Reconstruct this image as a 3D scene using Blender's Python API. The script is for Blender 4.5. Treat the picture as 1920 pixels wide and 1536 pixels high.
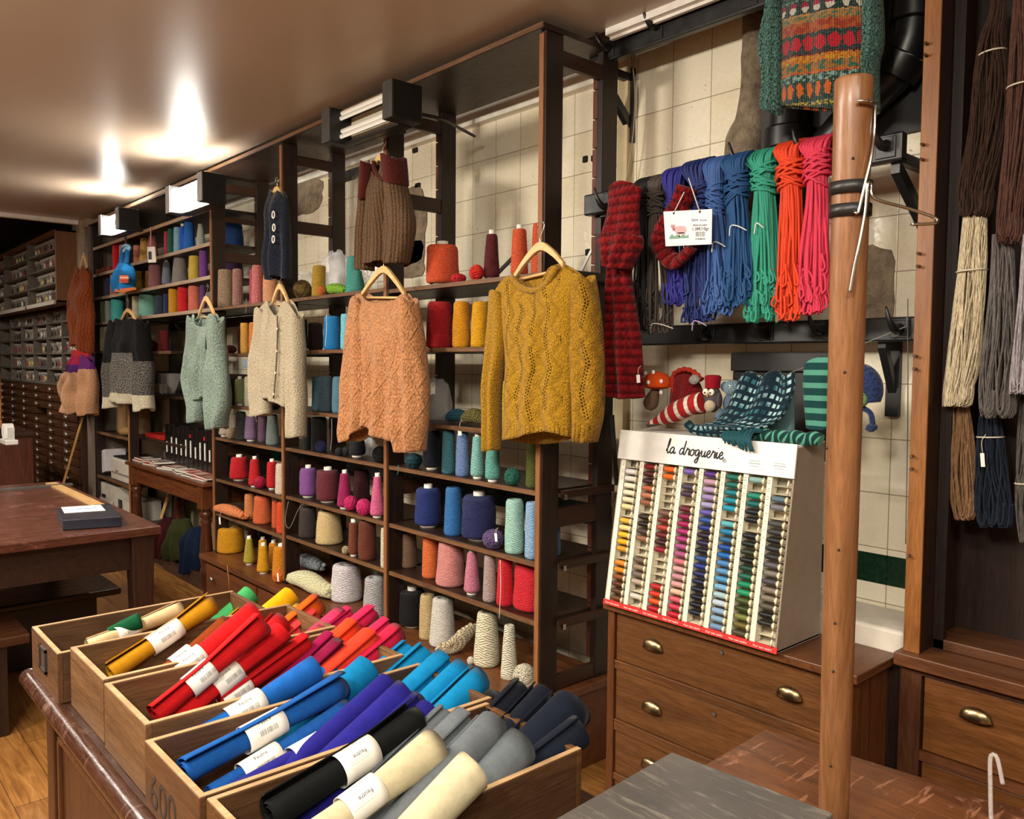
import bpy, math, random
from mathutils import Vector, Matrix, noise
for o in list(bpy.data.objects): bpy.data.objects.remove(o)
S = bpy.context.scene
COL = S.collection
PI = math.pi
# ------------------------------------------------------------------ camera
F_PX, YAW, PIT, ROLL, CAM_H = 1543.4, math.radians(48.394), math.radians(3.098), math.radians(.4616), 1.55
_fw = Vector((-math.sin(YAW)*math.cos(PIT), math.cos(YAW)*math.cos(PIT), -math.sin(PIT)))
_rt = Vector((math.cos(YAW), math.sin(YAW), 0)); _up = _rt.cross(_fw)
_rt = _rt*math.cos(ROLL)+_up*math.sin(ROLL); _up = _rt.cross(_fw)
EYE = Vector((0, 0, CAM_H))
cd = bpy.data.cameras.new('camera'); cd.sensor_width = 36; cd.lens = F_PX/1920*36; cd.clip_start = .05
cam = bpy.data.objects.new('camera', cd); COL.objects.link(cam); S.camera = cam
cam.matrix_world = Matrix(((_rt.x, _up.x, -_fw.x, 0), (_rt.y, _up.y, -_fw.y, 0), (_rt.z, _up.z, -_fw.z, CAM_H), (0, 0, 0, 1)))
# ------------------------------------------------------------------ world, lights, exposure
S.view_settings.view_transform = 'Standard'; S.view_settings.look = 'None'
S.view_settings.gamma = 1; S.view_settings.use_curve_mapping = False
S.view_settings.exposure = 0.42
w = bpy.data.worlds.new('world'); S.world = w; w.use_nodes = True
w.node_tree.nodes['Background'].inputs[0].default_value = (1, .9, .78, 1)
w.node_tree.nodes['Background'].inputs[1].default_value = .25
def area(name, loc, sx, sy, power, color=(1, .93, .82), rot=(0, 0, 0)):
    l = bpy.data.lights.new(name, 'AREA'); l.shape = 'RECTANGLE'; l.size = sx; l.size_y = sy; l.energy = power; l.color = color
    o = bpy.data.objects.new(name, l); COL.objects.link(o); o.location = loc; o.rotation_euler = rot
    return o
# the shop's ceiling lamps over the aisle, behind and beside the photographer
area('ceiling_lamp_aisle', (-4.6, -.2, 2.70), 1.3, .25, 62)
area('ceiling_lamp_counter', (-2.0, -.5, 2.70), 1.3, .25, 62)
area('ceiling_lamp_near', (.7, -.1, 2.70), 1.3, .25, 60)
area('ceiling_lamp_rear', (-8.6, .0, 2.70), 1.3, .25, 55)
# unseen fill lights, tilted to brighten the shelves and the corner
area('fill_light_shelves', (-3.2, -1.0, 2.55), .5, .3, 52, (1, .92, .80), (math.radians(58), 0, math.radians(-8)))
area('fill_light_corner', (-.3, -.9, 2.55), .4, .3, 32, (1, .92, .80), (math.radians(60), 0, math.radians(25)))
# ------------------------------------------------------------------ helpers: picture point -> place
def ray(x, y): return _fw+_rt*((x-960)/F_PX)-_up*((y-768)/F_PX)
def on(x, y, ax, v):
    r = ray(x, y); return EYE+r*((v-EYE[ax])/r[ax])
def atY(x, y, Y): return on(x, y, 1, Y)
def atX(x, y, X): return on(x, y, 0, X)
def atZ(x, y, Z): return on(x, y, 2, Z)
def depth(p): return (Vector(p)-EYE).dot(_fw)
def crs(pts, n):
    """smooth open curve through pts, n points evenly spaced by arc length"""
    P = [Vector(p) for p in pts]
    if len(P) == 2: return [P[0].lerp(P[1], i/(n-1)) for i in range(n)]
    E = [P[0]*2-P[1]]+P+[P[-1]*2-P[-2]]
    out = []
    for i in range(1, len(E)-2):
        a, b, c, d = E[i-1], E[i], E[i+1], E[i+2]
        for k in range(12):
            t = k/12
            out.append(((b*2)+(c-a)*t+(a*2-b*5+c*4-d)*t*t+(b*3-a-c*3+d)*t*t*t)*.5)
    out.append(P[-1])
    L = [0]
    for i in range(1, len(out)): L.append(L[-1]+(out[i]-out[i-1]).length)
    res = []; j = 0
    for i in range(n):
        s = L[-1]*i/(n-1)
        while j < len(L)-2 and L[j+1] < s: j += 1
        seg = L[j+1]-L[j]
        res.append(out[j].lerp(out[j+1], (s-L[j])/seg if seg > 1e-9 else 0))
    return res
# ------------------------------------------------------------------ helpers: mesh
class MB:
    def __init__(s): s.v = []; s.f = []; s.uv = []; s.sm = []; s.mi = []; s.cur = 0
    def face(s, idx, uv=None, smooth=False):
        s.f.append(tuple(idx)); s.uv.append(uv); s.sm.append(smooth); s.mi.append(s.cur)
    def hexa(s, c, smooth=False):
        b = len(s.v); s.v += [Vector(p) for p in c]
        for q in ((0, 3, 2, 1), (4, 5, 6, 7), (0, 1, 5, 4), (1, 2, 6, 5), (2, 3, 7, 6), (3, 0, 4, 7)): s.face([b+i for i in q], None, smooth)
        return s
    def box(s, x0, x1, y0, y1, z0, z1):
        x0, x1 = sorted((x0, x1)); y0, y1 = sorted((y0, y1)); z0, z1 = sorted((z0, z1))
        return s.hexa([(x0, y0, z0), (x1, y0, z0), (x1, y1, z0), (x0, y1, z0), (x0, y0, z1), (x1, y0, z1), (x1, y1, z1), (x0, y1, z1)])
    def obox(s, c, ax, ay, az):
        c = Vector(c); ax = Vector(ax); ay = Vector(ay); az = Vector(az)
        return s.hexa([c-ax-ay-az, c+ax-ay-az, c+ax+ay-az, c-ax+ay-az, c-ax-ay+az, c+ax-ay+az, c+ax+ay+az, c-ax+ay+az])
    def prism(s, poly, z0, z1):
        n = len(poly); b = len(s.v)
        s.v += [Vector((p[0], p[1], z0)) for p in poly]+[Vector((p[0], p[1], z1)) for p in poly]
        s.face(list(range(b+n-1, b-1, -1))); s.face(list(range(b+n, b+2*n)))
        for i in range(n): j = (i+1) % n; s.face((b+i, b+j, b+n+j, b+n+i))
        return s
    def plate(s, poly3, off):
        """polygon of 3d points extruded by vector off"""
        n = len(poly3); b = len(s.v); off = Vector(off)
        s.v += [Vector(p) for p in poly3]+[Vector(p)+off for p in poly3]
        s.face(list(range(b, b+n))); s.face(list(range(b+2*n-1, b+n-1, -1)))
        for i in range(n): j = (i+1) % n; s.face((b+j, b+i, b+n+i, b+n+j))
        return s
    def lathe(s, base, prof, n=24, axis=(0, 0, 1), squash=1, wob=0, seed=0):
        """prof: list of (radius, height)"""
        base = Vector(base); az = Vector(axis).normalized()
        ax = az.orthogonal().normalized() if abs(az.z) < .999 else Vector((1, 0, 0)); ay = az.cross(ax)
        b = len(s.v); L = 0; vv = []
        for k, (r, h) in enumerate(prof):
            if k: L += math.hypot(r-prof[k-1][0], h-prof[k-1][1])
            vv.append(L)
            for i in range(n):
                a = 2*PI*i/n; rr = r
                if wob: rr = r*(1+wob*noise.noise(Vector((math.cos(a)*1.3+seed, math.sin(a)*1.3, h*14+seed*3))))
                s.v.append(base+ax*(rr*math.cos(a))+ay*(rr*math.sin(a)*squash)+az*h)
        R = max(r for r, h in prof)*2*PI
        for k in range(len(prof)-1):
            for i in range(n):
                j = (i+1) % n
                s.face((b+k*n+i, b+k*n+j, b+(k+1)*n+j, b+(k+1)*n+i), ((i/n*R, vv[k]), ((i+1)/n*R, vv[k]), ((i+1)/n*R, vv[k+1]), (i/n*R, vv[k+1])), True)
        return s
    def cyl(s, p0, p1, r0, r1=None, n=16, cap=True):
        r1 = r0 if r1 is None else r1; p0 = Vector(p0); p1 = Vector(p1); d = p1-p0; L = d.length
        if cap: s.lathe(p0, [(0.0001, 0), (r0, 0), (r0, 0), (r1, L), (r1, L), (.0001, L)], n, d)
        else: s.lathe(p0, [(r0, 0), (r1, L)], n, d)
        return s
    def tube(s, pts, r, n=8, cap=True, flat=1.0):
        P = [Vector(p) for p in pts]; m = len(P); b = len(s.v); prev = None; L = 0
        for k in range(m):
            d = (P[min(k+1, m-1)]-P[max(k-1, 0)]).normalized()
            if prev is None: u = d.orthogonal().normalized()
            else: u = (prev-d*prev.dot(d)); u = u.normalized() if u.length > 1e-6 else d.orthogonal().normalized()
            prev = u; v = d.cross(u); rr = r[k] if isinstance(r, (list, tuple)) else r
            for i in range(n): a = 2*PI*i/n; s.v.append(P[k]+u*(rr*math.cos(a))+v*(rr*flat*math.sin(a)))
        r0 = r[0] if isinstance(r, (list, tuple)) else r
        for k in range(m-1):
            L2 = L+(P[k+1]-P[k]).length
            for i in range(n):
                j = (i+1) % n; c = 2*PI*r0
                s.face((b+k*n+i, b+k*n+j, b+(k+1)*n+j, b+(k+1)*n+i), ((i/n*c, L), ((i+1)/n*c, L), ((i+1)/n*c, L2), (i/n*c, L2)), True)
            L = L2
        if cap: s.face(list(range(b+n-1, b-1, -1))); s.face(list(range(b+(m-1)*n, b+m*n)))
        return s
    def ell(s, c, rx, ry, rz, n=20, m=12, wob=0, seed=0):
        c = Vector(c); b = len(s.v)
        for k in range(m+1):
            t = PI*k/m
            for i in range(n):
                a = 2*PI*i/n; d = Vector((math.sin(t)*math.cos(a), math.sin(t)*math.sin(a), -math.cos(t)))
                q = 1+(wob*noise.noise(d*2.2+Vector((seed, 0, 0))) if wob else 0)
                s.v.append(c+Vector((d.x*rx*q, d.y*ry*q, d.z*rz*q)))
        R = max(rx, ry)
        for k in range(m):
            for i in range(n):
                j = (i+1) % n
                s.face((b+k*n+i, b+k*n+j, b+(k+1)*n+j, b+(k+1)*n+i), ((i/n*6.28*R, k/m*3.14*R), ((i+1)/n*6.28*R, k/m*3.14*R), ((i+1)/n*6.28*R, (k+1)/m*3.14*R), (i/n*6.28*R, (k+1)/m*3.14*R)), True)
        return s
    def grid(s, fn, nu, nv, smooth=True, close_u=False, uvfn=None):
        b = len(s.v); UV = []
        for j in range(nv+1):
            for i in range(nu+(0 if close_u else 1)):
                s.v.append(Vector(fn(i/nu, j/nv)))
        W = nu if close_u else nu+1
        for j in range(nv):
            for i in range(nu):
                i2 = (i+1) % nu if close_u else i+1
                uv = None
                if uvfn: uv = (uvfn(i/nu, j/nv), uvfn((i+1)/nu, j/nv), uvfn((i+1)/nu, (j+1)/nv), uvfn(i/nu, (j+1)/nv))
                s.face((b+j*W+i, b+j*W+i2, b+(j+1)*W+i2, b+(j+1)*W+i), uv, smooth)
        return s
ORG = {}
def tag(o, label=None, cat=None, group=None, kind=None):
    if label: o['label'] = label
    if cat: o['category'] = cat
    if group: o['group'] = group
    if kind: o['kind'] = kind
    return o
def build(name, mb, mat, parent=None, bevel=0, solid=0, sub=0):
    me = bpy.data.meshes.new(name)
    if parent is not None: org = ORG[parent.name]
    else:
        lo = [min(v[i] for v in mb.v) for i in range(3)]; hi = [max(v[i] for v in mb.v) for i in range(3)]
        org = Vector(((lo[0]+hi[0])/2, (lo[1]+hi[1])/2, lo[2]))
    me.from_pydata([tuple(v-org) for v in mb.v], [], mb.f)
    uvl = me.uv_layers.new(name='UVMap')
    flat = []
    for f, uv in zip(mb.f, mb.uv):
        if uv: 
            for a in uv: flat += [a[0], a[1]]
        else: flat += [0.0, 0.0]*len(f)
    if len(flat) == 2*len(uvl.data): uvl.data.foreach_set('uv', flat)
    me.polygons.foreach_set('use_smooth', mb.sm)
    mats = mat if isinstance(mat, (list, tuple)) else [mat]
    for m in mats: me.materials.append(m)
    if len(mats) > 1: me.polygons.foreach_set('material_index', mb.mi)
    me.update()
    o = bpy.data.objects.new(name, me); COL.objects.link(o)
    if parent is not None: o.parent = parent
    else: o.location = org
    ORG[o.name] = org
    if solid: md = o.modifiers.new('thickness', 'SOLIDIFY'); md.thickness = solid; md.offset = 0
    if bevel: md = o.modifiers.new('bevel', 'BEVEL'); md.width = bevel; md.segments = 2; md.limit_method = 'ANGLE'; md.angle_limit = math.radians(50)
    if sub: md = o.modifiers.new('sub', 'SUBSURF'); md.levels = sub; md.render_levels = sub
    return o
def thing(name, loc, label, cat, group=None, kind=None):
    o = bpy.data.objects.new(name, None); COL.objects.link(o); o.location = loc; o.empty_display_size = .05
    ORG[o.name] = Vector(loc); return tag(o, label, cat, group, kind)
def dup(root, loc, rotz=0):
    r = root.copy(); COL.objects.link(r); r.location = loc; r.rotation_euler[2] = rotz
    for ch in list(root.children):
        c = ch.copy(); COL.objects.link(c); c.parent = r
        for g in list(ch.children):
            d = g.copy(); COL.objects.link(d); d.parent = c
    return r
# ------------------------------------------------------------------ helpers: materials
class NT:
    def __init__(s, name):
        s.m = bpy.data.materials.new(name); s.m.use_nodes = True; s.t = s.m.node_tree; s.t.nodes.clear()
        s.out = s.t.nodes.new('ShaderNodeOutputMaterial'); s.b = s.t.nodes.new('ShaderNodeBsdfPrincipled')
        s.t.links.new(s.b.outputs[0], s.out.inputs[0])
    def put(s, sock, v):
        if isinstance(v, bpy.types.NodeSocket): s.t.links.new(v, sock)
        elif isinstance(v, (tuple, list)) and len(v) == 3 and sock.type == 'RGBA': sock.default_value = (*v, 1)
        else: sock.default_value = v
    def math(s, op, a, b=0.0, c=0.0):
        n = s.t.nodes.new('ShaderNodeMath'); n.operation = op
        s.put(n.inputs[0], a); s.put(n.inputs[1], b)
        if op in ('SMOOTH_MIN', 'MULTIPLY_ADD', 'PINGPONG', 'WRAP', 'COMPARE'): s.put(n.inputs[2], c)
        return n.outputs[0]
    def add(s, a, b): return s.math('ADD', a, b)
    def sub(s, a, b): return s.math('SUBTRACT', a, b)
    def mul(s, a, b): return s.math('MULTIPLY', a, b)
    def div(s, a, b): return s.math('DIVIDE', a, b)
    def sin(s, a): return s.math('SINE', a)
    def abs(s, a): return s.math('ABSOLUTE', a)
    def fr(s, a): return s.math('FRACT', a)
    def lt(s, a, b): return s.math('LESS_THAN', a, b)
    def gt(s, a, b): return s.math('GREATER_THAN', a, b)
    def mx(s, a, b): return s.math('MAXIMUM', a, b)
    def mn(s, a, b): return s.math('MINIMUM', a, b)
    def coord(s, kind='Object'):
        n = s.t.nodes.new('ShaderNodeTexCoord'); return n.outputs[kind]
    def xyz(s, v):
        n = s.t.nodes.new('ShaderNodeSeparateXYZ'); s.put(n.inputs[0], v); return n.outputs
    def vec(s, x, y, z=0.0):
        n = s.t.nodes.new('ShaderNodeCombineXYZ'); s.put(n.inputs[0], x); s.put(n.inputs[1], y); s.put(n.inputs[2], z); return n.outputs[0]
    def scale(s, v, sc):
        n = s.t.nodes.new('ShaderNodeMapping'); s.put(n.inputs['Vector'], v); n.inputs['Scale'].default_value = sc; return n.outputs[0]
    def noise(s, v, scale, detail=3, rough=.5, dist=0, col=False):
        n = s.t.nodes.new('ShaderNodeTexNoise'); s.put(n.inputs['Vector'], v)
        n.inputs['Scale'].default_value = scale; n.inputs['Detail'].default_value = detail; n.inputs['Roughness'].default_value = rough; n.inputs['Distortion'].default_value = dist
        return n.outputs[1 if col else 0]
    def mix(s, f, a, b, mode='MIX'):
        n = s.t.nodes.new('ShaderNodeMix'); n.data_type = 'RGBA'; n.blend_type = mode
        s.put(n.inputs[0], f); s.put(n.inputs[6], a); s.put(n.inputs[7], b); return n.outputs[2]
    def rng(s, v, a, b, c=0.0, d=1.0):
        n = s.t.nodes.new('ShaderNodeMapRange'); s.put(n.inputs[0], v)
        for i, x in enumerate((a, b, c, d)): n.inputs[i+1].default_value = x
        return n.outputs[0]
    def ramp(s, v, stops):
        n = s.t.nodes.new('ShaderNodeValToRGB'); s.put(n.inputs[0], v); cr = n.color_ramp
        while len(cr.elements) < len(stops): cr.elements.new(.5)
        for e, (p, c) in zip(cr.elements, stops): e.position = p; e.color = (*c, 1)
        return n.outputs[0]
    def bump(s, h, strength=.5, dist=.002):
        n = s.t.nodes.new('ShaderNodeBump'); n.inputs['Strength'].default_value = strength; n.inputs['Distance'].default_value = dist
        s.put(n.inputs['Height'], h); s.t.links.new(n.outputs[0], s.b.inputs['Normal'])
    def done(s, color, rough=.6, metal=0, sheen=0, spec=.5, alpha=None, **kw):
        s.put(s.b.inputs['Base Color'], color); s.put(s.b.inputs['Roughness'], rough); s.b.inputs['Metallic'].default_value = metal
        s.b.inputs['Specular IOR Level'].default_value = spec
        if sheen: s.b.inputs['Sheen Weight'].default_value = sheen; s.b.inputs['Sheen Roughness'].default_value = .4
        if alpha is not None: s.put(s.b.inputs['Alpha'], alpha)
        for k, v in kw.items(): s.put(s.b.inputs[k.replace('_', ' ')], v)
        return s.m
def hexc(h):
    c = [int(h[i:i+2], 16)/255 for i in (0, 2, 4)]
    return tuple(x/12.92 if x <= .04045 else ((x+.055)/1.055)**2.4 for x in c)
_mc = {}
def cached(fn):
    def g(*a):
        k = (fn.__name__,)+a
        if k not in _mc: _mc[k] = fn(*a)
        return _mc[k]
    return g
@cached
def plain(h, rough=.6, metal=0.0, spec=.5):
    n = NT('plain_'+h); c = hexc(h)
    nz = n.noise(n.coord(), 22, 4)
    return n.done(n.mix(n.rng(nz, .3, .7, 0, 1), tuple(x*.9 for x in c), tuple(min(1, x*1.06) for x in c)), n.rng(nz, .3, .7, max(.02, rough-.06), rough+.06), metal, spec=spec)
@cached
def wood(h1, h2, axis='X', rough=.45, sc=1.0, wear=0.0):
    n = NT('wood_'+h1); s = {'X': (1.2, 14, 14), 'Y': (14, 1.2, 14), 'Z': (14, 14, 1.2)}[axis]
    v = n.scale(n.coord(), tuple(x*sc for x in s))
    a = n.noise(v, 1.6, 8, .62, 1.4); b = n.noise(n.scale(v, (3, 3, 3)), 5, 4, .6)
    c1, c2 = hexc(h1), hexc(h2)
    col = n.ramp(a, [(.28, c1), (.48, tuple((x+y)/2 for x, y in zip(c1, c2))), (.72, c2)])
    col = n.mix(n.rng(b, .35, .62, .35, 0), col, tuple(x*.45 for x in c1))
    if wear:
        wn = n.noise(n.coord(), 7, 8, .75, .6); wn2 = n.noise(n.scale(n.coord(), (60, 8, 8)), 1.3, 3)
        f = n.mul(n.rng(wn, .56, .66, 0, 1), wear)
        col = n.mix(f, col, tuple(min(1, x*1.9+.07) for x in c2))
        col = n.mix(n.mul(n.rng(wn2, .62, .68, 0, 1), wear*.6), col, tuple(min(1, x*2.2+.08) for x in c2))
    n.bump(n.add(n.mul(a, .5), b), .25, .0015)
    return n.done(col, n.rng(b, .3, .7, rough-.08, rough+.12), spec=.45)
@cached
def yarn(h, kind='wound', h2='ffffff', pitch=.0042):
    pitch *= 1.5
    n = NT('yarn_'+h); k_ = max(1.0, min(1.45, .80/max(hexc(h)))) if max(hexc(h)) > .06 else 1.0; c = tuple(q*k_ for q in hexc(h)); x, y, _ = n.xyz(n.coord('UV'))
    nz = n.noise(n.vec(x, y), 26, 2)
    j = n.mul(nz, 3.0)
    w1 = n.sin(n.add(n.mul(n.add(y, n.mul(x, .30)), 6.283/pitch), j))
    w2 = n.sin(n.add(n.mul(n.sub(y, n.mul(x, .24)), 6.283/pitch), j))
    m = n.rng(n.noise(n.vec(x, n.mul(y, 2.0)), 30, 2), .47, .53)
    h_ = n.add(n.mul(w1, m), n.mul(w2, n.sub(1.0, m)))
    fine = n.noise(n.coord(), 420, 2)
    f = n.rng(h_, -1, .1)
    dark = tuple(q*.40 for q in c)  # shade in the valleys between strands, put into the colour
    col = n.mix(f, dark, c)
    if kind == 'marl':
        sp = n.rng(n.noise(n.vec(x, n.mul(y, 2.2)), 150, 2), .48, .54)
        col = n.mix(f, tuple(q*.55 for q in c), n.mix(sp, c, hexc(h2)))
    col = n.mix(n.rng(fine, .3, .7, 0, .25), col, tuple(min(1, q*1.25+.02) for q in c))
    n.bump(n.add(f, n.mul(fine, .35)), 1.0, .004)
    return n.done(col, .85, sheen=.08, spec=.2)
@cached
def felt(h):
    n = NT('felt_'+h); c = hexc(h); v = n.coord()
    a = n.noise(v, 45, 5, .7); b = n.noise(v, 600, 2)
    n.bump(n.add(a, n.mul(b, .6)), .35, .0015)
    return n.done(n.mix(n.rng(a, .3, .7, 0, 1), tuple(x*.82 for x in c), tuple(min(1, x*1.08) for x in c)), .92, sheen=.03, spec=.12)
@cached
def knit(h, style='plain', h2='', cw=.006):
    """knitted cloth; UV in metres (u across, v up)"""
    n = NT('knit_'+style+'_'+h); c = hexc(h); u, v, _ = n.xyz(n.coord('UV'))
    H = n.mul(n.rng(n.noise(n.vec(u, n.mul(v, .75)), 1.05/cw, 2, .5), .35, .65), 1.3)
    big = 0.0; alpha = None
    fuzz = n.noise(n.coord(), 260, 3, .7); heather = n.noise(n.vec(n.mul(u, 1.5), v), .35/cw, 3, .6)
    col = n.mix(n.rng(H, 0, 1.3), tuple(q*.55 for q in c), tuple(min(1, q*1.12) for q in c))
    col = n.mix(n.rng(heather, .4, .65, 0, .3), col, tuple(q*.5 for q in c))
    if style in ('rib', 'ribwide'):
        rw = .016 if style == 'rib' else .03
        big = n.mul(n.abs(n.sin(n.mul(u, PI/rw))), 2.2)
        col = n.mix(n.rng(n.abs(n.sin(n.mul(u, PI/rw))), 0, .45, .75, 0), col, tuple(q*.28 for q in c))  # rib grooves shaded in the colour
    if style == 'lace':
        tri = lambda per, off: n.mul(n.abs(n.sub(n.fr(n.add(n.div(v, per), off)), .5)), 2.0)
        un_ = n.add(u, n.mul(n.sub(n.noise(n.vec(u, v), 14, 2), .5), .012))
        z = n.mul(tri(.098, 0.0), .042)
        p = n.fr(n.div(n.add(n.add(un_, .5), z), .062)); cv_ = n.sin(n.mul(p, 6.283))
        inner = n.lt(n.abs(u), .165)
        big = n.mul(n.mul(cv_, 1.1), inner)
        col = n.mix(n.mul(n.rng(cv_, -1, -.35, .42, 0), inner), col, tuple(x*.38 for x in c))  # valleys between the lace ridges shaded in the colour
        z2 = n.mul(tri(.196, .2), .030)
        q = n.mul(n.sub(n.fr(n.div(n.add(n.add(un_, .466), z2), .078)), .5), .078)
        dots = n.lt(n.fr(n.add(n.div(v, .0105), n.mul(n.gt(q, 0.0), .5))), .52)
        line = n.mul(n.gt(n.abs(q), .0022), n.lt(n.abs(q), .0075))
        seg = n.gt(n.noise(n.vec(n.mul(u, .6), v), 16, 1), .40)
        hole = n.mul(n.mul(n.mul(line, dots), n.mul(seg, n.gt(v, .075))), inner)
        rb = n.lt(v, .06); rs = n.abs(n.sin(n.mul(u, PI/.016)))
        big = n.add(big, n.mul(n.mul(rs, rb), 2.0))
        col = n.mix(n.mul(n.rng(rs, 0, .4, .7, 0), rb), col, tuple(x*.35 for x in c))
        alpha = n.sub(1.0, hole)
    if style == 'cable':
        z = n.mul(n.abs(n.sub(n.fr(n.div(v, .13)), .5)), .085)
        q1 = n.abs(n.sub(n.fr(n.div(n.add(n.add(u, .5), z), .085)), .5)); q2 = n.abs(n.sub(n.fr(n.div(n.sub(n.add(u, .5), z), .085)), .5))
        r = n.mn(q1, q2)
        big = n.rng(r, 0, .10, 1.8, 0)
        big = n.add(big, n.mul(n.noise(n.coord(), 55, 4, .65), 3.0))
        col = n.mix(n.rng(n.abs(n.sub(r, .085)), 0, .05, .38, 0), col, tuple(x*.45 for x in c))  # shade beside the cables painted into the colour
    if style == 'garter':
        g = n.sin(n.mul(v, 6.283/.03)); g = n.add(g, n.mul(n.sub(n.noise(n.vec(u, v), 40, 2), .5), 1.2)); big = n.add(n.mul(g, 2.0), n.mul(n.abs(n.sin(n.add(n.mul(u, PI/.020), n.mul(g, .8)))), 1.6)); col = n.mix(n.rng(n.abs(n.sin(n.add(n.mul(u, PI/.020), n.mul(g, .8)))), 0, .3, .6, 0), col, tuple(q*.25 for q in c))
        col = n.mix(n.rng(g, -1, -.1, .85, 0), col, tuple(x*.2 for x in c))  # gaps between garter rows shaded in the colour
    if style == 'marl':
        sp = n.rng(n.noise(n.vec(u, n.mul(v, .6)), 210, 3, .6), .40, .60)
        col = n.mix(sp, col, hexc(h2))
    H = n.add(n.add(H, big), n.mul(fuzz, .8))
    n.bump(H, .9, .0022)
    return n.done(col, .9, sheen=.25 if style in ('cable', 'plain') else .12, spec=.2, alpha=alpha)
def glassy(name='clear_plastic', tint=(1, 1, 1), rough=.12, alpha=.28):
    n = NT(name); nz = n.noise(n.coord(), 60, 3, .6, 1); n.bump(nz, .8, .004)
    return n.done(tint, rough, spec=.9, alpha=alpha)
WD = wood('1c110a', '38241a', 'X', .38)       # dark brown shelving boards
WDZ = wood('1a0f0a', '301e15', 'Z', .42)
WDY = wood('28140a', '422414', 'Y', .45)
WM = wood('4c2c14', '7a4e28', 'X', .4)        # chest of drawers
WMZ = wood('4a2a14', '854a22', 'Z', .42)
WMY = wood('4e2710', '78431e', 'Y', .45)
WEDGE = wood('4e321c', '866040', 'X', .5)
WL = wood('d9a765', 'f0c88c', 'X', .4)        # pale hanger wood
BLK = plain('1d1b1a', .4); IRON = plain('2b2826', .55); STEEL = plain('c9c7c2', .25, 1.0); WHT = plain('f4efe6', .5); PAPER = plain('f2eee4', .7)
BRASS = plain('9b8562', .28, 1.0); CEMENT = plain('8b7b69', .9)
# ================================================================== the room
def tile_mat():
    n = NT('wall_tile'); co = n.coord('Object'); x, y, z = n.xyz(co)
    gx = n.div(n.add(x, 1.994+20*.1735-TWX), .1735); gz = n.div(n.add(z, .056), .173)
    fx = n.fr(gx); fz = n.fr(gz)
    ex = n.mn(fx, n.sub(1.0, fx)); ez = n.mn(fz, n.sub(1.0, fz)); e = n.mn(ex, ez)
    grout = n.rng(e, .004, .013, 1, 0)
    cell = n.t.nodes.new('ShaderNodeTexWhiteNoise'); cell.noise_dimensions = '2D'
    n.put(cell.inputs['Vector'], n.vec(n.math('FLOOR', gx), n.math('FLOOR', gz)))
    tint = n.rng(cell.outputs[0], 0, 1)
    base = n.mix(tint, hexc('ece0c2'), hexc('f7eed6'))
    st = n.noise(co, 2.3, 6, .65); st2 = n.noise(co, 55, 4, .7); st3 = n.noise(n.vec(n.mul(x, 3.0), y, n.mul(z, .8)), 3, 5, .7)
    base = n.mix(n.rng(st, .52, .72, 0, .40), base, hexc('c4ae80'))
    base = n.mix(n.mul(n.rng(st3, .5, .7), n.rng(st2, .60, .66, 0, .8)), base, hexc('7a5836'))
    col = n.mix(n.mul(grout, .75), base, hexc('6a5638'))
    # dark green dado course with cream tiles below
    band = n.mul(n.gt(z, .868-TWZ), n.lt(z, .962-TWZ))
    col = n.mix(band, col, n.mix(n.mul(grout, .8), hexc('10301f'), hexc('0a1710')))
    n.bump(n.sub(n.mul(n.noise(co, 5, 2), .6), n.mul(grout, 1.0)), .35, .003)
    return n.done(col, n.rng(st2, .4, .65, .16, .4), spec=.55)
TWX, TWZ = 0, 0
def struct(name, mb, mat, **k): return tag(build(name, mb, mat, **k), kind='structure')
def raw(name, mb, mat):   # keeps world coordinates as object coordinates
    ORG['_w'] = Vector((0, 0, 0))
    class D: pass
    d = D(); d.name = '_w'
    me = bpy.data.meshes.new(name); me.from_pydata([tuple(v) for v in mb.v], [], mb.f); me.materials.append(mat); me.update()
    o = bpy.data.objects.new(name, me); COL.objects.link(o); return tag(o, kind='structure')
raw('wall_back', MB().box(-8.2, 3.2, 2.58, 2.7, 0, 3.25), tile_mat())
nf = NT('floor_planks'); co = nf.coord('Object'); fx, fy, fz = nf.xyz(co)
row = nf.math('FLOOR', nf.div(fy, .14)); px_ = nf.add(fx, nf.mul(row, .53)); cellx = nf.math('FLOOR', nf.div(px_, 1.1))
wn = nf.t.nodes.new('ShaderNodeTexWhiteNoise'); wn.noise_dimensions = '2D'; nf.put(wn.inputs['Vector'], nf.vec(row, cellx))
gr = nf.noise(nf.scale(co, (1.5, 16, 1)), 2.2, 7, .6, 1.2)
base = nf.ramp(gr, [(.3, hexc('6e4522')), (.5, hexc('94642f')), (.75, hexc('b07f45'))])
base = nf.mix(nf.mul(wn.outputs[0], .45), base, hexc('5a3517'))
ey = nf.fr(nf.div(fy, .14)); gap = nf.mx(nf.lt(ey, .02), nf.lt(nf.fr(nf.div(px_, 1.1)), .003))
base = nf.mix(nf.mul(gap, .8), base, hexc('1c0e06')); nf.bump(nf.sub(gr, gap), .25, .002)
raw('floor', MB().box(-15, 3.2, -3.6, 2.7, -.1, 0), nf.done(base, nf.rng(gr, .3, .7, .28, .5)))
nc = NT('ceiling_paint'); cn = nc.noise(nc.coord(), .9, 4); nc.bump(nc.noise(nc.coord(), 1.4, 3), .12, .01)
CEIL = nc.done(nc.mix(nc.rng(cn, .35, .65), hexc('b3a08c'), hexc('bda994')), nc.rng(cn, .3, .7, .30, .38), spec=.45)
raw('ceiling', MB().box(-8.05, 3.2, -3.6, 2.33, 2.79, 2.85), CEIL)
raw('ceiling_upper', MB().box(-15, 3.2, -3.6, 2.7, 3.25, 3.35), plain('3d342e', .8))
WPAINT = plain('cfc2ad', .7); DPAINT = plain('4a4038', .8)
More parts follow.
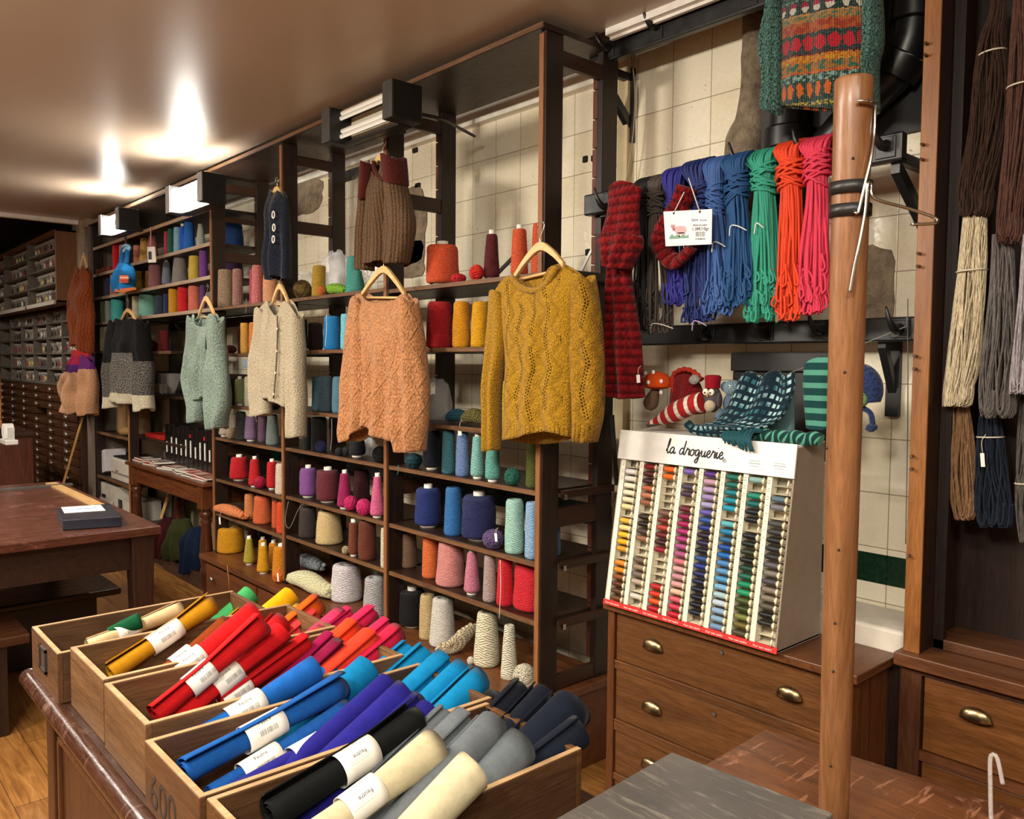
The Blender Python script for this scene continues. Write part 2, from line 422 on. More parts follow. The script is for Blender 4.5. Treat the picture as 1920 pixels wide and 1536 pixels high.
raw('wall_front', MB().box(-15, 3.2, -3.7, -3.6, 0, 3.25), WPAINT)
raw('wall_right', MB().box(3.2, 3.3, -3.6, 2.7, 0, 3.25), WPAINT)
raw('wall_left', MB().box(-15.1, -15, -3.6, 2.7, 0, 3.25), DPAINT)
raw('wall_rear', MB().box(-15, -8.2, 2.6, 2.7, 0, 3.25), plain('2a2f36', .8))
struct('trim_1', MB().box(-8.09, -8.03, -3.6, 2.06, 2.755, 2.85), WHT, bevel=.006)
struct('trim_2', MB().box(-2.1, 3.2, 2.31, 2.335, 2.765, 2.80).box(-2.1, 3.2, 2.335, 2.35, 2.755, 2.772), WHT)
struct('trim_3', MB().box(-8.2, -2.25, 2.545, 2.585, 2.715, 2.79).box(-8.2, -2.25, 2.56, 2.585, 2.79, 3.25), plain('f3ecdc', .4))
struct('trim_4', MB().box(-8.24, -7.99, 2.0, 2.04, 2.06, 2.79).box(-8.03, -7.86, 2.02, 2.58, 2.72, 2.79), plain('a59480', .6))
struct('wall_partition', MB().box(-8.03, -7.9, 2.04, 2.58, 0, 2.79), plain('7c6c5e', .6))
struct('trim_5', MB().box(-2.24, -2.19, 2.545, 2.585, .0, 2.9), plain('cdb990', .5))
# masonry ledge at the foot of the tiled wall and the black boarded panel
struct('trim_6', MB().box(-1.9, -.975, 2.36, 2.58, 0, .80), plain('d8cfbf', .7), bevel=.01)
struct('trim_7', MB().box(-1.68, -1.26, 2.545, 2.585, 1.25, 1.535).box(-1.68, -1.26, 2.53, 2.585, 1.535, 1.60), plain('2f2c2b', .5), bevel=.004)
# cement patches where tiles have come away (part of the wall)
def patch(cx, cz, w, h, seed, col=CEMENT):
    rnd = random.Random(seed); P = []
    for i in range(22):
        a = 2*PI*i/22; c, s = math.cos(a), math.sin(a); q = 1/max(abs(c), abs(s)); q = min(q, 1.25)*rnd.uniform(.9, 1.04)
        P.append(Vector((cx+c*q*w/2, 2.585, cz+s*q*h/2)))
    return struct('wall_patch', MB().plate(P[::-1], (0, -.012, 0)), col, bevel=.003)
ncm = NT('cement_block'); q = ncm.noise(ncm.coord(), 14, 7, .7); ncm.bump(q, 1, .02)
CEMT = ncm.done(ncm.ramp(q, [(.3, hexc('57493b')), (.6, hexc('9c8a72'))]), .9)
for (x, y, w_, h_, sd) in ((571, 372, .50, .21, 1), (770, 425, .3, .42, 2), (768, 487, .30, .2, 3), (1640, 545, .13, .28, 4)):
    p = atY(x, y, 2.58); patch(p.x, p.z, w_, h_, sd, CEMT)
for (x, y) in ((779, 282), (1098, 299), (1114, 297), (1131, 292), (784, 348), (1103, 473)):
    p = atY(x, y, 2.58); patch(p.x, p.z, .05 if x in (779, 784) else .028, .028, x, plain('1a1310', .9))
# pitted masonry column and the black drain pipes behind the skeins
msn = MB()
msn.tube(crs([(-1.645, 2.59, 3.25), (-1.645, 2.59, 2.75), (-1.65, 2.59, 2.45), (-1.67, 2.585, 2.32), (-1.64, 2.59, 2.2), (-1.63, 2.59, 2.0)], 40), [.048+.006*noise.noise(Vector((i*.6, 0, 0)))+(.03*math.exp(-((i-29)/3.5)**2)) for i in range(40)], 18)
struct('trim_8', msn, CEMT)
BLKP = plain('1a191a', .36, 0.0, .5)
def pipe(label, pts, r, collars=()):
    P = crs(pts, 30); o = MB().tube(P, r, 20)
    t = thing('drain_pipe', P[0], label, 'pipe')
    build('pipe', o, BLKP, t)
    for c in collars:
        k = int(c*29); d = (P[min(k+1, 29)]-P[max(k-1, 0)]).normalized()
        build('collar', MB().cyl(P[k]-d*.035, P[k]+d*.035, r*1.22, n=20), BLKP, t, bevel=.006)
    return t
pipe('thick black drain pipe running straight up behind the vegetable sweater', [(-1.47, 2.52, 2.02), (-1.47, 2.52, 2.5), (-1.47, 2.52, 3.2)], .062, (.25,))
pipe('glossy black elbow pipe descending beside the tall right-hand cabinet', [(-1.06, 2.50, 3.2), (-1.06, 2.50, 2.62), (-1.10, 2.50, 2.45), (-1.2, 2.50, 2.36), (-1.36, 2.51, 2.22)], .058, (.42, .56, .7))
struct('trim_9', MB().box(-1.60, -1.02, 2.56, 2.585, 2.26, 3.25), plain('2b2928', .6))
# ================================================================== yarn shelving (bays with turned-leg table to the left)
PX = [-5.165, -4.19, -3.165, -2.155]
YF, YB = 2.05, 2.42
ZL = [.605, .825, 1.09, 1.30, 1.62, 1.895]
t = thing('yarn_shelving', (-3.66, 2.235, 0), 'tall dark brown wooden shelving of three bays packed with yarn cones', 'shelving')
SHELVING = t
for X in PX:
    build('post', MB().box(X-.014, X+.014, YF, YF+.085, .33, 2.73), WDZ, t, bevel=.002)
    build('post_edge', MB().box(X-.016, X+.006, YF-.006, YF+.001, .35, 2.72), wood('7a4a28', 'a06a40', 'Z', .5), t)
    build('post', MB().box(X-.014, X+.014, YB-.075, YB+.01, .33, 2.73), WDZ, t, bevel=.002)
    m = MB(); z = .4
    while z < 2.65: m.box(X-.04, X-.014, YB-.07, YB-.045, z, z+.105); z += .11
    build('notched_strip', m, wood('4a2014', '6c3826', 'Z', .5), t, bevel=.002)
    rails = [(2.625, 2.68), (.95, 1.02), (.335, .39)]
    if X in (-3.165, -4.19): rails.append((2.26, 2.325))
    if X == -5.165: rails += [(2.44, 2.47), (2.19, 2.25), (1.955, 2.0)]
    for a, b in rails: build('side_rail', MB().box(X-.011, X+.011, YF+.085, YB-.075, a, b), WDY, t, bevel=.002)
build('top_board', MB().box(-5.18, -2.135, YF-.02, YB+.02, 2.73, 2.75), WD, t, bevel=.002)
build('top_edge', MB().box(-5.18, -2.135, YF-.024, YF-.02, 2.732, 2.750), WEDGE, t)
for b in range(3):
    for i, z in enumerate(ZL):
        if b == 2 and i == 5: z = 1.885
        zz = z-.012 if b == 0 and i < 5 else z
        yb = YB if i < 5 else YB+.02
        build('shelf_board', MB().box(PX[b]+.015, PX[b+1]-.015, YF+.012, yb, zz-.02, zz), WD, t, bevel=.002)
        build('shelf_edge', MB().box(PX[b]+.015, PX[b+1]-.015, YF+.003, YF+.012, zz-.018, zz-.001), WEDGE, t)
# right-hand overhang of the shelves to the back post
for z in (.605, .825, 1.09): build('shelf_end', MB().box(-2.14, -2.118, YF+.09, YB, z-.03, z-.002), WDY, t, bevel=.002)
build('shelf_end', MB().box(-2.14, -2.09, YF+.02, YB+.02, 1.86, 1.895), BLK, t, bevel=.006)
# diagonal braces
for X0, X1, za, zb in ((-2.9, -2.55, 1.60, 1.80), (-2.12, -2.09, 1.36, 1.09), (-3.95, -3.8, 1.05, 1.3), (-2.9, -2.7, 1.9, 2.02)):
    build('brace', MB().obox(((X0+X1)/2, 2.40, (za+zb)/2), ((X1-X0)/2, 0, (zb-za)/2), Vector((-(zb-za), 0, X1-X0)).normalized()*.008, (0, .004, 0)), IRON, t)
build('shelf_pins', MB().box(-2.125, -2.115, 2.14, 2.155, 1.055, 1.075).box(-2.125, -2.115, 2.14, 2.155, .79, .81).box(-2.125, -2.115, 2.14, 2.155, .57, .59), STEEL, t)
# base drawers
b_ = thing('base_drawers', (-3.66, 2.2, 0), 'long low brown drawer base under the yarn shelving', 'drawers')
build('carcass', MB().box(-5.19, -2.12, 2.0, YB, 0.0, .30), wood('4a2411', '6f3c1c', 'X', .45), b_, bevel=.003)
build('top', MB().box(-5.22, -2.105, 1.965, YB+.02, .30, .33), wood('4e2915', '7d4b29', 'X', .35), b_, bevel=.004)
for i in range(4):
    x0 = -5.16+i*.76; dw = build('drawer', MB().box(x0, x0+.73, 1.988, 2.02, .06, .275), wood('5a2f15', '7e4822', 'X', .4), b_, bevel=.003)
    for q in (.14, .6):
        build('knob', MB().lathe((x0+q, 1.99, .2), [(.004, 0), (.006, .012), (.016, .02), (.017, .028), (.010, .034), (.0001, .036)], 16, (0, -1, 0)), STEEL, dw)
# ---- left section
t = thing('yarn_shelving', (-6.5, 2.235, 0), 'dark wooden yarn shelving left of the turned-leg table, brightly lit at its top', 'shelving')
SHELF_L = t
for X, z0 in ((-7.8, 0), (-6.87, 0)):
    build('post', MB().box(X-.035, X+.012, YF, YF+.07, z0, 2.73), WDZ, t, bevel=.002)
    build('post', MB().box(X-.02, X+.014, YB-.05, YB+.01, z0, 2.73), WDZ, t, bevel=.002)
build('post_edge', MB().box(-6.885, -6.862, YF-.005, YF+.001, .2, 1.26), wood('9a6234', 'b9814c', 'Z', .5), t)
build('top_board', MB().box(-7.84, -5.19, YF-.02, YB+.02, 2.72, 2.75), WD, t, bevel=.002)
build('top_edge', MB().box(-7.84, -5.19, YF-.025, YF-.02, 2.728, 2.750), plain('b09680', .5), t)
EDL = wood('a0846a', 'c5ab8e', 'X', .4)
for a, b, zs in ((-7.78, -6.885, (2.53, 2.30, 2.10, 1.885, 1.64, 1.27, .945, .56)), (-6.85, -5.19, (2.53, 2.31, 2.10, 1.895, 1.63))):
    for z in zs:
        b2 = -5.95 if z == 1.63 else b
        build('shelf_board', MB().box(a, b2, YF+.01, YB, z-.02, z), WD, t, bevel=.002)
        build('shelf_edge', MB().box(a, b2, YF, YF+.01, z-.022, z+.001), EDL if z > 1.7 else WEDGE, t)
build('post', MB().box(-5.95, -5.88, YB-.05, YB, 0, 1.9), WDZ, t, bevel=.002)
build('back_rail', MB().box(-7.8, -5.2, YB-.02, YB, 1.40, 1.47).box(-6.9, -5.2, YB-.02, YB, 1.80, 1.87), WD, t)
build('shelf_board', MB().box(-6.85, -5.95, YF+.1, YB, 1.28, 1.30), WD, t, bevel=.002)
build('shelf_board', MB().box(-6.85, -5.95, YF+.1, YB, .93, .95), WD, t, bevel=.002)
build('back_panel', MB().box(-7.8, -6.88, YB+.005, YB+.015, 0.0, 1.9), plain('b4a792', .7), t)
# ================================================================== lamps on the shelving
def fixture(label, x1, ytop, x2, Yc, ybot, xl, lit, glare):
    """x1: right plate's front-left px, x2: right end px ; xl: left plate px"""
    Y0, Y1 = 1.80, 1.94
    pr = atY(x1, ytop, Y0); pb = atY(x1, ybot, Y0); pl = atY(xl, ytop, Y0)
    zt, zb = min(pr.z, 2.745), pb.z
    t = thing('fluorescent_light', ((pl.x+pr.x)/2, 1.9, zb), label, 'light', 'fluorescent lights along the shelf top')
    GR = plain('3c3a38', .35) if not lit else plain('8a8a8c', .4)  # front plates painted paler on the glowing fittings
    DK = plain('151413', .4)
    for X in (pl.x, pr.x):
        build('end_plate', MB().box(X-.035, X+.035, Y0, Y1, zb, zt), DK, t, bevel=.004)
        build('plate_front', MB().box(X-.034, X+.034, Y0-.003, Y0+.001, zb+.002, zt-.002), GR, t)
    build('back_channel', MB().box(pl.x+.035, pr.x-.035, Y1-.03, Y1, zb-.004, zt-.02), DK, t, bevel=.003)
    build('reflector', MB().box(pl.x+.036, pr.x-.036, Y1-.036, Y1-.031, zb+.01, zt-.03), plain('f6f2ea' if lit else 'bdb49c', .5), t)  # whiter on lit fittings, tube glare put into the colour
    build('mounting_arm', MB().box((pl.x+pr.x)/2-.03, (pl.x+pr.x)/2+.03, Y1, 2.03, zb+.03, zb+.06), DK, t)
    build('bottom_channel', MB().box(pl.x+.035, pr.x-.035, Y0+.07, Y1-.03, zb-.004, zb+.008), DK, t, bevel=.003)
    if lit:
        n = NT('lit_tube_'+label[:6]); TM = n.done((1, .98, .92), .4, Emission_Color=(1, .95, .86, 1), Emission_Strength=glare)
    else: TM = NT('tube_glass').done(hexc('f6f0e4'), .22)
    H = zt-zb
    for f in (.88, .73, .36, .20):
        yy = Y0+.055 if f in (.73, .20) else Y0+.06
        c = MB().cyl((pl.x+.033, yy, zb+H*f), (pr.x-.033, yy, zb+H*f), .0100, n=16)
        build('tube', c, TM, t)
    return t
fixture('unlit black fluorescent fitting with four white tubes, nearest the camera', 727, 150, 795, 1.9, 222, 611, False, 0)
fixture('glowing fluorescent fitting, the middle of the three on the shelf top', 374, 322, 420, 1.9, 378, 314, True, 60)
fixture('glowing fluorescent fitting farthest left, at the end of the shelf top', 219, 389, 262, 1.9, 430, 187, True, 60)
c = MB().tube(crs([(-2.9, 2.0, 2.60), (-2.85, 2.12, 2.585), (-2.95, 2.3, 2.60), (-3.0, 2.42, 2.60)], 16), .007, 8)
tag(build('power_cable', c, BLK), 'thin black cable from the unlit fluorescent fitting to the tiled wall', 'cable')
# ================================================================== far haberdashery cabinets
DWD = wood('2a170d', '4d2c18', 'X', .45); GREY = wood('4a423a', '7d7266', 'X', .5)
t = thing('button_cabinet', (-10.2, 2.3, 0), 'wall-high cabinet of button cubbyholes over many small drawers', 'cabinet')
XR = -8.10; XL = -12.3
cx = [XR, -8.69]+[-8.69-.584*i for i in range(1, 7)]
m = MB().box(XL, XR, 2.26, 2.30, 0, 2.05).box(XR-.02, XR+.03, 2.0, 2.3, 0, 2.05).box(XL, XR, 2.0, 2.3, 2.03, 2.05).box(XL, XR, 2.02, 2.3, 0, .06)
build('carcass', m, DWD, t, bevel=.003)
m = MB()
for k in range(1, 6): m.box(XL, XR-.02, 2.0, 2.27, 2.076-.15*k-.008, 2.076-.15*k+.006)
for x in cx[1:]: m.box(x-.008, x+.008, 2.0, 2.27, 1.324, 2.04)
build('cubbyholes', m, GREY, t)
ndr = 0
DF = wood('39200f', '5b351c', 'X', .4); KN = plain('b8a99a', .3, .6)
for ci in range(6):
    xa, xb = (cx[ci]-.01, cx[ci+1]+.005)
    for r in range(16):
        if ci == 2 and r == 3: continue
        z1 = 1.312-r*.0805
        if z1 < .08 or ndr >= 95: continue
        ndr += 1
        d = build('drawer', MB().box(xb, xa-.02, 1.985, 2.25, z1-.072, z1), DF, t)
        build('knob', MB().lathe(((xa+xb)/2-.02, 1.985, z1-.036), [(.006, 0), (.007, .012), (.018, .02), (.018, .03), (.0001, .036)], 8, (0, -1, 0)), KN, d); build('label_tab', MB().box(xb+.09, xb+.13, 1.98, 1.986, z1-.052, z1-.02), KN, d)
u = thing('wall_cabinet', (-10.2, 2.0, 2.06), 'upper wooden cabinet of small clear button boxes with a plain brown side', 'cabinet')
build('carcass', MB().box(XL, -8.1, 2.2, 2.25, 2.07, 2.71).box(-8.125, -8.10, 1.83, 2.25, 2.07, 2.71).box(XL, -8.1, 1.83, 2.25, 2.69, 2.71).box(XL, -8.1, 1.83, 2.25, 2.07, 2.09), wood('6b4426', '8a5c36', 'Z', .45), u, bevel=.003)
m = MB()
for z in (2.245, 2.395, 2.545): m.box(XL, -8.125, 1.84, 2.2, z-.008, z+.006)
for x in (-9.25, -10.4, -11.5): m.box(x-.012, x+.012, 1.84, 2.2, 2.09, 2.69)
build('shelves', m, GREY, u)
build('label_rail', MB().box(-9.2, -8.13, 1.815, 1.83, 2.055, 2.09).box(-10.6, -9.33, 1.815, 1.83, 2.055, 2.09), plain('b9aea4', .5), u)
random.seed(5)
CLR = [plain(h, .35) for h in ('7d746b', '9a9085', '6a625b')]; LIDW = plain('a89f97', .4); BUT = [plain(h, .3) for h in ('efe7dc', 'c9c3ba', '1d1a19', 'd8c36a', 'a83a3f', '4a3a30')]
def bbox(x, z, w, h, Y, lab, grp, nm):
    m = MB(); m.cur = 0; m.box(x, x+w, Y, Y+.12, z, z+h*.8); m.cur = 1; m.box(x-.004, x+w+.004, Y-.004, Y+.12, z+h*.8, z+h)
    m.cur = 2; m.lathe((x+w/2, Y+.001, z+h*.4), [(.0001, -.001), (min(w*.28, .022), 0), (min(w*.28, .022), .005), (.0001, .007)], 8, (0, -1, 0)); m.box(x+w*.1, x+w*.16, Y-.004, Y, z+h*.1, z+h*.7)
    tag(build(nm, m, [random.choice(CLR), LIDW, random.choice(BUT)]), lab, 'box', grp)
for ci in range(5):
    for r in range(5):
        x = cx[ci+1]+.03; z = 2.076-.15*(r+1)+.007
        while x < cx[ci]-.10:
            w_ = random.uniform(.07, .13)
            if random.random() < .88: bbox(x, z, w_-.012, random.uniform(.095, .115), 2.04, 'small grey button box in the open cubbyholes above the little drawers', 'button boxes in the cubbyholes', 'button_box')
            x += w_+.015
for r, z in enumerate((2.09, 2.251, 2.401, 2.551)):
    x = -11.4
    while x < -8.25:
        w_ = random.uniform(.08, .13)
        if random.random() < .85 and min(abs(x+w_/2-q) for q in (-9.25, -10.4, -11.5)) > .09: bbox(x, z, w_-.012, .118, 1.90, 'small clear button box on the shelves of the upper wooden cabinet', 'button boxes in the upper cabinet', 'sample_box')
        x += w_+.012
# ================================================================== yarn: cones, balls, hanks
WCORE = plain('efe8da', .5)
SHELF = {  # key: (z, group words)
 'A6': (1.885, 'top shelf, right bay'), 'A5': (1.62, 'second shelf from top, right bay'), 'A4': (1.30, 'third shelf from top, right bay'),
 'A3': (1.09, 'fourth shelf up, right bay'), 'A2': (.825, 'third shelf up, right bay'), 'A1': (.605, 'second shelf up, right bay'), 'A0': (.33, 'bottom shelf, right bay'),
 'B6': (1.895, 'top shelf, middle bay'), 'B5': (1.62, 'second shelf from top, middle bay'), 'B4': (1.30, 'third shelf from top, middle bay'),
 'B3': (1.09, 'fourth shelf up, middle bay'), 'B2': (.825, 'third shelf up, middle bay'), 'B1': (.605, 'second shelf up, middle bay'), 'B0': (.33, 'bottom shelf, middle bay'),
 'C6': (1.895, 'top shelf, left bay'), 'C5': (1.608, 'second shelf from top, left bay'), 'C4': (1.288, 'third shelf from top, left bay'),
 'C3': (1.078, 'fourth shelf up, left bay'), 'C2': (.813, 'third shelf up, left bay'), 'C1': (.593, 'second shelf up, left bay'), 'C0': (.33, 'bottom shelf, left bay'),
 'D4': (2.31, 'top shelf, lit far-left unit'), 'D3': (2.10, 'middle shelf, lit far-left unit'), 'D2': (1.895, 'lower shelf, lit far-left unit'), 'D1': (1.63, 'dim shelf, far-left unit'),
 'E4': (2.30, 'top shelf, far-left end'), 'E3': (2.10, 'middle shelf, far-left end'), 'E2': (1.885, 'lower shelf, far-left end'), 'E1': (1.64, 'eye-level shelf, far-left end')}
def spot(sh, x0, x1, back):
    """centre, radius from picture extents for something standing on a shelf"""
    z = SHELF[sh][0]; xc = (x0+x1)/2
    Y = 2.10
    for _ in range(4):
        p = atY(xc, 700, Y); t = depth(p); r = (x1-x0)/2/F_PX*t*.97; Y = min(2.055+back+r, 2.44-r*.9)
    return p, r, z
def cone(sh, x0, x1, yt, col, lab, taper=.8, kind='wound', h2='ffffff', core=0, back=.02, pitch=.0042, group=None, belly=0):
    p, r, z = spot(sh, x0, x1, back)
    q = atY((x0+x1)/2, yt, p.y-r*.25*taper); h = max(.05, q.z-z)
    return cone_at(p.x, p.y, z, r, h, col, lab+' on the '+SHELF[sh][1], taper, kind, h2, core, pitch, 'yarn cones on the '+SHELF[sh][1])
def cone_at(X, Y, z, r, h, col, lab, taper=.8, kind='wound', h2='ffffff', core=0, pitch=.0042, group=None):
    seed = X*7+z*3+Y
    t = thing('yarn_cone', (X, Y, z), lab, 'yarn cone', group)
    cb = .012 if core else .0
    rt = r*taper; hb = h-(.012 if core else 0)
    prof = [(r*.80, cb), (r*.95, cb+.004), (r, cb+.014), (r*(1+taper)/2+r*.02, (cb+hb)/2), (rt*1.01, hb-.022), (rt*.97, hb-.010), (rt*.86, hb-.002), (rt*.45, hb), (rt*.38, hb-.012)]
    P = [prof[0], prof[1], prof[2]]
    for k in range(1, 9): f = k/9; P.append((r+(rt-r)*f+r*.015*math.sin(PI*f), prof[2][1]+(prof[4][1]-prof[2][1])*f))
    P += prof[4:]
    build('wound_yarn', MB().lathe((X, Y, z), P, 28, wob=.06 if kind != 'fuzzy' else .12, seed=seed), yarn(col, 'marl' if kind == 'marl' else 'wound', h2, pitch), t)
    rc = max(.012, rt*.36); cc = MB().lathe((X, Y, z), [(r*.55, 0), (r*.62, .003), (r*.6, .013), (rc*1.15, .02), (rc, h-.02), (rc, h+(.004 if core else -.008)), (rc*.8, h+(.004 if core else -.008)), (rc*.75, h-.03)], 18)
    build('cardboard_core', cc, WCORE, t)
    return t
def ball(sh, x0, x1, yt, yb, col, lab, back=.02, kind='wound', flat=1, pitch=.0045, group=None):
    p, r, z = spot(sh, x0, x1, back)
    rz = min(r*1.1, (yb-yt)/2/F_PX*depth(p))
    m = MB().ell((p.x, p.y, z+rz*.97), r*.97, r*.95, rz, 22, 14, wob=.12, seed=x0*.3)
    rnd = random.Random(int(x0))
    for k in range(16):       # visible wraps of yarn
        n = Vector((rnd.gauss(0, 1), rnd.gauss(0, 1), rnd.gauss(0, 1))).normalized(); u = n.orthogonal().normalized(); v = n.cross(u)
        off = rnd.uniform(-.35, .35); s = math.sqrt(1-off*off)
        P = []
        for i in range(21):
            a = 2*PI*i/20; d = (u*math.cos(a)+v*math.sin(a))*s+n*off
            P.append(Vector((p.x+d.x*r*1.0, p.y+d.y*r, z+rz*.97+d.z*rz*1.02)))
        m.tube(P, .0022, 5, cap=False)
    return tag(build('yarn_ball', m, yarn(col, kind, 'ffffff', pitch)), lab+' on the '+SHELF[sh][1], 'yarn ball', group)
def hank(pts, r, col, lab, n=4, twist=15, tail=None):
    """twisted hank lying along world points"""
    P = crs(pts, 40); m = MB()
    for k in range(n):
        Q = []
        for i, c in enumerate(P):
            f = i/39; a = 2*PI*k/n+f*twist; rr = r*(.45+.25*math.sin(PI*f))*(1+.15*math.sin(f*17+k))
            Q.append(c+Vector((math.cos(a)*rr*.35, math.cos(a)*rr, math.sin(a)*rr*.8)))
        m.tube(Q, [r*.40*(.6+.4*math.sin(PI*min(1, max(0, i/39))))+.002 for i in range(40)], 9)
    return tag(build('yarn_hank', m, yarn(col, 'wound', 'ffffff', .005)), lab, 'yarn hank')
def hank_on(sh, pxs, Y, col, lab, r=.022, **k):
    z = SHELF[sh][0]
    return hank([Vector((atY(x, 700, Y+dy).x, Y+dy, z+r*.9+dz)) for x, dy, dz in pxs], r, col, lab+' on the '+SHELF[sh][1], **k)
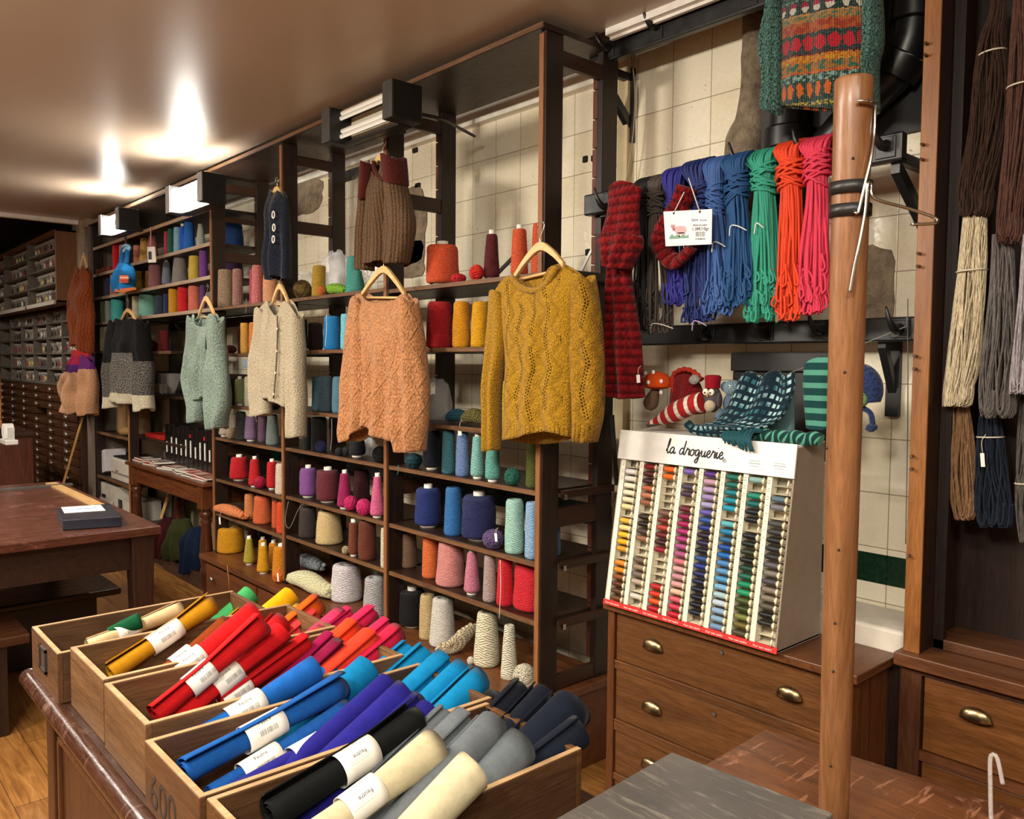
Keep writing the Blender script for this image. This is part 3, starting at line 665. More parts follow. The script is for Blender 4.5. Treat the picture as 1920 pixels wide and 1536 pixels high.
for a in [
 # right-hand bay
 ('A6', 797, 861, 453, 'd9532a', 'large bright orange yarn cone', .93, 'wound', '', 1, .02), ('A6', 905, 936, 433, '4e0c12', 'slim maroon yarn cone', .72, 'wound', '', 1, .05),
 ('A6', 955, 989, 423, 'd8572f', 'tall coral-orange cone, left of the hanger,', .78, 'wound', '', 1, .05), ('A6', 993, 1023, 418, 'dc5a33', 'coral-orange cone half behind the right post', .8, 'wound', '', 0, .10),
 ('A5', 798, 849, 565, 'a10f18', 'deep red yarn cone', .9), ('A5', 847, 883, 565, 'd9920f', 'golden orange cone beside the red one', .86), ('A5', 881, 920, 565, 'f2a90c', 'bright yellow-orange cone, third from the left,', .82), ('A5', 908, 940, 566, 'd08d14', 'mustard cone half behind the sleeve', .85, 'wound', '', 0, .09),
 ('A4', 930, 972, 714, 'ecd03a', 'pale yellow cone behind the mustard sweater', .8),
 ('A3', 793, 827, 803, '222b3a', 'dark slate-navy cone', .95, 'wound', '', 1, .03), ('A3', 828, 855, 805, '3f7480', 'teal-blue slim cone', .86), ('A3', 854, 882, 811, '6680ad', 'periwinkle blue tagged cone', .82, 'wound', '', 0, .015),
 ('A3', 882, 911, 813, '78aea8', 'pale teal cone on a white core', .72, 'wound', '', 1, .01), ('A3', 910, 940, 818, '5b9a8e', 'sea-green cone under the sweater sleeve', .76, 'wound', '', 1, .0), ('A3', 987, 1015, 812, '4c5320', 'dark olive cone against the right post', .86, 'wound', '', 0, .03),
 ('A2', 777, 830, 911, '1d2a66', 'navy blue cone, leftmost', .88, 'wound', '', 1, .03), ('A2', 833, 870, 914, '2c659f', 'mid blue cone', .82, 'wound', '', 0, .03), ('A2', 865, 934, 925, '212650', 'largest dark navy cone', .9, 'wound', '', 1, .02),
 ('A2', 948, 987, 937, '8fbdae', 'mint green marled cone', .88, 'marl', 'b8d8cb', 0, .01), ('A2', 986, 1018, 942, '7ba0c4', 'light blue marled cone', .9, 'marl', 'a8c4dd', 0, .01), ('A2', 1020, 1056, 978, '4f6f96', 'steel-blue cone right of the post', .9, 'wound', '', 0, .10),
 ('A1', 749, 783, 998, '6a5140', 'taupe brown cone half behind the middle post', .9, 'wound', '', 0, .07), ('A1', 791, 827, 1003, 'e0703a', 'orange cone behind the pale pink one', .88, 'wound', '', 0, .04), ('A1', 818, 875, 1016, 'd98e88', 'large pale pink cone', .84, 'wound', '', 0, .01),
 ('A1', 871, 903, 1031, 'bb7084', 'slim dusty pink cone', .62, 'wound', '', 1, .015), ('A1', 907, 935, 1040, 'a08d88', 'grey-taupe cone', .78, 'wound', '', 0, .015), ('A1', 933, 967, 1046, 'c1202b', 'red cone left of the big red one', .84, 'wound', '', 0, .02), ('A1', 963, 1050, 1055, 'c0202c', 'largest red cone, passing behind the right post,', .86, 'wound', '', 0, .035),
 ('A0', 747, 800, 1104, '141010', 'black cone beside the middle post', .95, 'wound', '', 1, .05), ('A0', 786, 820, 1116, 'b29a6e', 'beige cone between the black and white cones', .88, 'wound', '', 0, .03), ('A0', 805, 858, 1123, 'd9d4ca', 'fluffy white cone', .76, 'wound', '', 0, .01),
 ('A0', 890, 943, 1150, 'ddd4b4', 'big cream cone', .74, 'wound', '', 0, .01, .0065), ('A0', 942, 976, 1174, 'e3dcc2', 'slim cream cone left of the cream ball', .62, 'wound', '', 0, .0, .006),
 # middle bay
 ('B6', 585, 614, 497, '9a7a26', 'gold-brown slim cone', .9, 'wound', '', 0, .02), ('B6', 648, 678, 480, '3f8c83', 'teal cone', .8, 'wound', '', 0, .05), ('B6', 655, 686, 507, '3a7f75', 'squat sea-teal cone', .6, 'wound', '', 0, .0),
 ('B5', 561, 577, 598, '211714', 'blackish brown cone, leftmost', .95), ('B5', 577, 606, 605, '2f1a12', 'very dark brown cone', .95), ('B5', 606, 640, 592, '1e79b8', 'bright blue cone', .92), ('B5', 638, 664, 588, '67b4c6', 'light turquoise cone beside the blue one', .92, 'marl', '93d2dd'),
 ('B4', 584, 601, 706, '4a6a78', 'narrow slate-blue cone behind the dark one', .9, 'wound', '', 0, .06), ('B4', 597, 624, 705, '3c4e58', 'dark slate cone', .95), ('B4', 622, 650, 706, '4e7587', 'slate-blue cone by the peach sweater', .92),
 ('B3', 566, 583, 783, '202322', 'dark charcoal cone, leftmost', .95), ('B3', 582, 613, 782, '151414', 'tall black cone', .95), ('B3', 653, 686, 820, '22262a', 'short black cone on a white core', .9, 'wound', '', 1),
 ('B2', 560, 594, 874, '7a4a8a', 'purple cone', .9, 'wound', '', 1), ('B2', 591, 637, 878, '5f242c', 'wine-red cone', .93, 'wound', '', 1, .01), ('B2', 631, 660, 883, '8e1c50', 'slim magenta cone', .62, 'wound', '', 1, .0), ('B2', 662, 694, 882, '45141c', 'dark maroon cone at the back', .9, 'wound', '', 0, .13), ('B2', 693, 722, 889, 'd0618a', 'pink tapered cone', .56, 'wound', '', 1, .0),
 ('B1', 558, 594, 952, '443a38', 'brown-grey cone', .9), ('B1', 589, 643, 959, 'c0a878', 'cream cone, the widest', .8, 'wound', '', 0, .01), ('B1', 652, 672, 975, '6a3822', 'slim chestnut cone', .88, 'wound', '', 1, .0), ('B1', 670, 706, 977, '5f2f20', 'chestnut brown cone', .92, 'wound', '', 0, .0), ('B1', 713, 729, 990, 'd8cdb4', 'cream cone cut off by the post', .92, 'wound', '', 0, .0),
 ('B0', 617, 680, 1060, 'c9c2c4', 'big lilac-white cone', .86, 'wound', '', 0, .02, .006), ('B0', 679, 725, 1084, '9d9c9d', 'light grey cone beside the middle post', .84, 'wound', '', 0, .0, .006),
 # left-hand bay
 ('C6', 410, 438, 504, '9c8468', 'tan marled cone', .93, 'marl', '4a3a30'), ('C6', 437, 457, 503, '7a4c48', 'burgundy marled cone', .9, 'marl', 'c0a090'), ('C6', 469, 479, 505, 'a0405a', 'narrow rose cone', .9, 'wound', '', 0, .05), ('C6', 473, 495, 496, 'b04850', 'red and pink marled cone', .9, 'marl', 'e0b0a0'), ('C6', 494, 523, 490, 'cf8a5f', 'peach marled cone by the navy garment', .88, 'marl', 'e8b890'),
 ('C5', 446, 455, 611, '4a1c10', 'rust-brown cone tucked behind', .95, 'wound', '', 0, .06), ('C5', 451, 468, 605, 'd29a42', 'golden yellow cone', .94), ('C5', 467, 487, 604, 'e0833a', 'orange cone beside the cream cardigan', .94),
 ('C4', 424, 441, 708, '1c1715', 'black cone', .98), ('C4', 440, 459, 707, '8c9460', 'sage green cone on a white core', .95, 'wound', '', 1), ('C4', 457, 478, 706, 'c6c2a4', 'off-white speckled cone', .9, 'marl', '8c8c70'),
 ('C3', 409, 430, 772, 'b9a898', 'beige pointed cone', .45, 'wound', '', 1), ('C3', 440, 462, 772, '3c3c3c', 'dark grey speckled cone', .85, 'marl', '78756e'), ('C3', 457, 481, 777, '7c6484', 'lilac cone on a white core', .8, 'wound', '', 1), ('C3', 482, 500, 780, '5e4458', 'mauve cone behind the lilac one', .9, 'wound', '', 0, .07), ('C3', 497, 523, 777, '606c68', 'grey-green tapered cone', .74, 'marl', '8a9690'),
 ('C2', 428, 466, 854, 'b3141c', 'widest red cone', .84, 'wound', '', 1, .02), ('C2', 464, 488, 857, 'b5161e', 'slim red tapered cone', .7, 'wound', '', 1, .0), ('C2', 498, 519, 862, 'b81a1e', 'red cone behind the white one', .88, 'wound', '', 1, .04), ('C2', 514, 542, 869, 'dcc9b6', 'off-white cone by the post', .88, 'wound', '', 0, .0),
 ('C1', 455, 476, 926, 'dd8a52', 'pale orange cone', .86, 'wound', '', 0, .04), ('C1', 472, 508, 930, 'd9683a', 'widest orange cone', .86), ('C1', 507, 523, 938, 'c4502a', 'burnt orange cone behind', .88, 'wound', '', 0, .05), ('C1', 516, 541, 942, 'cf4a22', 'deep orange cone by the post', .9, 'wound', '', 0, .0),
 ('C0', 402, 456, 990, 'dd9a10', 'wide golden yellow cone', .92, 'wound', '', 0, .0), ('C0', 453, 475, 1006, 'a3922e', 'slim olive-yellow cone', .62, 'wound', '', 1, .0), ('C0', 480, 500, 1008, 'dca01a', 'golden cone behind the slim one', .8, 'wound', '', 1, .08), ('C0', 478, 504, 1019, 'e8a512', 'slim bright yellow cone', .6, 'wound', '', 1, -.03), ('C0', 500, 520, 1014, 'd98a1c', 'amber cone at the back', .85, 'wound', '', 1, .06), ('C0', 507, 541, 1021, 'e08a12', 'orange-gold cone by the post', .8, 'wound', '', 1, -.01),
 # far left, lit unit
 ('D4', 311, 319, 432, 'b8304a', 'narrow raspberry cone', .9), ('D4', 317, 331, 427, '1c5a44', 'dark green cone', .85), ('D4', 329, 343, 424, '6fa6c8', 'light blue speckled cone', .9, 'marl', 'b8d8e8'), ('D4', 340, 352, 419, '1e5ac8', 'royal blue cone with a white tip', .85, 'wound', '', 1), ('D4', 347, 369, 414, '1f6fc8', 'bright blue mottled cone', .78, 'marl', '103a90'), ('D4', 371, 388, 418, '8a938c', 'grey-green marled cone by the post', .6, 'marl', 'c4c8bc'),
 ('D4', 240, 255, 449, 'a85a34', 'rust brown cone', .9), ('D4', 254, 268, 458, 'd98a7a', 'salmon pink cone', .95), ('D4', 265, 283, 444, 'e0a84a', 'pale orange cone', .7, 'marl', 'e8c070'), ('D4', 278, 300, 440, 'b05a62', 'dusty rose tapered cone', .62, 'marl', 'c88080'),
 ('D3', 256, 269, 507, 'b8962a', 'mustard cone', .9), ('D3', 275, 284, 507, 'c08a30', 'narrow ochre cone', .9, 'wound', '', 0, .06), ('D3', 281, 307, 495, '8c5a5c', 'mauve-rose cone', .9, 'marl', '7a4c50'), ('D3', 306, 324, 487, '6f7784', 'slate-grey cone on a white core', .7, 'wound', '', 1), ('D3', 325, 355, 479, '857c78', 'fluffy taupe cone', .72), ('D3', 356, 378, 478, 'd8b84a', 'pale yellow fluffy cone', .9), ('D3', 376, 392, 468, '6c3a82', 'violet cone by the post', .95),
 ('D2', 250, 265, 554, 'd8cca8', 'cream cone', .97), ('D2', 263, 293, 551, '7fc0ac', 'mint green cone', .97, 'marl', '9cd0c0'), ('D2', 293, 309, 553, '30364a', 'dark slate-blue cone', .95), ('D2', 308, 320, 550, '28304c', 'navy cone', .95), ('D2', 318, 337, 540, 'd89612', 'mustard-yellow cone', .97), ('D2', 335, 357, 537, 'd01c20', 'vivid red cone', .97), ('D2', 355, 378, 535, 'c86450', 'coral marled cone', .97, 'marl', 'e08870'), ('D2', 376, 388, 534, '5a3068', 'dark purple cone', .97),
 ('D1', 297, 318, 619, '6a1418', 'dim dark red cone', .9),
 ('E4', 215, 229, 457, 'c81a28', 'red cone', .97), ('E4', 227, 238, 457, 'd88a90', 'pale pink cone', .9),
 ('E3', 202, 211, 520, '22305c', 'navy cone', .97), ('E3', 209, 222, 512, 'd88858', 'peach cone beside the apron', .9),
 ('E2', 183, 192, 565, '8c9c84', 'pale sage cone', .97), ('E2', 190, 200, 564, '788058', 'olive cone', .97), ('E2', 199, 211, 563, '8a9088', 'grey cone', .97), ('E2', 210, 234, 560, '3ab0ac', 'turquoise speckled cone', .95, 'marl', '70d0c8'),
 ('E1', 188, 197, 612, 'c4b898', 'beige cone', .98), ('E1', 195, 212, 612, 'd8ccb0', 'cream cone', .98)]:
    a = list(a)
    while len(a) < 11: a.append({6: .8, 7: 'wound', 8: 'ffffff', 9: 0, 10: .02}[len(a)])
    cone(a[0], a[1], a[2], a[3], a[4], a[5], a[6], a[7], a[8] or 'ffffff', a[9], a[10], a[11] if len(a) > 11 else .0042)
for a in [
 ('A6', 879, 906, 487, 516, 'c8281c', 'round red yarn ball'), ('A6', 845, 873, 505, 521, 'b01824', 'small flat crimson ball beside the big orange cone', 0), ('A3', 760, 792, 846, 873, '1f4653', 'dark teal ball'), ('A3', 947, 978, 865, 898, '1f5a4c', 'green and teal loosely wound ball'),
 ('A2', 906, 948, 984, 1020, '5c4a72', 'mauve-grey ball with a white tag', -.01), ('A0', 966, 1010, 1225, 1275, 'd6cdb4', 'cream ball of yarn', -.03), ('A0', 879, 892, 1205, 1231, 'e0d8c4', 'tiny cream ball'),
 ('B6', 551, 585, 520, 555, '6a5428', 'olive-brown ball inside plastic'), ('B6', 596, 613, 535, 553, 'b0602a', 'small orange-brown ball'), ('B3', 590, 612, 826, 847, '232a52', 'navy ball'), ('B3', 628, 642, 836, 852, '2a2a2c', 'small charcoal ball'), ('B3', 640, 654, 832, 850, '343436', 'charcoal grey ball against the black cone', .03), ('B3', 698, 726, 824, 858, '141314', 'fluffy black ball'),
 ('B2', 644, 670, 927, 957, 'b8225c', 'deep pink ball, the left of two'), ('B2', 667, 696, 928, 960, 'c92a6a', 'hot pink ball, the right of two', -.02), ('B1', 640, 654, 1005, 1032, 'a08c70', 'small tan ball'),
 ('C5', 421, 444, 646, 661, '5a2418', 'red-brown ball'), ('C4', 503, 525, 748, 764, '4a3a30', 'dark brown ball under the cardigan hem'), ('C3', 422, 441, 801, 824, 'a89678', 'beige ball'), ('C2', 473, 498, 895, 917, '9c0f34', 'crimson ball'), ('C0', 508, 534, 1066, 1090, 'd8700f', 'orange ball with a label', -.05),
 ('E4', 184, 196, 496, 506, '7a3020', 'rust ball, leftmost'), ('E4', 194, 206, 496, 506, '6f2a1c', 'dark rust ball, second from the left'), ('E4', 204, 215, 495, 505, '80382a', 'brick-red ball beside the red cone'), ('D1', 270, 298, 634, 655, '5a1014', 'dim dark red ball')]:
    ball(*a[:7], back=(a[7] if len(a) > 7 else .0))
hank_on('A4', [(843, 0, 0), (858, 0, .012), (878, .02, 0)], 2.14, '12404e', 'dark teal hank', .026)
hank_on('A4', [(873, 0, 0), (890, 0, .015), (912, .01, 0)], 2.10, '4f4a22', 'olive green hank with a white tag', .030)
hank_on('A0', [(828, -.04, 0), (850, .0, .0), (872, .07, .03), (888, .12, .06)], 2.08, 'a99a7e', 'taupe twisted hank', .034)
hank_on('B6', [(610, 0, 0), (628, .0, .012), (648, .0, 0)], 2.12, '6f9a2c', 'lime green hank', .026)
hank_on('B0', [(546, 0, 0), (570, 0, .02), (598, .0, .01), (620, .02, .0)], 2.06, 'cfc8a2', 'cream braided hank', .05, n=6)
hank_on('B0', [(548, 0, 0.02), (570, 0, .05), (600, .0, .05)], 2.22, '6f7478', 'grey hank behind the cream one', .04)
hank_on('C1', [(404, 0, .0), (420, 0, .012), (440, .0, .012), (456, .02, 0)], 2.05, 'cf7a48', 'apricot braided hank', .034, n=6)
# clear bags and a jar
def bag(x0, x1, yt, yb, Y, lab, fill=None, zf=None):
    a, b = atY(x0, yb, Y), atY(x1, yt, Y); z0 = zf if zf else a.z; w_ = (b.x-a.x)/2; h = b.z-z0; cx_ = (a.x+b.x)/2
    t = thing('plastic_bag', (cx_, Y, z0), lab, 'plastic bag')
    def f(u, v):
        A = 2*PI*u; rr = (1-.35*v**3)*(1+.18*noise.noise(Vector((math.cos(A)*2+x0, math.sin(A)*2, v*3))))
        top = math.sin(min(1, v*1.05)*PI*.5)
        return (cx_+math.cos(A)*w_*rr*(1 if v < .9 else .8), Y+math.sin(A)*w_*.6*rr*(1 if v < .9 else .5), z0+h*v*(1+.08*noise.noise(Vector((math.cos(A)*3, math.sin(A)*3, x0)))))
    build('bag_film', MB().grid(f, 28, 14, close_u=True), glassy(), t)
    if fill: build('contents', MB().ell((cx_, Y, z0+h*.3), w_*.7, w_*.42, h*.3, wob=.3, seed=x0), yarn(fill), t)
bag(608, 650, 468, 545, 2.2, 'crumpled clear plastic bag behind the lime green hank', 'a8a49a', 1.895)
bag(556, 588, 508, 553, 2.25, 'small clear bag behind the gold-brown cone', '6a5a40', 1.895)
bag(795, 842, 712, 775, 2.25, 'clear bag of pale fibre behind the peach sweater cuff', 'b0a898', 1.30)
bag(684, 702, 822, 858, 2.2, 'little clear bag between the black cone and the fluffy black ball', None, 1.09)
for k, (sh, x0, x1, yt, c) in enumerate((('z2.31', 408, 480, 424, '1a3f78'), ('z2.10', 415, 462, 476, '3e1f46'))):
    z = (2.31, 2.10)[k]; X = -5.42
    cone_at(X, 2.28, z, (.085, .08)[k], (.17, .14)[k], c, ('deep blue cone glimpsed through the open end of the lit unit', 'dark plum cone glimpsed through the open end of the lit unit')[k], .9)
bl = atY(485, 450, 2.3)
# small hanging tags and stray threads
def string(pts, r, mat, name, lab, cat='string'): return tag(build(name, MB().tube(crs(pts, 16), r, 6), mat), lab, cat)
TH = plain('d8cfc0', .7)
for (x, y, L, c, Y, lab) in ((612, 590, 60, 'd8cfc0', 2.03, 'pale thread hanging in front of the middle bay above the blue cone'), (938, 1050, 110, 'cfc8b8', 2.035, 'pale thread hanging from the third shelf over the red cones'), (747, 872, 18, '3f8070', 2.04, 'short teal thread end on the shelf edge by the middle post'),
                       (622, 785, 60, '8a8f98', 2.035, 'grey-blue thread below the slate cones'), (462, 560, 28, 'a08068', 2.02, 'brown thread dangling under the burgundy marled cones')):
    a = atY(x, y, Y); b = atY(x-2, y+L, Y); string([a, a.lerp(b, .5)+Vector((.006, 0, 0)), b], .0016, plain(c, .7), 'thread', lab)
a = atY(541, 940, 2.0); string([a, a+Vector((.0, -.02, -.10)), a+Vector((.07, -.03, -.13)), a+Vector((.11, 0, -.03)), a+Vector((.115, .03, 0))], .002, plain('6d6662', .6), 'thread', 'grey loop of thread hanging off the third shelf of the middle bay')
a = atY(432, 1065, 1.96); string([a, a+Vector((.03, -.03, .02)), a+Vector((.06, -.035, -.06)), a+Vector((.055, -.03, -.12))], .0025, plain('b07a3a', .6), 'thread', 'ochre thread curling over the drawer base')
def tagcard(x, y, Y, w, h, lab, mat=PAPER, loop=.03, rot=.15):
    p = atY(x, y, Y); t = thing('price_tag', p, lab, 'tag')
    c, s = math.cos(rot), math.sin(rot)
    build('card', MB().obox(p-Vector((0, 0, h/2)), (w/2*c, 0, w/2*s), (0, .0008, 0), (-h/2*s, 0, h/2*c)), mat, t)
    build('string', MB().tube(crs([p+Vector((0, 0, -.004)), p+Vector((-.006, .006, loop*.6)), p+Vector((.002, .01, loop))], 8), .0009, 5), TH, t)
    return t
tagcard(1197, 703, 2.095, .014, .026, 'small white tag on a string hanging from the red scarf', rot=.1)
tagcard(862, 802, 2.06, .022, .032, 'white tag hanging from the olive green hank')
tagcard(930, 1000, 2.04, .014, .032, 'small white tag on the mauve-grey ball', loop=.02)
tagcard(412, 970, 2.0, .022, .045, 'white tag under the apricot braided hank')
tagcard(521, 1075, 1.98, .016, .045, 'grey tag on the orange ball at the bottom of the left-hand bay')
# ================================================================== garments on hangers
def zp(pts, ox, oy, s): return [(ox+a/s, oy+b/s) for a, b in pts]
def shell(top, bottom, left, right, Y0, d, name, mat, parent, topb=None, bottomb=None, fold=.0, nf=5, ph=0, back=.6, nu=44, nv=46, tilt=0, dtop=.45, ybias=None, zref=None):
    """closed cloth body between picture outlines, standing in the plane Y0, with real front-to-back thickness"""
    W = lambda P, n: [Vector((p.x, 0, p.z)) for p in crs([atY(x, y, Y0) for x, y in P], n)]
    T, B, Lf, Rt = W(top, nu+1), W(bottom, nu+1), W(left, nv+1), W(right, nv+1)
    Tb = W(topb, nu+1) if topb else T; Bb = W(bottomb, nu+1) if bottomb else B
    cxm = (Lf[nv//2].x+Rt[nv//2].x)/2; zb = zref if zref is not None else min(p.z for p in B)
    wtop = abs(T[-1].x-T[0].x); ztop = max(p.z for p in T)-.004
    def coons(T, B, i, j):
        s, v = i/nu, j/nv
        return T[i]*(1-v)+B[i]*v+Lf[j]*(1-s)+Rt[j]*s-(T[0]*(1-s)*(1-v)+T[nu]*s*(1-v)+B[0]*(1-s)*v+B[nu]*s*v)
    mb = MB(); N = 2*nu
    for j in range(nv+1):
        v = j/nv
        for k in range(N):
            front = k <= nu; i = k if front else N-k; s = i/nu
            p = coons(T if front else Tb, B if front else Bb, i, j)
            e = max(0, 1-abs(2*s-1)**2.6)**.5
            dv = d*(dtop+(1-dtop)*min(1, v*3.5))
            wv = fold*min(1, v*1.6)*math.sin(nf*PI*s+ph+1.2*math.sin(2.1*v+ph))*e
            wv += fold*.45*noise.noise(Vector((p.x*9+ph, p.z*7, 0)))*e*3
            y = Y0-dv*e+wv if front else Y0+dv*back*e+wv*.6
            p = p.copy()
            if name == 'sleeve':
                q2 = (2*s-1)**2; cz = ztop-.55*wtop*(1-math.sqrt(max(0, 1-q2))); w_ = max(0, 1-v*7)**2; p.z = p.z*(1-w_)+cz*w_
            else: p.z -= min(.014, .05*wtop)*abs(2*s-1)**6*max(0, 1-v*7)
            mb.v.append(Vector((p.x, y, p.z)))
    AL = []
    for j in range(nv+1):
        L_ = [0.0]
        for k in range(N): L_.append(L_[-1]+(mb.v[j*N+(k+1) % N]-mb.v[j*N+k]).length)
        mid_ = L_[nu//2]; AL.append([a-mid_ for a in L_])
    for j in range(nv):
        for k in range(N):
            k2 = (k+1) % N; q = [j*N+k, j*N+k2, (j+1)*N+k2, (j+1)*N+k]
            uv = [(AL[j][k], mb.v[q[0]].z-zb), (AL[j][k+1], mb.v[q[1]].z-zb), (AL[j+1][k+1], mb.v[q[2]].z-zb), (AL[j+1][k], mb.v[q[3]].z-zb)]
            mb.face(q, uv, True)
    o = build(name, mb, mat, parent); o.modifiers.new('cloth', 'SOLIDIFY').thickness = .004; o.modifiers['cloth'].offset = 0
    return o
def hanger(apex, l, r, Y, hook, lab, w=.030, crossbar=True):
    A = atY(*apex, Y); L = atY(*l, Y); R = atY(*r, Y); H = atY(*hook, Y)
    t = thing('coat_hanger', A, lab, 'hanger')
    mL = (A+L)/2+Vector((0, 0, .012)); mR = (A+R)/2+Vector((0, 0, .012))
    P = crs([L, mL, A, mR, R], 26); m = MB()
    for k, p in enumerate(P):
        f = abs(k/25*2-1); hh = w*(.52-.2*f); tt = .008
        m.v += [p+Vector((0, -tt, hh)), p+Vector((0, tt, hh)), p+Vector((0, tt, -hh)), p+Vector((0, -tt, -hh))]
    for k in range(25):
        for i in range(4): j = (i+1) % 4; m.face((4*k+i, 4*k+4+i, 4*k+4+j, 4*k+j), None, False)
    m.face((0, 1, 2, 3)); m.face((103, 102, 101, 100))
    build('wooden_arms', m, WL, t, bevel=.003)
    if crossbar: build('cross_bar', MB().tube([L.lerp(R, .12)+Vector((0, 0, -.012)), L.lerp(R, .88)+Vector((0, 0, -.012))], .0055, 10), WL, t)
    hk = crs([A+Vector((0, 0, .005)), A+Vector((0, 0, .03)), H+Vector((.018, 0, -.012)), H+Vector((.004, 0, .006)), H+Vector((-.012, 0, -.002)), H+Vector((-.014, 0, -.014))], 20)
    build('hook', MB().tube(hk, .0018, 8), STEEL, t)
    return t
GY = 1.965
def knit_bands(key, bands, soft=.004, marl=None, rib=0):
    """bands: [(v_from, hex)] from the hem up"""
    n = NT('knit_bands_'+key); u, v, _ = n.xyz(n.coord('UV')); cw = .007
    H = n.mul(n.rng(n.noise(n.vec(u, n.mul(v, .75)), 150, 2), .35, .65), 1.2)
    vv = n.add(v, n.mul(n.sub(n.noise(n.vec(u, v), 60, 3), .5), soft*6))
    col = hexc(bands[0][1])
    for vf, h in bands[1:]: col = n.mix(n.gt(vv, vf), col, hexc(h))
    if marl:
        lo, hi, h2 = marl; sp = n.mul(n.rng(n.noise(n.vec(u, v), 130, 3, .6), .46, .56), n.mul(n.gt(v, lo), n.lt(v, hi)))
        col = n.mix(sp, col, hexc(h2))
    col = n.mix(n.rng(H, 0, 1.2, .5, 0), col, (.01, .01, .01))
    if rib: 
        rs = n.abs(n.sin(n.mul(u, PI/.02))); H = n.add(H, n.mul(rs, n.mul(n.lt(v, rib), 2.5)))
    n.bump(n.add(H, n.noise(n.coord(), 260, 2)), .8, .002)
    return n.done(col, .9, sheen=.03, spec=.12)
# --- mustard lace sweater
MU = knit('b9891c', 'lace', '', .0055); MU2 = knit('b2841b', 'plain', '', .0055)
z2 = lambda P: zp(P, 880, 440, 3.657)
t = thing('sweater', atY(1010, 700, GY), 'mustard yellow lace-knit sweater hanging at the right-hand end of the shelves', 'sweater', None)
zr = atY(1010, 828, GY).z
shell(z2([(165, 400), (290, 290), (345, 350), (430, 378), (520, 345), (608, 215), (815, 290)]), z2([(240, 1412), (380, 1392), (520, 1355), (620, 1350), (700, 1388)]),
      z2([(165, 400), (225, 560), (250, 700), (262, 900), (250, 1150), (240, 1412)]), z2([(815, 290), (745, 450), (735, 640), (720, 900), (705, 1150), (700, 1388)]), GY, .055, 'body', MU, t,
      topb=z2([(165, 400), (290, 280), (360, 300), (450, 280), (540, 250), (608, 195), (815, 290)]), bottomb=z2([(240, 1412), (420, 1440), (600, 1425), (700, 1388)]), fold=.008, nf=6, nu=60, nv=60, zref=zr)
shell(z2([(160, 400), (200, 375), (240, 430)]), z2([(125, 1478), (150, 1485), (182, 1478)]), z2([(160, 400), (150, 560), (135, 760), (122, 1000), (116, 1250), (125, 1478)]), z2([(240, 430), (246, 600), (240, 760), (205, 950), (188, 1150), (182, 1478)]), GY-.01, .036, 'sleeve', MU2, t, fold=.006, nf=3, ph=1, back=1, dtop=.9)
shell(z2([(735, 330), (790, 262), (832, 310)]), z2([(745, 1395), (790, 1422), (838, 1425)]), z2([(735, 330), (722, 450), (730, 640), (714, 900), (732, 1150), (745, 1395)]), z2([(832, 310), (868, 480), (898, 760), (903, 1000), (892, 1260), (838, 1425)]), GY-.03, .045, 'sleeve', knit('ae7f1a', 'lace', '', .0056), t, fold=.006, nf=3, ph=2, back=1, dtop=.8)
nb = crs([atY(x, y, GY-.035) for x, y in z2([(290, 292), (345, 355), (430, 385), (520, 350), (604, 218)])], 30)
build('neckband', MB().tube(nb, .011, 10), MU2, t)
hanger((1013, 462), (965, 520), (1058, 497), GY, (1014, 418), 'pale wooden hanger inside the mustard lace sweater')
# --- peach mohair sweater
PE = knit('c98c5c', 'cable', '', .008); z5 = lambda P: zp(P, 620, 480, 3.4286)
t = thing('sweater', atY(720, 700, GY), 'fluffy peach mohair sweater with diamond cables hanging from the middle post', 'sweater')
zr = atY(720, 810, GY).z
shell(z5([(142, 275), (205, 242), (265, 290), (350, 303), (430, 290), (480, 242), (532, 272)]), z5([(230, 1105), (300, 1095), (345, 1150), (425, 1192)]), z5([(142, 275), (205, 450), (250, 700), (250, 1000), (230, 1105)]), z5([(532, 272), (505, 450), (465, 700), (442, 950), (425, 1192)]),
      GY, .06, 'body', PE, t, topb=z5([(142, 275), (205, 235), (265, 262), (350, 268), (430, 262), (480, 235), (532, 272)]), fold=.014, nf=5, ph=.5, nu=56, nv=56, zref=zr)
shell(z5([(140, 280), (175, 262), (215, 400)]), z5([(90, 1192), (150, 1190), (224, 1112)]), z5([(140, 280), (130, 500), (98, 700), (82, 900), (72, 1100), (90, 1192)]), z5([(215, 400), (245, 600), (258, 800), (252, 1000), (224, 1112)]), GY-.015, .05, 'sleeve', PE, t, fold=.012, nf=4, ph=1, back=1, dtop=.7)
shell(z5([(470, 330), (505, 262), (536, 272)]), z5([(450, 1240), (510, 1262), (580, 1255)]), z5([(470, 330), (475, 600), (445, 800), (425, 1000), (430, 1150), (450, 1240)]), z5([(536, 272), (562, 450), (582, 650), (602, 850), (602, 1050), (580, 1255)]), GY-.03, .055, 'sleeve', PE, t, fold=.014, nf=4, ph=2.4, back=1, dtop=.7)
hanger((720, 505), (679, 553), (760, 553), GY, (722, 478), 'pale wooden hanger inside the peach mohair sweater')
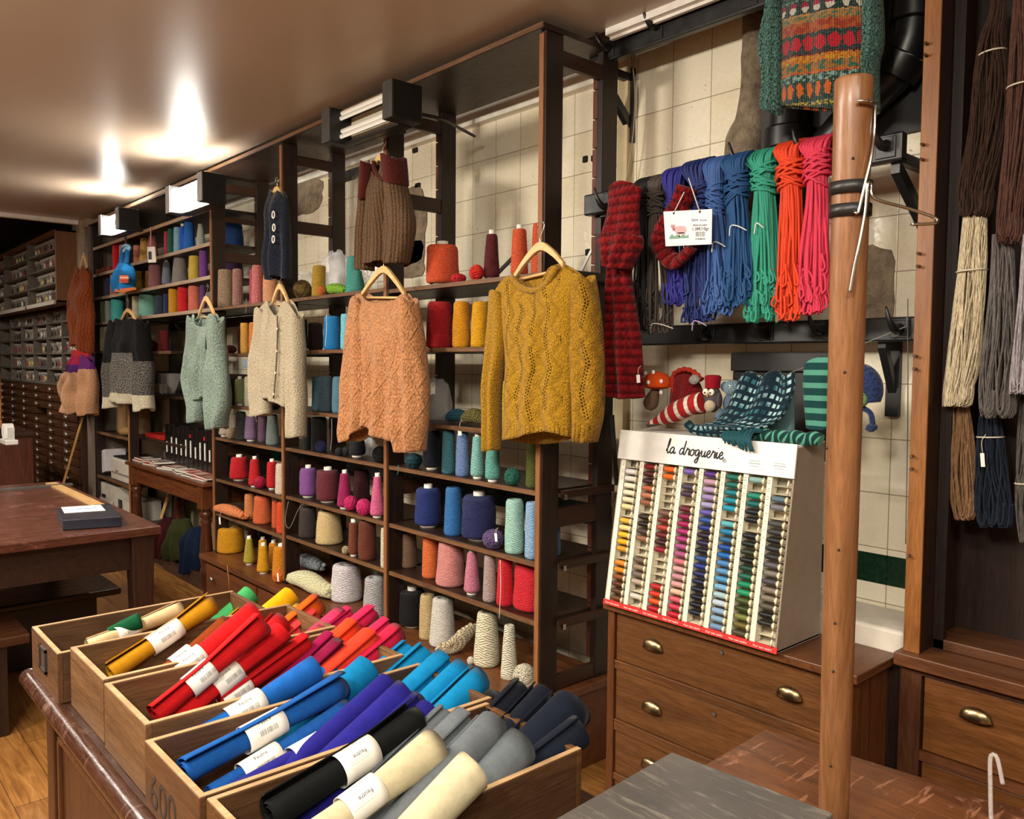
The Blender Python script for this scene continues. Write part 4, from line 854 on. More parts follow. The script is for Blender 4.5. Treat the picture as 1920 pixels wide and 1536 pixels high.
# --- cream cardigan
CR = knit('b5a78c', 'marl', 'c4b79c', .007)
t = thing('cardigan', atY(520, 700, GY), 'oatmeal cream buttoned cardigan hanging left of the peach sweater', 'cardigan')
shell([(487, 583), (508, 564), (514, 580), (520, 592), (530, 580), (543, 565), (560, 590)], [(500, 752), (512, 747), (525, 751), (541, 764)], [(487, 583), (497, 640), (496, 700), (500, 752)], [(560, 590), (550, 660), (545, 720), (541, 764)], GY, .055, 'body', CR, t,
      topb=[(487, 583), (508, 563), (520, 566), (530, 566), (543, 563), (560, 590)], fold=.014, nf=5)
shell([(486, 584), (492, 576), (500, 605)], [(476, 780), (488, 781), (502, 776)], [(486, 584), (483, 620), (475, 660), (473, 720), (476, 780)], [(500, 605), (500, 640), (496, 700), (500, 740), (502, 776)], GY-.01, .045, 'sleeve', CR, t, fold=.01, nf=3, back=1, dtop=.8)
shell([(550, 600), (556, 585), (562, 592)], [(547, 815), (556, 821), (564, 819)], [(550, 600), (546, 680), (546, 740), (547, 815)], [(562, 592), (564, 660), (566, 740), (564, 819)], GY-.02, .045, 'sleeve', CR, t, fold=.008, nf=3, ph=2, back=1, dtop=.8)
P = crs([atY(x, y, GY-.058) for x, y in ((520, 592), (520, 640), (517, 700), (513, 747))], 20)
build('button_band', MB().tube(P, .004, 6), plain('5c4f3e', .8), t)
for k in (3, 8, 13, 18): build('button', MB().cyl(P[k]+Vector((.008, -.004, 0)), P[k]+Vector((.008, -.008, 0)), .0065, n=12), plain('cfc3ac', .3), t)
hanger((525, 537), (512, 566), (541, 568), GY, (527, 512), 'small pale wooden hanger inside the oatmeal cream cardigan')
# --- mint sweater
MI = knit('8fa395', 'plain', '', .009)
t = thing('sweater', atY(388, 690, GY), 'pale mint green fuzzy sweater with a short front slit, over the turned-leg table', 'sweater')
shell([(361, 597), (374, 590), (379, 606), (386, 613), (394, 606), (402, 588), (409, 597)], [(366, 752), (380, 751), (397, 743)], [(361, 597), (367, 680), (366, 752)], [(409, 597), (402, 660), (397, 743)], GY, .06, 'body', MI, t, topb=[(361, 597), (374, 589), (387, 593), (402, 587), (409, 597)], fold=.022, nf=6)
shell([(361, 597), (365, 592), (371, 612)], [(366, 791), (370, 793), (375, 790)], [(361, 597), (357, 650), (353, 700), (356, 740), (362, 772), (366, 791)], [(371, 612), (370, 680), (367, 720), (377, 750), (375, 790)], GY-.02, .05, 'sleeve', MI, t, fold=.012, nf=3, back=1, dtop=.8)
shell([(398, 612), (404, 592), (409, 598)], [(403, 801), (408, 805), (413, 803)], [(398, 612), (399, 680), (393, 735), (398, 770), (403, 801)], [(409, 598), (415, 660), (423, 715), (423, 755), (417, 785), (413, 803)], GY-.03, .055, 'sleeve', MI, t, fold=.014, nf=3, ph=2, back=1, dtop=.8)
build('front_slit', MB().tube([atY(387, 613, GY-.062), atY(386, 655, GY-.075)], .005, 6), plain('3a463e', .9), t)
hanger((386, 560), (373, 592), (402, 590), GY, (388, 535), 'pale wooden hanger inside the mint green sweater')
# --- black, grey and white sweater
zr = atY(240, 757, GY).z; zh = lambda y: atY(240, y, GY).z-zr
BG = knit_bands('black_grey_white', [(0, 'e6dcc0'), (zh(737), '2a2928'), (zh(662), '121112')], .001, (zh(737), zh(662), 'a8a39a'), zh(737))
t = thing('sweater', atY(240, 700, GY), 'black sweater with a grey marled lower half and a white ribbed hem', 'sweater')
shell([(214, 604), (226, 597), (240, 603), (254, 597), (268, 604)], [(215, 750), (240, 756), (262, 758)], [(214, 604), (219, 660), (218, 700), (215, 750)], [(268, 604), (263, 660), (263, 720), (262, 758)], GY, .07, 'body', BG, t, fold=.02, nf=5, zref=zr)
shell([(213, 605), (217, 600), (223, 620)], [(206, 763), (211, 766), (217, 764)], [(213, 605), (207, 640), (203, 680), (205, 720), (206, 763)], [(223, 620), (220, 680), (217, 720), (217, 764)], GY-.02, .06, 'sleeve', knit_bands('blk_sl', [(0, 'e6dcc0'), (.09, '2a2928'), (zh(668), '121112')], .001, (.09, zh(668), '8f8a82')), t, fold=.01, nf=3, back=1, dtop=.8)
shell([(261, 620), (264, 600), (269, 605)], [(262, 760), (269, 772), (277, 766)], [(261, 620), (262, 680), (264, 720), (262, 760)], [(269, 605), (274, 650), (278, 700), (277, 735), (277, 766)], GY-.03, .06, 'sleeve', knit_bands('blk_sr', [(0, 'e6dcc0'), (.12, '2a2928'), (zh(668), '121112')], .001, (.12, zh(668), '8f8a82')), t, fold=.01, nf=3, ph=1, back=1, dtop=.8)
hanger((240, 582), (228, 600), (254, 600), GY, (239, 561), 'pale wooden hanger in the black and grey sweater')
# --- rust sweater and yoke sweater on the partition
RU = knit('8a3f12', 'ribwide', '', .01)
t = thing('sweater', atY(157, 580, 1.93), 'long rust-brown knitted sweater hanging at the far left cabinets', 'sweater')
shell([(147, 508), (152, 500), (157, 512), (162, 500), (168, 508)], [(147, 652), (160, 647), (172, 664)], [(147, 508), (143, 560), (141, 600), (147, 652)], [(168, 508), (172, 560), (173, 620), (172, 664)], 1.93, .07, 'body', RU, t, fold=.03, nf=4, topb=[(147, 508), (152, 499), (157, 501), (162, 499), (168, 508)])
shell([(146, 512), (148, 507), (150, 520)], [(142, 645), (145, 650), (148, 648)], [(146, 512), (137, 565), (137, 585), (142, 645)], [(150, 520), (144, 570), (144, 600), (148, 648)], 1.90, .05, 'sleeve', RU, t, fold=.01, back=1)
hanger((157, 480), (152, 500), (163, 500), 1.93, (157, 462), 'wooden hanger at the top of the rust-brown sweater')
zr = atY(150, 776, 1.92).z; zh = lambda y: atY(150, y, 1.92).z-zr
YK = knit_bands('yoke', [(0, 'dba880'), (zh(698), '5a2470'), (zh(684), 'b02050'), (zh(668), 'c8302c'), (zh(656), 'e8d8c0')], .006)
t = thing('sweater', atY(150, 700, 1.92), 'cream sweater with a purple and red yoke hanging below the rust sweater', 'sweater')
shell([(144, 662), (151, 642), (156, 636), (161, 648), (170, 662)], [(133, 762), (146, 779), (157, 765)], [(144, 662), (140, 690), (128, 715), (126, 738), (133, 762)], [(170, 662), (168, 700), (160, 735), (157, 765)], 1.92, .08, 'body', YK, t, fold=.03, nf=5, zref=zr)
shell([(156, 690), (164, 665), (171, 668)], [(161, 776), (166, 780), (172, 776)], [(156, 690), (157, 735), (161, 776)], [(171, 668), (174, 710), (174, 745), (172, 776)], 1.89, .06, 'sleeve', knit_bands('yk2', [(0, 'd9a47c'), (zh(692), '6a2878')], .006), t, fold=.02, nf=3, back=1)
# --- blue apron with striped pocket
AP = felt('1c6ba8'); z3 = lambda P: zp(P, 160, 380, 4.8)
t = thing('apron', atY(232, 520, 1.97), 'small bright blue child apron with a striped pocket, far left', 'apron')
shell(z3([(300, 560), (330, 540), (385, 548), (425, 562)]), z3([(262, 800), (340, 808), (432, 782)]), z3([(300, 560), (270, 700), (262, 800)]), z3([(425, 562), (446, 650), (432, 782)]), 1.97, .05, 'bib', AP, t, fold=.02, nf=4)
build('pocket', MB().plate([atY(x, y, 1.895) for x, y in z3([(318, 655), (392, 655), (388, 722), (316, 720)])], (0, -.008, 0)), plain('e0683c', .8), t)
build('pocket_stripe', MB().plate([atY(x, y, 1.886) for x, y in z3([(318, 672), (392, 672), (391, 684), (317, 683)])], (0, -.004, 0)), plain('f0d8c0', .8), t)
build('pocket_stripe', MB().plate([atY(x, y, 1.886) for x, y in z3([(317, 697), (390, 697), (389, 707), (317, 706)])], (0, -.004, 0)), plain('c82c3c', .8), t)
for s in (z3([(318, 560), (330, 470), (345, 395)]), z3([(372, 552), (378, 470), (395, 395)])): build('strap', MB().tube(crs([atY(x, y, 1.96) for x, y in s], 12), .018, 8, flat=.25), AP, t)
build('knotted_cord', MB().tube(crs([atY(x, y, 1.95) for x, y in z3([(335, 400), (360, 385), (395, 395), (400, 420), (370, 410), (345, 440)])], 18), .012, 8), plain('8fc4e8', .7), t)
build('hem_band', MB().plate([atY(x, y, 1.90) for x, y in z3([(263, 780), (430, 762), (432, 785), (340, 812), (262, 802)])], (0, .02, 0)), plain('d8743c', .8), t)
tg = thing('price_card', atY(284, 463, 1.98), 'white barcode price card hanging by the dusty rose cone', 'price card')
c4 = z3([(555, 400), (622, 396), (634, 538), (566, 541)])
build('card', MB().plate([atY(x, y, 1.98) for x, y in c4], (0, .004, 0)), PAPER, tg)
for k in range(6):
    xx = 568+k*5; build('barcode_bar', MB().plate([atY(x, y, 1.979) for x, y in z3([(xx, 440), (xx+2.4, 440), (xx+5, 512), (xx+2.6, 512)])], (0, -.0015, 0)), BLK, tg)
build('string', MB().tube([atY(*z3([(590, 225)])[0], 2.045), atY(*z3([(590, 240)])[0], 1.995), atY(*z3([(588, 400)])[0], 1.985)], .004, 6), plain('c4a090', .6), tg)
# --- navy buttoned garment and brown ribbed sweater on the upper posts
NV = knit('1d2432', 'plain', '', .008)
t = thing('cardigan', atY(522, 440, 1.99), 'dark navy buttoned knit hanging high on the post above the cream cardigan', 'cardigan')
shell([(505, 372), (513, 358), (520, 368), (528, 358), (538, 368)], [(506, 522), (520, 526), (530, 518), (541, 524)], [(505, 372), (505, 440), (506, 522)], [(538, 368), (541, 440), (541, 524)], 1.99, .05, 'body', NV, t, fold=.02, nf=5)
for x, y in ((514, 403), (515, 427), (514, 449)): build('button', MB().tube([atY(x, y, 1.93)+Vector((math.cos(a)*.014, -.004, math.sin(a)*.018)) for a in [2*PI*i/12 for i in range(13)]], .0035, 6), WHT, t)
hanger((520, 355), (511, 370), (530, 370), 1.99, (519, 335), 'wooden hanger poking from the dark navy knit', crossbar=False)
z6 = lambda P: zp(P, 540, 240, 3.097)
RIB = knit('6d5138', 'rib', '', .006); YOK = knit('6a1c18', 'marl', '3a1a12', .006)
t = thing('sweater', atY(725, 400, 1.99), 'brown ribbed sweater with a burgundy patterned yoke under the unlit light', 'sweater')
zr = atY(720, 498, 1.99).z
shell(z6([(465, 210), (500, 190), (520, 255), (548, 290), (572, 250), (580, 165), (640, 182)]), z6([(478, 800), (520, 792), (590, 772)]), z6([(465, 210), (480, 400), (480, 600), (478, 800)]), z6([(640, 182), (610, 400), (595, 600), (590, 772)]), 1.99, .06, 'body', RIB, t,
      topb=z6([(465, 210), (500, 185), (525, 195), (548, 195), (572, 180), (580, 160), (640, 182)]), fold=.008, nf=4, bottomb=z6([(478, 800), (520, 825), (590, 800)]))
shell(z6([(462, 212), (472, 200), (482, 260)]), z6([(428, 822), (450, 828), (470, 822)]), z6([(462, 212), (440, 400), (425, 560), (420, 780), (428, 822)]), z6([(482, 260), (480, 400), (476, 600), (470, 822)]), 1.97, .04, 'sleeve', RIB, t, fold=.005, back=1, dtop=.9)
shell(z6([(600, 240), (620, 172), (645, 186)]), z6([(595, 780), (630, 792), (668, 785)]), z6([(600, 240), (600, 400), (590, 600), (595, 780)]), z6([(645, 186), (658, 330), (692, 450), (716, 550), (700, 660), (668, 785)]), 1.955, .05, 'sleeve', RIB, t, fold=.005, back=1, dtop=.8)
shell(z6([(462, 208), (472, 198), (484, 206)]), z6([(446, 410), (462, 425), (474, 412)]), z6([(462, 208), (452, 290), (446, 410)]), z6([(484, 206), (486, 300), (474, 412)]), 1.96, .044, 'yoke_panel', YOK, t, back=1, dtop=1, nu=20, nv=20)
shell(z6([(578, 170), (612, 158), (645, 182)]), z6([(598, 300), (630, 325), (660, 330)]), z6([(578, 170), (585, 230), (598, 300)]), z6([(645, 182), (654, 250), (660, 330)]), 1.95, .055, 'yoke_panel', YOK, t, back=1, dtop=1, nu=20, nv=20)
build('neckband', MB().tube(crs([atY(x, y, 1.945) for x, y in z6([(497, 195), (508, 250), (545, 298), (575, 250), (582, 172)])], 24), .010, 8), YOK, t)
hanger((717, 296), (704, 306), (726, 300), 1.99, (719, 262), 'wooden hanger in the neck of the brown ribbed sweater', crossbar=False)
# --- vegetable sweater
n = NT('vegetable_knit'); u, v, _ = n.xyz(n.coord('UV'))
VY = 2.26
v0 = atY(1540, 205, VY).z; vz = lambda y: atY(1540, y, VY).z-v0
wob = n.mul(n.sub(n.noise(n.vec(u, v), 90, 2), .5), .02)
un = n.add(u, wob); vn = n.add(n.add(v, n.mul(u, .12)), n.mul(n.sub(n.noise(n.vec(v, u), 90, 2), .5), .02))
G0 = hexc('1f3a34'); col = n.mix(n.rng(n.noise(n.vec(u, v), 160, 2), .55, .62, 0, .5), G0, hexc('5f8a80'))
def band(lo, hi, c1, c2, col, sc=70):
    mk = n.mul(n.gt(vn, vz(lo)), n.lt(vn, vz(hi)))
    return n.mix(mk, col, n.mix(n.rng(n.noise(n.vec(u, v), sc, 2), .44, .54), hexc(c1), hexc(c2)))
def dots(yc, per, rx, ry, c, col, off=0.0, up=None):
    uu = n.mul(n.sub(n.fr(n.add(n.div(un, per), off)), .5), per/rx); dv = n.div(n.sub(vn, vz(yc)), ry)
    mk = n.lt(n.add(n.mul(uu, uu), n.mul(dv, dv)), 1.0)
    if up: mk = n.mul(mk, n.gt(dv, 0.0) if up > 0 else n.lt(dv, 0.0))
    return n.mix(mk, col, hexc(c))
body_lo = n.gt(vn, vz(215))
col = band(202, 194, 'd8b848', '26423a', col, 120)
col = dots(172, .031, .0095, .022, 'e06a18', col, .2)
col = band(157, 143, '8fb8ac', '26423a', col, 80)
col = band(142, 138, 'c84820', 'd87a30', col)
col = band(138, 120, '2f6a58', 'b8762c', col, 60); col = band(121, 108, 'd8a020', 'c86a28', col, 90); col = band(108, 103, '7a2430', '3a2a2c', col)
col = dots(86, .042, .0185, .021, 'c81c30', col, .1)
col = band(66, 46, 'c0662c', 'a83a28', col, 50); col = band(46, 33, '4f7a60', 'c08848', col, 90); col = band(33, 30, 'd8a060', 'c88a48', col)
col = dots(16, .044, .0125, .017, 'e6dfd0', col, .4, -1); col = dots(16, .044, .013, .016, 'b02048', col, .4, 1)
col = band(5, -5, '6fa08c', '26423a', col, 60); col = dots(-40, .05, .02, .02, 'b02048', col)
st = n.sin(n.mul(v, 6.283/.006)); su = n.sin(n.mul(u, 6.283/.007))
n.bump(n.add(n.mul(n.add(st, su), .5), n.noise(n.coord(), 200, 2)), .9, .003)
VEG = n.done(n.mix(n.rng(n.add(st, su), -2, 0, .45, 0), col, (.01, .015, .012)), .9, sheen=.3, spec=.2)
VG2 = knit('26423a', 'marl', '5f8a80', .007)
t = thing('sweater', atY(1540, 100, VY), 'dark green child sweater patterned with radishes, strawberries and carrots', 'sweater')
shell([(1466, -150), (1500, -170), (1545, -140), (1590, -170), (1625, -150)], [(1464, 200), (1540, 206), (1622, 215)], [(1466, -150), (1466, 0), (1464, 200)], [(1625, -150), (1623, 0), (1622, 215)], VY, .035, 'body', VEG, t, fold=.004, zref=v0)
shell([(1455, -120), (1462, -150), (1470, -120)], [(1430, 203), (1446, 212), (1463, 210)], [(1455, -120), (1446, 0), (1426, 86), (1434, 150), (1430, 203)], [(1470, -120), (1467, 0), (1466, 120), (1463, 210)], VY-.01, .035, 'sleeve', VG2, t, fold=.004, back=1)
shell([(1621, -120), (1632, -150), (1640, -120)], [(1622, 205), (1633, 210), (1644, 206)], [(1621, -120), (1622, 0), (1622, 205)], [(1640, -120), (1654, 60), (1644, 120), (1644, 206)], VY-.01, .035, 'sleeve', VG2, t, fold=.004, back=1)
# --- red chunky scarves
SC = knit('8c1016', 'garter', '', .022)
t = thing('scarf', atY(1165, 600, 2.14), 'chunky knotted red scarf hanging from the left end of the wall rail', 'scarf')
shell([(1143, 350), (1170, 340), (1202, 350)], [(1133, 735), (1170, 748), (1208, 744)], [(1143, 350), (1141, 400), (1132, 440), (1134, 480), (1142, 510), (1138, 570), (1135, 650), (1133, 735)], [(1202, 350), (1196, 400), (1198, 450), (1190, 490), (1180, 510), (1190, 570), (1200, 640), (1208, 744)], 2.14, .035, 'length', SC, t, fold=.01, back=.9, nv=70)
shell([(1128, 445), (1160, 436), (1200, 440)], [(1140, 497), (1160, 505), (1178, 505)], [(1128, 445), (1126, 462), (1140, 497)], [(1200, 440), (1202, 462), (1178, 505)], 2.10, .05, 'knot', SC, t, fold=.01, back=.8, dtop=1)
t = thing('scarf', atY(1265, 480, 2.2), 'dark red scarf folded in a point behind the sheep price sign', 'scarf')
build('loop', MB().tube(crs([atY(x, y, 2.2) for x, y in ((1288, 350), (1275, 385), (1255, 415), (1240, 445), (1245, 470), (1265, 492), (1285, 478), (1300, 460))], 40), .034, 14, flat=.55), SC, t)
# ================================================================== writing helpers
def text(s, origin, xd, upd, size, mat, parent, name='lettering', align='CENTER', ext=.0004):
    cu = bpy.data.curves.new(name, 'FONT'); cu.body = s; cu.size = size; cu.extrude = ext; cu.align_x = align; cu.align_y = 'CENTER'; cu.resolution_u = 3
    cu.materials.append(mat)
    o_ = bpy.data.objects.new('x', cu); COL.objects.link(o_); me = bpy.data.meshes.new_from_object(o_.evaluated_get(bpy.context.evaluated_depsgraph_get())); bpy.data.objects.remove(o_); me.name = name
    o = bpy.data.objects.new(name, me); COL.objects.link(o)
    x = Vector(xd).normalized(); u = Vector(upd); u = (u-x*u.dot(x)).normalized(); n = x.cross(u)
    o.parent = parent; p = Vector(origin)-ORG[parent.name]
    o.matrix_local = Matrix(((x.x, u.x, n.x, p.x), (x.y, u.y, n.y, p.y), (x.z, u.z, n.z, p.z), (0, 0, 0, 1)))
    return o
INK = plain('15131a', .6); INKG = plain('5c5c64', .7)
def cup(X, Y, z, par, w=.041, h=.034, d=.020):
    m = MB(); m.grid(lambda u, v: (X+w*math.cos(PI*u)*(1-.12*v), Y-d*math.sin(PI*u)*math.cos(v*PI/2*.96), z-.008+h*math.sin(v*PI/2)*(.35+.65*math.sin(PI*u))), 20, 10)
    h_ = build('cup_handle', m, BRASS, par, solid=.002)
    return h_
def nameplate(): pass
# ================================================================== chest of drawers
CF = 2.12
t = thing('chest_of_drawers', (-1.43, 2.33, 0), 'brown wooden chest of drawers with brass cup handles under the thread display', 'chest of drawers')
build('carcass', MB().box(-1.875, -1.845, CF-.003, 2.355, 0, .712).box(-1.035, -1.005, CF-.003, 2.355, 0, .712).box(-1.845, -1.035, 2.2, 2.355, .02, .712), wood('4c2812', '74431f', 'Z', .42), t, bevel=.002)
build('top', MB().box(-1.885, -.985, CF-.02, 2.358, .712, .737), wood('4f2c18', '7a4b2a', 'Y', .35), t, bevel=.003)
zs = [(.575, .700), (.405, .545), (.225, .375), (.05, .195)]
za = [atY(1152, y, CF).z for y in (1237, 1253, 1348, 1369)]
zs = [(za[0], .708), (za[2], za[1]), (za[3]-.15, za[3]), (.05, za[3]-.175)]
build('rail', MB().box(-1.845, -1.035, CF, CF+.04, za[1], za[0]), WM, t, bevel=.002); build('rail', MB().box(-1.845, -1.035, CF, CF+.04, za[3], za[2]), WM, t, bevel=.002); build('rail', MB().box(-1.845, -1.035, CF, CF+.04, za[3]-.175, za[3]-.15), WM, t, bevel=.002)
for i, (a, b) in enumerate(zs):
    d = build('drawer', MB().box(-1.842, -1.038, CF+.006, CF+.07, a+.002, b-.002), WM, t, bevel=.002)
    for px_ in (1222, 1480):
        yy = {0: {1222: 1213, 1480: 1305}, 1: {1222: 1330, 1480: 1425}}.get(i, {}).get(px_)
        X = atY(px_, 1250, CF).x; Z = (a+b)/2+.005
        if yy: Z = atY(px_, yy, CF).z
        cup(X, CF+.006, Z, d)
    kx = atY(1352, 1210, CF).x if i == 0 else atY(1338, 1338, CF).x
    build('keyhole', MB().cyl((kx, CF+.007, b-.03), (kx, CF+.002, b-.03), .006, n=12), BLK, d)
# ================================================================== thread display
t = thing('thread_display', (-1.535, 2.2, .739), 'white cardboard thread display with a script heading and red bottom strip', 'thread display')
TX0, TX1, TZ0, TZ1 = -1.862, -1.212, .739, 1.318
CARD = plain('c2b8a6', .6); CW = plain('f8f4ec', .5)
slY = lambda z: 2.082+(z-TZ0)*(.090/.58)
def sidep(x0, x1):
    return MB().plate([(x0, slY(TZ0), TZ0), (x0, slY(TZ1), TZ1), (x0, 2.33, TZ1+.008), (x0, 2.33, TZ0)], (x1-x0, 0, 0))
build('side_panel', sidep(TX0, TX0+.006), CARD, t, bevel=.001); build('side_panel', sidep(TX1-.006, TX1), plain('9c8b78', .6), t, bevel=.001)
build('top_panel', MB().plate([(TX0, slY(TZ1), TZ1), (TX1, slY(TZ1), TZ1), (TX1, 2.33, TZ1+.008), (TX0, 2.33, TZ1+.008)], (0, 0, .005)), CW, t)
build('bottom_panel', MB().box(TX0, TX1, slY(TZ0), 2.33, TZ0, TZ0+.006), CW, t)
build('inner_back', MB().plate([(TX0+.006, slY(TZ0)+.045, TZ0), (TX1-.006, slY(TZ0)+.045, TZ0), (TX1-.006, slY(TZ1)+.045, TZ1), (TX0+.006, slY(TZ1)+.045, TZ1)], (0, .004, 0)), plain('b3aa98', .7), t)
hz0 = 1.232; nrm = Vector((0, -.988, .153)); upv = Vector((0, .153, .988))
hd = build('header', MB().plate([(TX0-.008, slY(hz0)-.010, hz0), (TX1+.004, slY(hz0)-.010, hz0), (TX1+.004, slY(TZ1)-.010, TZ1+.012), (TX0-.008, slY(TZ1)-.010, TZ1+.012)], (0, .006, 0)), CW, t, bevel=.001)
# hand-written heading drawn as one pen line per letter
GL = {'l': ([[(.05, .35), (.45, 1.2), (.6, 2.1), (.42, 2.25), (.3, 1.4), (.3, .35), (.5, 0), (.85, .3)]], .85),
 'a': ([[(.85, .85), (.55, 1.02), (.15, .7), (.1, .2), (.4, .02), (.75, .4), (.88, .95)], [(.88, .95), (.85, .3), (1.0, .02), (1.3, .3)]], 1.25),
 'd': ([[(.85, .85), (.55, 1.02), (.15, .7), (.1, .2), (.4, .02), (.75, .4), (1.0, 1.3), (1.08, 2.2)], [(1.05, 2.1), (.9, .8), (.95, .1), (1.15, .02), (1.35, .3)]], 1.3),
 'r': ([[(0, .3), (.25, .9), (.35, 1.15), (.4, .9), (.75, .92), (.7, .4), (.8, .05), (1.05, .3)]], .95),
 'o': ([[(.55, 1.0), (.15, .75), (.1, .25), (.45, 0), (.8, .3), (.78, .8), (.5, 1.0), (.75, .85), (1.1, .9)]], 1.05),
 'g': ([[(.85, .85), (.5, 1.02), (.12, .7), (.15, .2), (.5, .1), (.85, .8), (.85, -.3), (.65, -.95), (.3, -.9), (.35, -.55), (1.15, .2)]], 1.15),
 'u': ([[(0, .4), (.2, .95), (.22, .35), (.45, .02), (.75, .3), (.9, .95), (.85, .3), (1.0, .02), (1.25, .3)]], 1.2),
 'e': ([[(0, .35), (.55, .6), (.65, .95), (.4, 1.05), (.12, .6), (.3, .05), (.65, .05), (.95, .35)]], .92),
 'i': ([[(0, .4), (.2, .95), (.2, .3), (.4, .02), (.65, .3)], [(.3, 1.5), (.36, 1.56)]], .62), ' ': ([], .8)}
cur = 0; S_ = .0163
hx0 = atY(1253, 835, slY(1.28)).x; hx1 = atY(1357, 850, slY(1.28)).x
tot = sum(GL[c][1] for c in 'la droguerie'); S_ = (hx1-hx0)/tot*1.03
hm = MB()
for ch in 'la droguerie':
    for st_ in GL[ch][0]:
        P = [Vector((hx0+(cur+x+y*.12)*S_, slY(1.268+y*S_*1.12)-.0118, 1.268-.002*cur/tot+y*S_*1.12)) for x, y in st_]
        hm.tube(crs(P, 8*len(P)), .0021, 6)
    cur += GL[ch][1]
build('lettering', hm, INK, t)
text('®', (hx1+.012, slY(1.262)-.0112, 1.262), (1, 0, 0), upv, .018, INK, t)
for sx in (1421, 1468):
    p = atY(sx, 862, slY(1.265)); nm = build('price_ticket', MB().obox((p.x, slY(1.262)-.0112, 1.262), (.026, 0, 0), nrm*.0006, upv*.015), plain('fbf8f0', .5), t)
    for k, (o_, l_, c_) in enumerate(((.009, .018, '6aa86a'), (.002, .02, '606068'), (-.006, .014, '8a8a90'))):
        build('printed_line', MB().obox((p.x-.003, slY(1.262+o_)-.0122, 1.262+o_), (l_, 0, 0), nrm*.0004, upv*.0007), plain(c_, .7), nm)
rs = build('red_strip', MB().plate([(TX0-.003, slY(TZ0)-.003, TZ0), (TX1+.003, slY(TZ0)-.003, TZ0), (TX1+.003, slY(TZ0)+.001, TZ0+.017), (TX0-.003, slY(TZ0)+.001, TZ0+.017)], (0, .004, 0)), plain('cc2018', .5), t)
for k in range(8): text('Pour tout coudre', (TX0+(k+.5)*(TX1-TX0)/8, slY(TZ0)-.0045, TZ0+.0085), (1, 0, 0), (0, .1, 1), .0085, plain('f6ece0', .6), t)
CWD = (TX1-TX0-.012)/8
TRANS = glassy('clear_clip', (1, .98, .9), .15, .55); GOLD = plain('b8a05a', .4)
for c in range(8):
    x0 = TX0+.006+c*CWD
    build('number_strip', MB().plate([(x0, slY(TZ0), TZ0+.017), (x0+.017, slY(TZ0), TZ0+.017), (x0+.017, slY(hz0), hz0), (x0, slY(hz0), hz0)], (0, .03, 0)), plain('e9e2cf', .6), t)
    m = MB()
    for r in range(20):
        z = hz0-.006-(r+.5)*.0236; m.box(x0+.003, x0+.012, slY(z)-.001, slY(z)+.001, z-.004, z-.0028); m.box(x0+.006, x0+.011, slY(z)-.001, slY(z)+.001, z+.003, z+.0042)
    build('number_marks', m, INKG, t)
    m = MB()
    for r in range(20):
        z = hz0-.006-(r+.5)*.0236
        m.tube([(x0+CWD-.008, slY(z)-.003+.001, z+.009), (x0+CWD-.006, slY(z)-.009, z+.002), (x0+CWD-.008, slY(z)-.006, z-.009)], .0032, 6)
        m.box(x0+.018, x0+CWD-.004, slY(z)+.006, slY(z)+.044, z-.0113, z-.0105)
    o = build('clip_row', m, plain('efe6c8', .3), t); tag(o, kind='stuff')
COLS = [['', 'f4f0ee', 'f0ece0', 'efe6cf', 'ece2c4', 'e9dcb4', 'e6d9a0', '', 'e0b23c', 'ead78a', 'ecc029', 'f0b413', 'd99a2a', '', 'e08a20', 'e88a10', '8a4a1a', '5a2c14', '5a3820', '6a3e1e'],
 ['8e1c1c', '55191a', '38191c', 'b35c3e', 'b87358', '95583f', '', '2c1a0e', '1f120c', '4a3c34', '96664c', '', '', '6e5a4c', '9a8270', '75665a', 'b8a694', '', 'd8d2c4', ''],
 ['e8641a', 'e8660f', '', '', '', '', '7a5648', '7a2c28', 'b33a30', '6a1420', '3c1018', '8f1228', '', '', '', '', 'b81c24', 'd0301c', 'd8541f', 'b01222'],
 ['7a62b0', '', '4a4258', '46304a', '', '6a2030', '8c1a48', 'a41a55', 'a82a6c', 'a83474', 'a94a80', 'ab4f80', 'd07080', 'd8a0a0', 'c48a94', 'd89c9c', 'e8bca0', 'd8586a', 'c83450', 'c01030'],
 ['5a3080', 'c99ab0', 'b89cc8', 'a08ac0', 'a8a0cc', '6058a8', '2c5296', '26307e', '241c30', '2a2448', '161a2c', '2c4c80', '1c3080', '182458', '141c3e', '12162e', '0e1428', '101420', '12182c', ''],
 ['1f6a5e', '186a60', '107a84', '158a9c', '1a96b4', '', '5cb4c0', '1f7ea4', '2c6288', '1a4a9c', '1a64b4', '4a84c0', '5a94c4', '4a94c8', '76b0d4', 'a8c8d0', 'c0d0e0', '8caccc', '84a8c4', '7494bc'],
 ['8cb8ae', '', '1a8a70', '0c6466', '141c24', '12181e', '', '141a1c', '15221f', '2a3424', '111a18', '1a4034', '1a6050', '128a60', '1c9868', '4a5a2c', '36441c', '78803a', '6c6028', '4a4630'],
 ['', '', '5a7480', '7c7a80', '', '4a4848', '3c3a3c', '222024', '2a2c34', '2c2c30', '5c5860', '80786e', '4a4650', '84766c', '867a6c', '5a5448', '1c1a18', '24241e', '', '']]
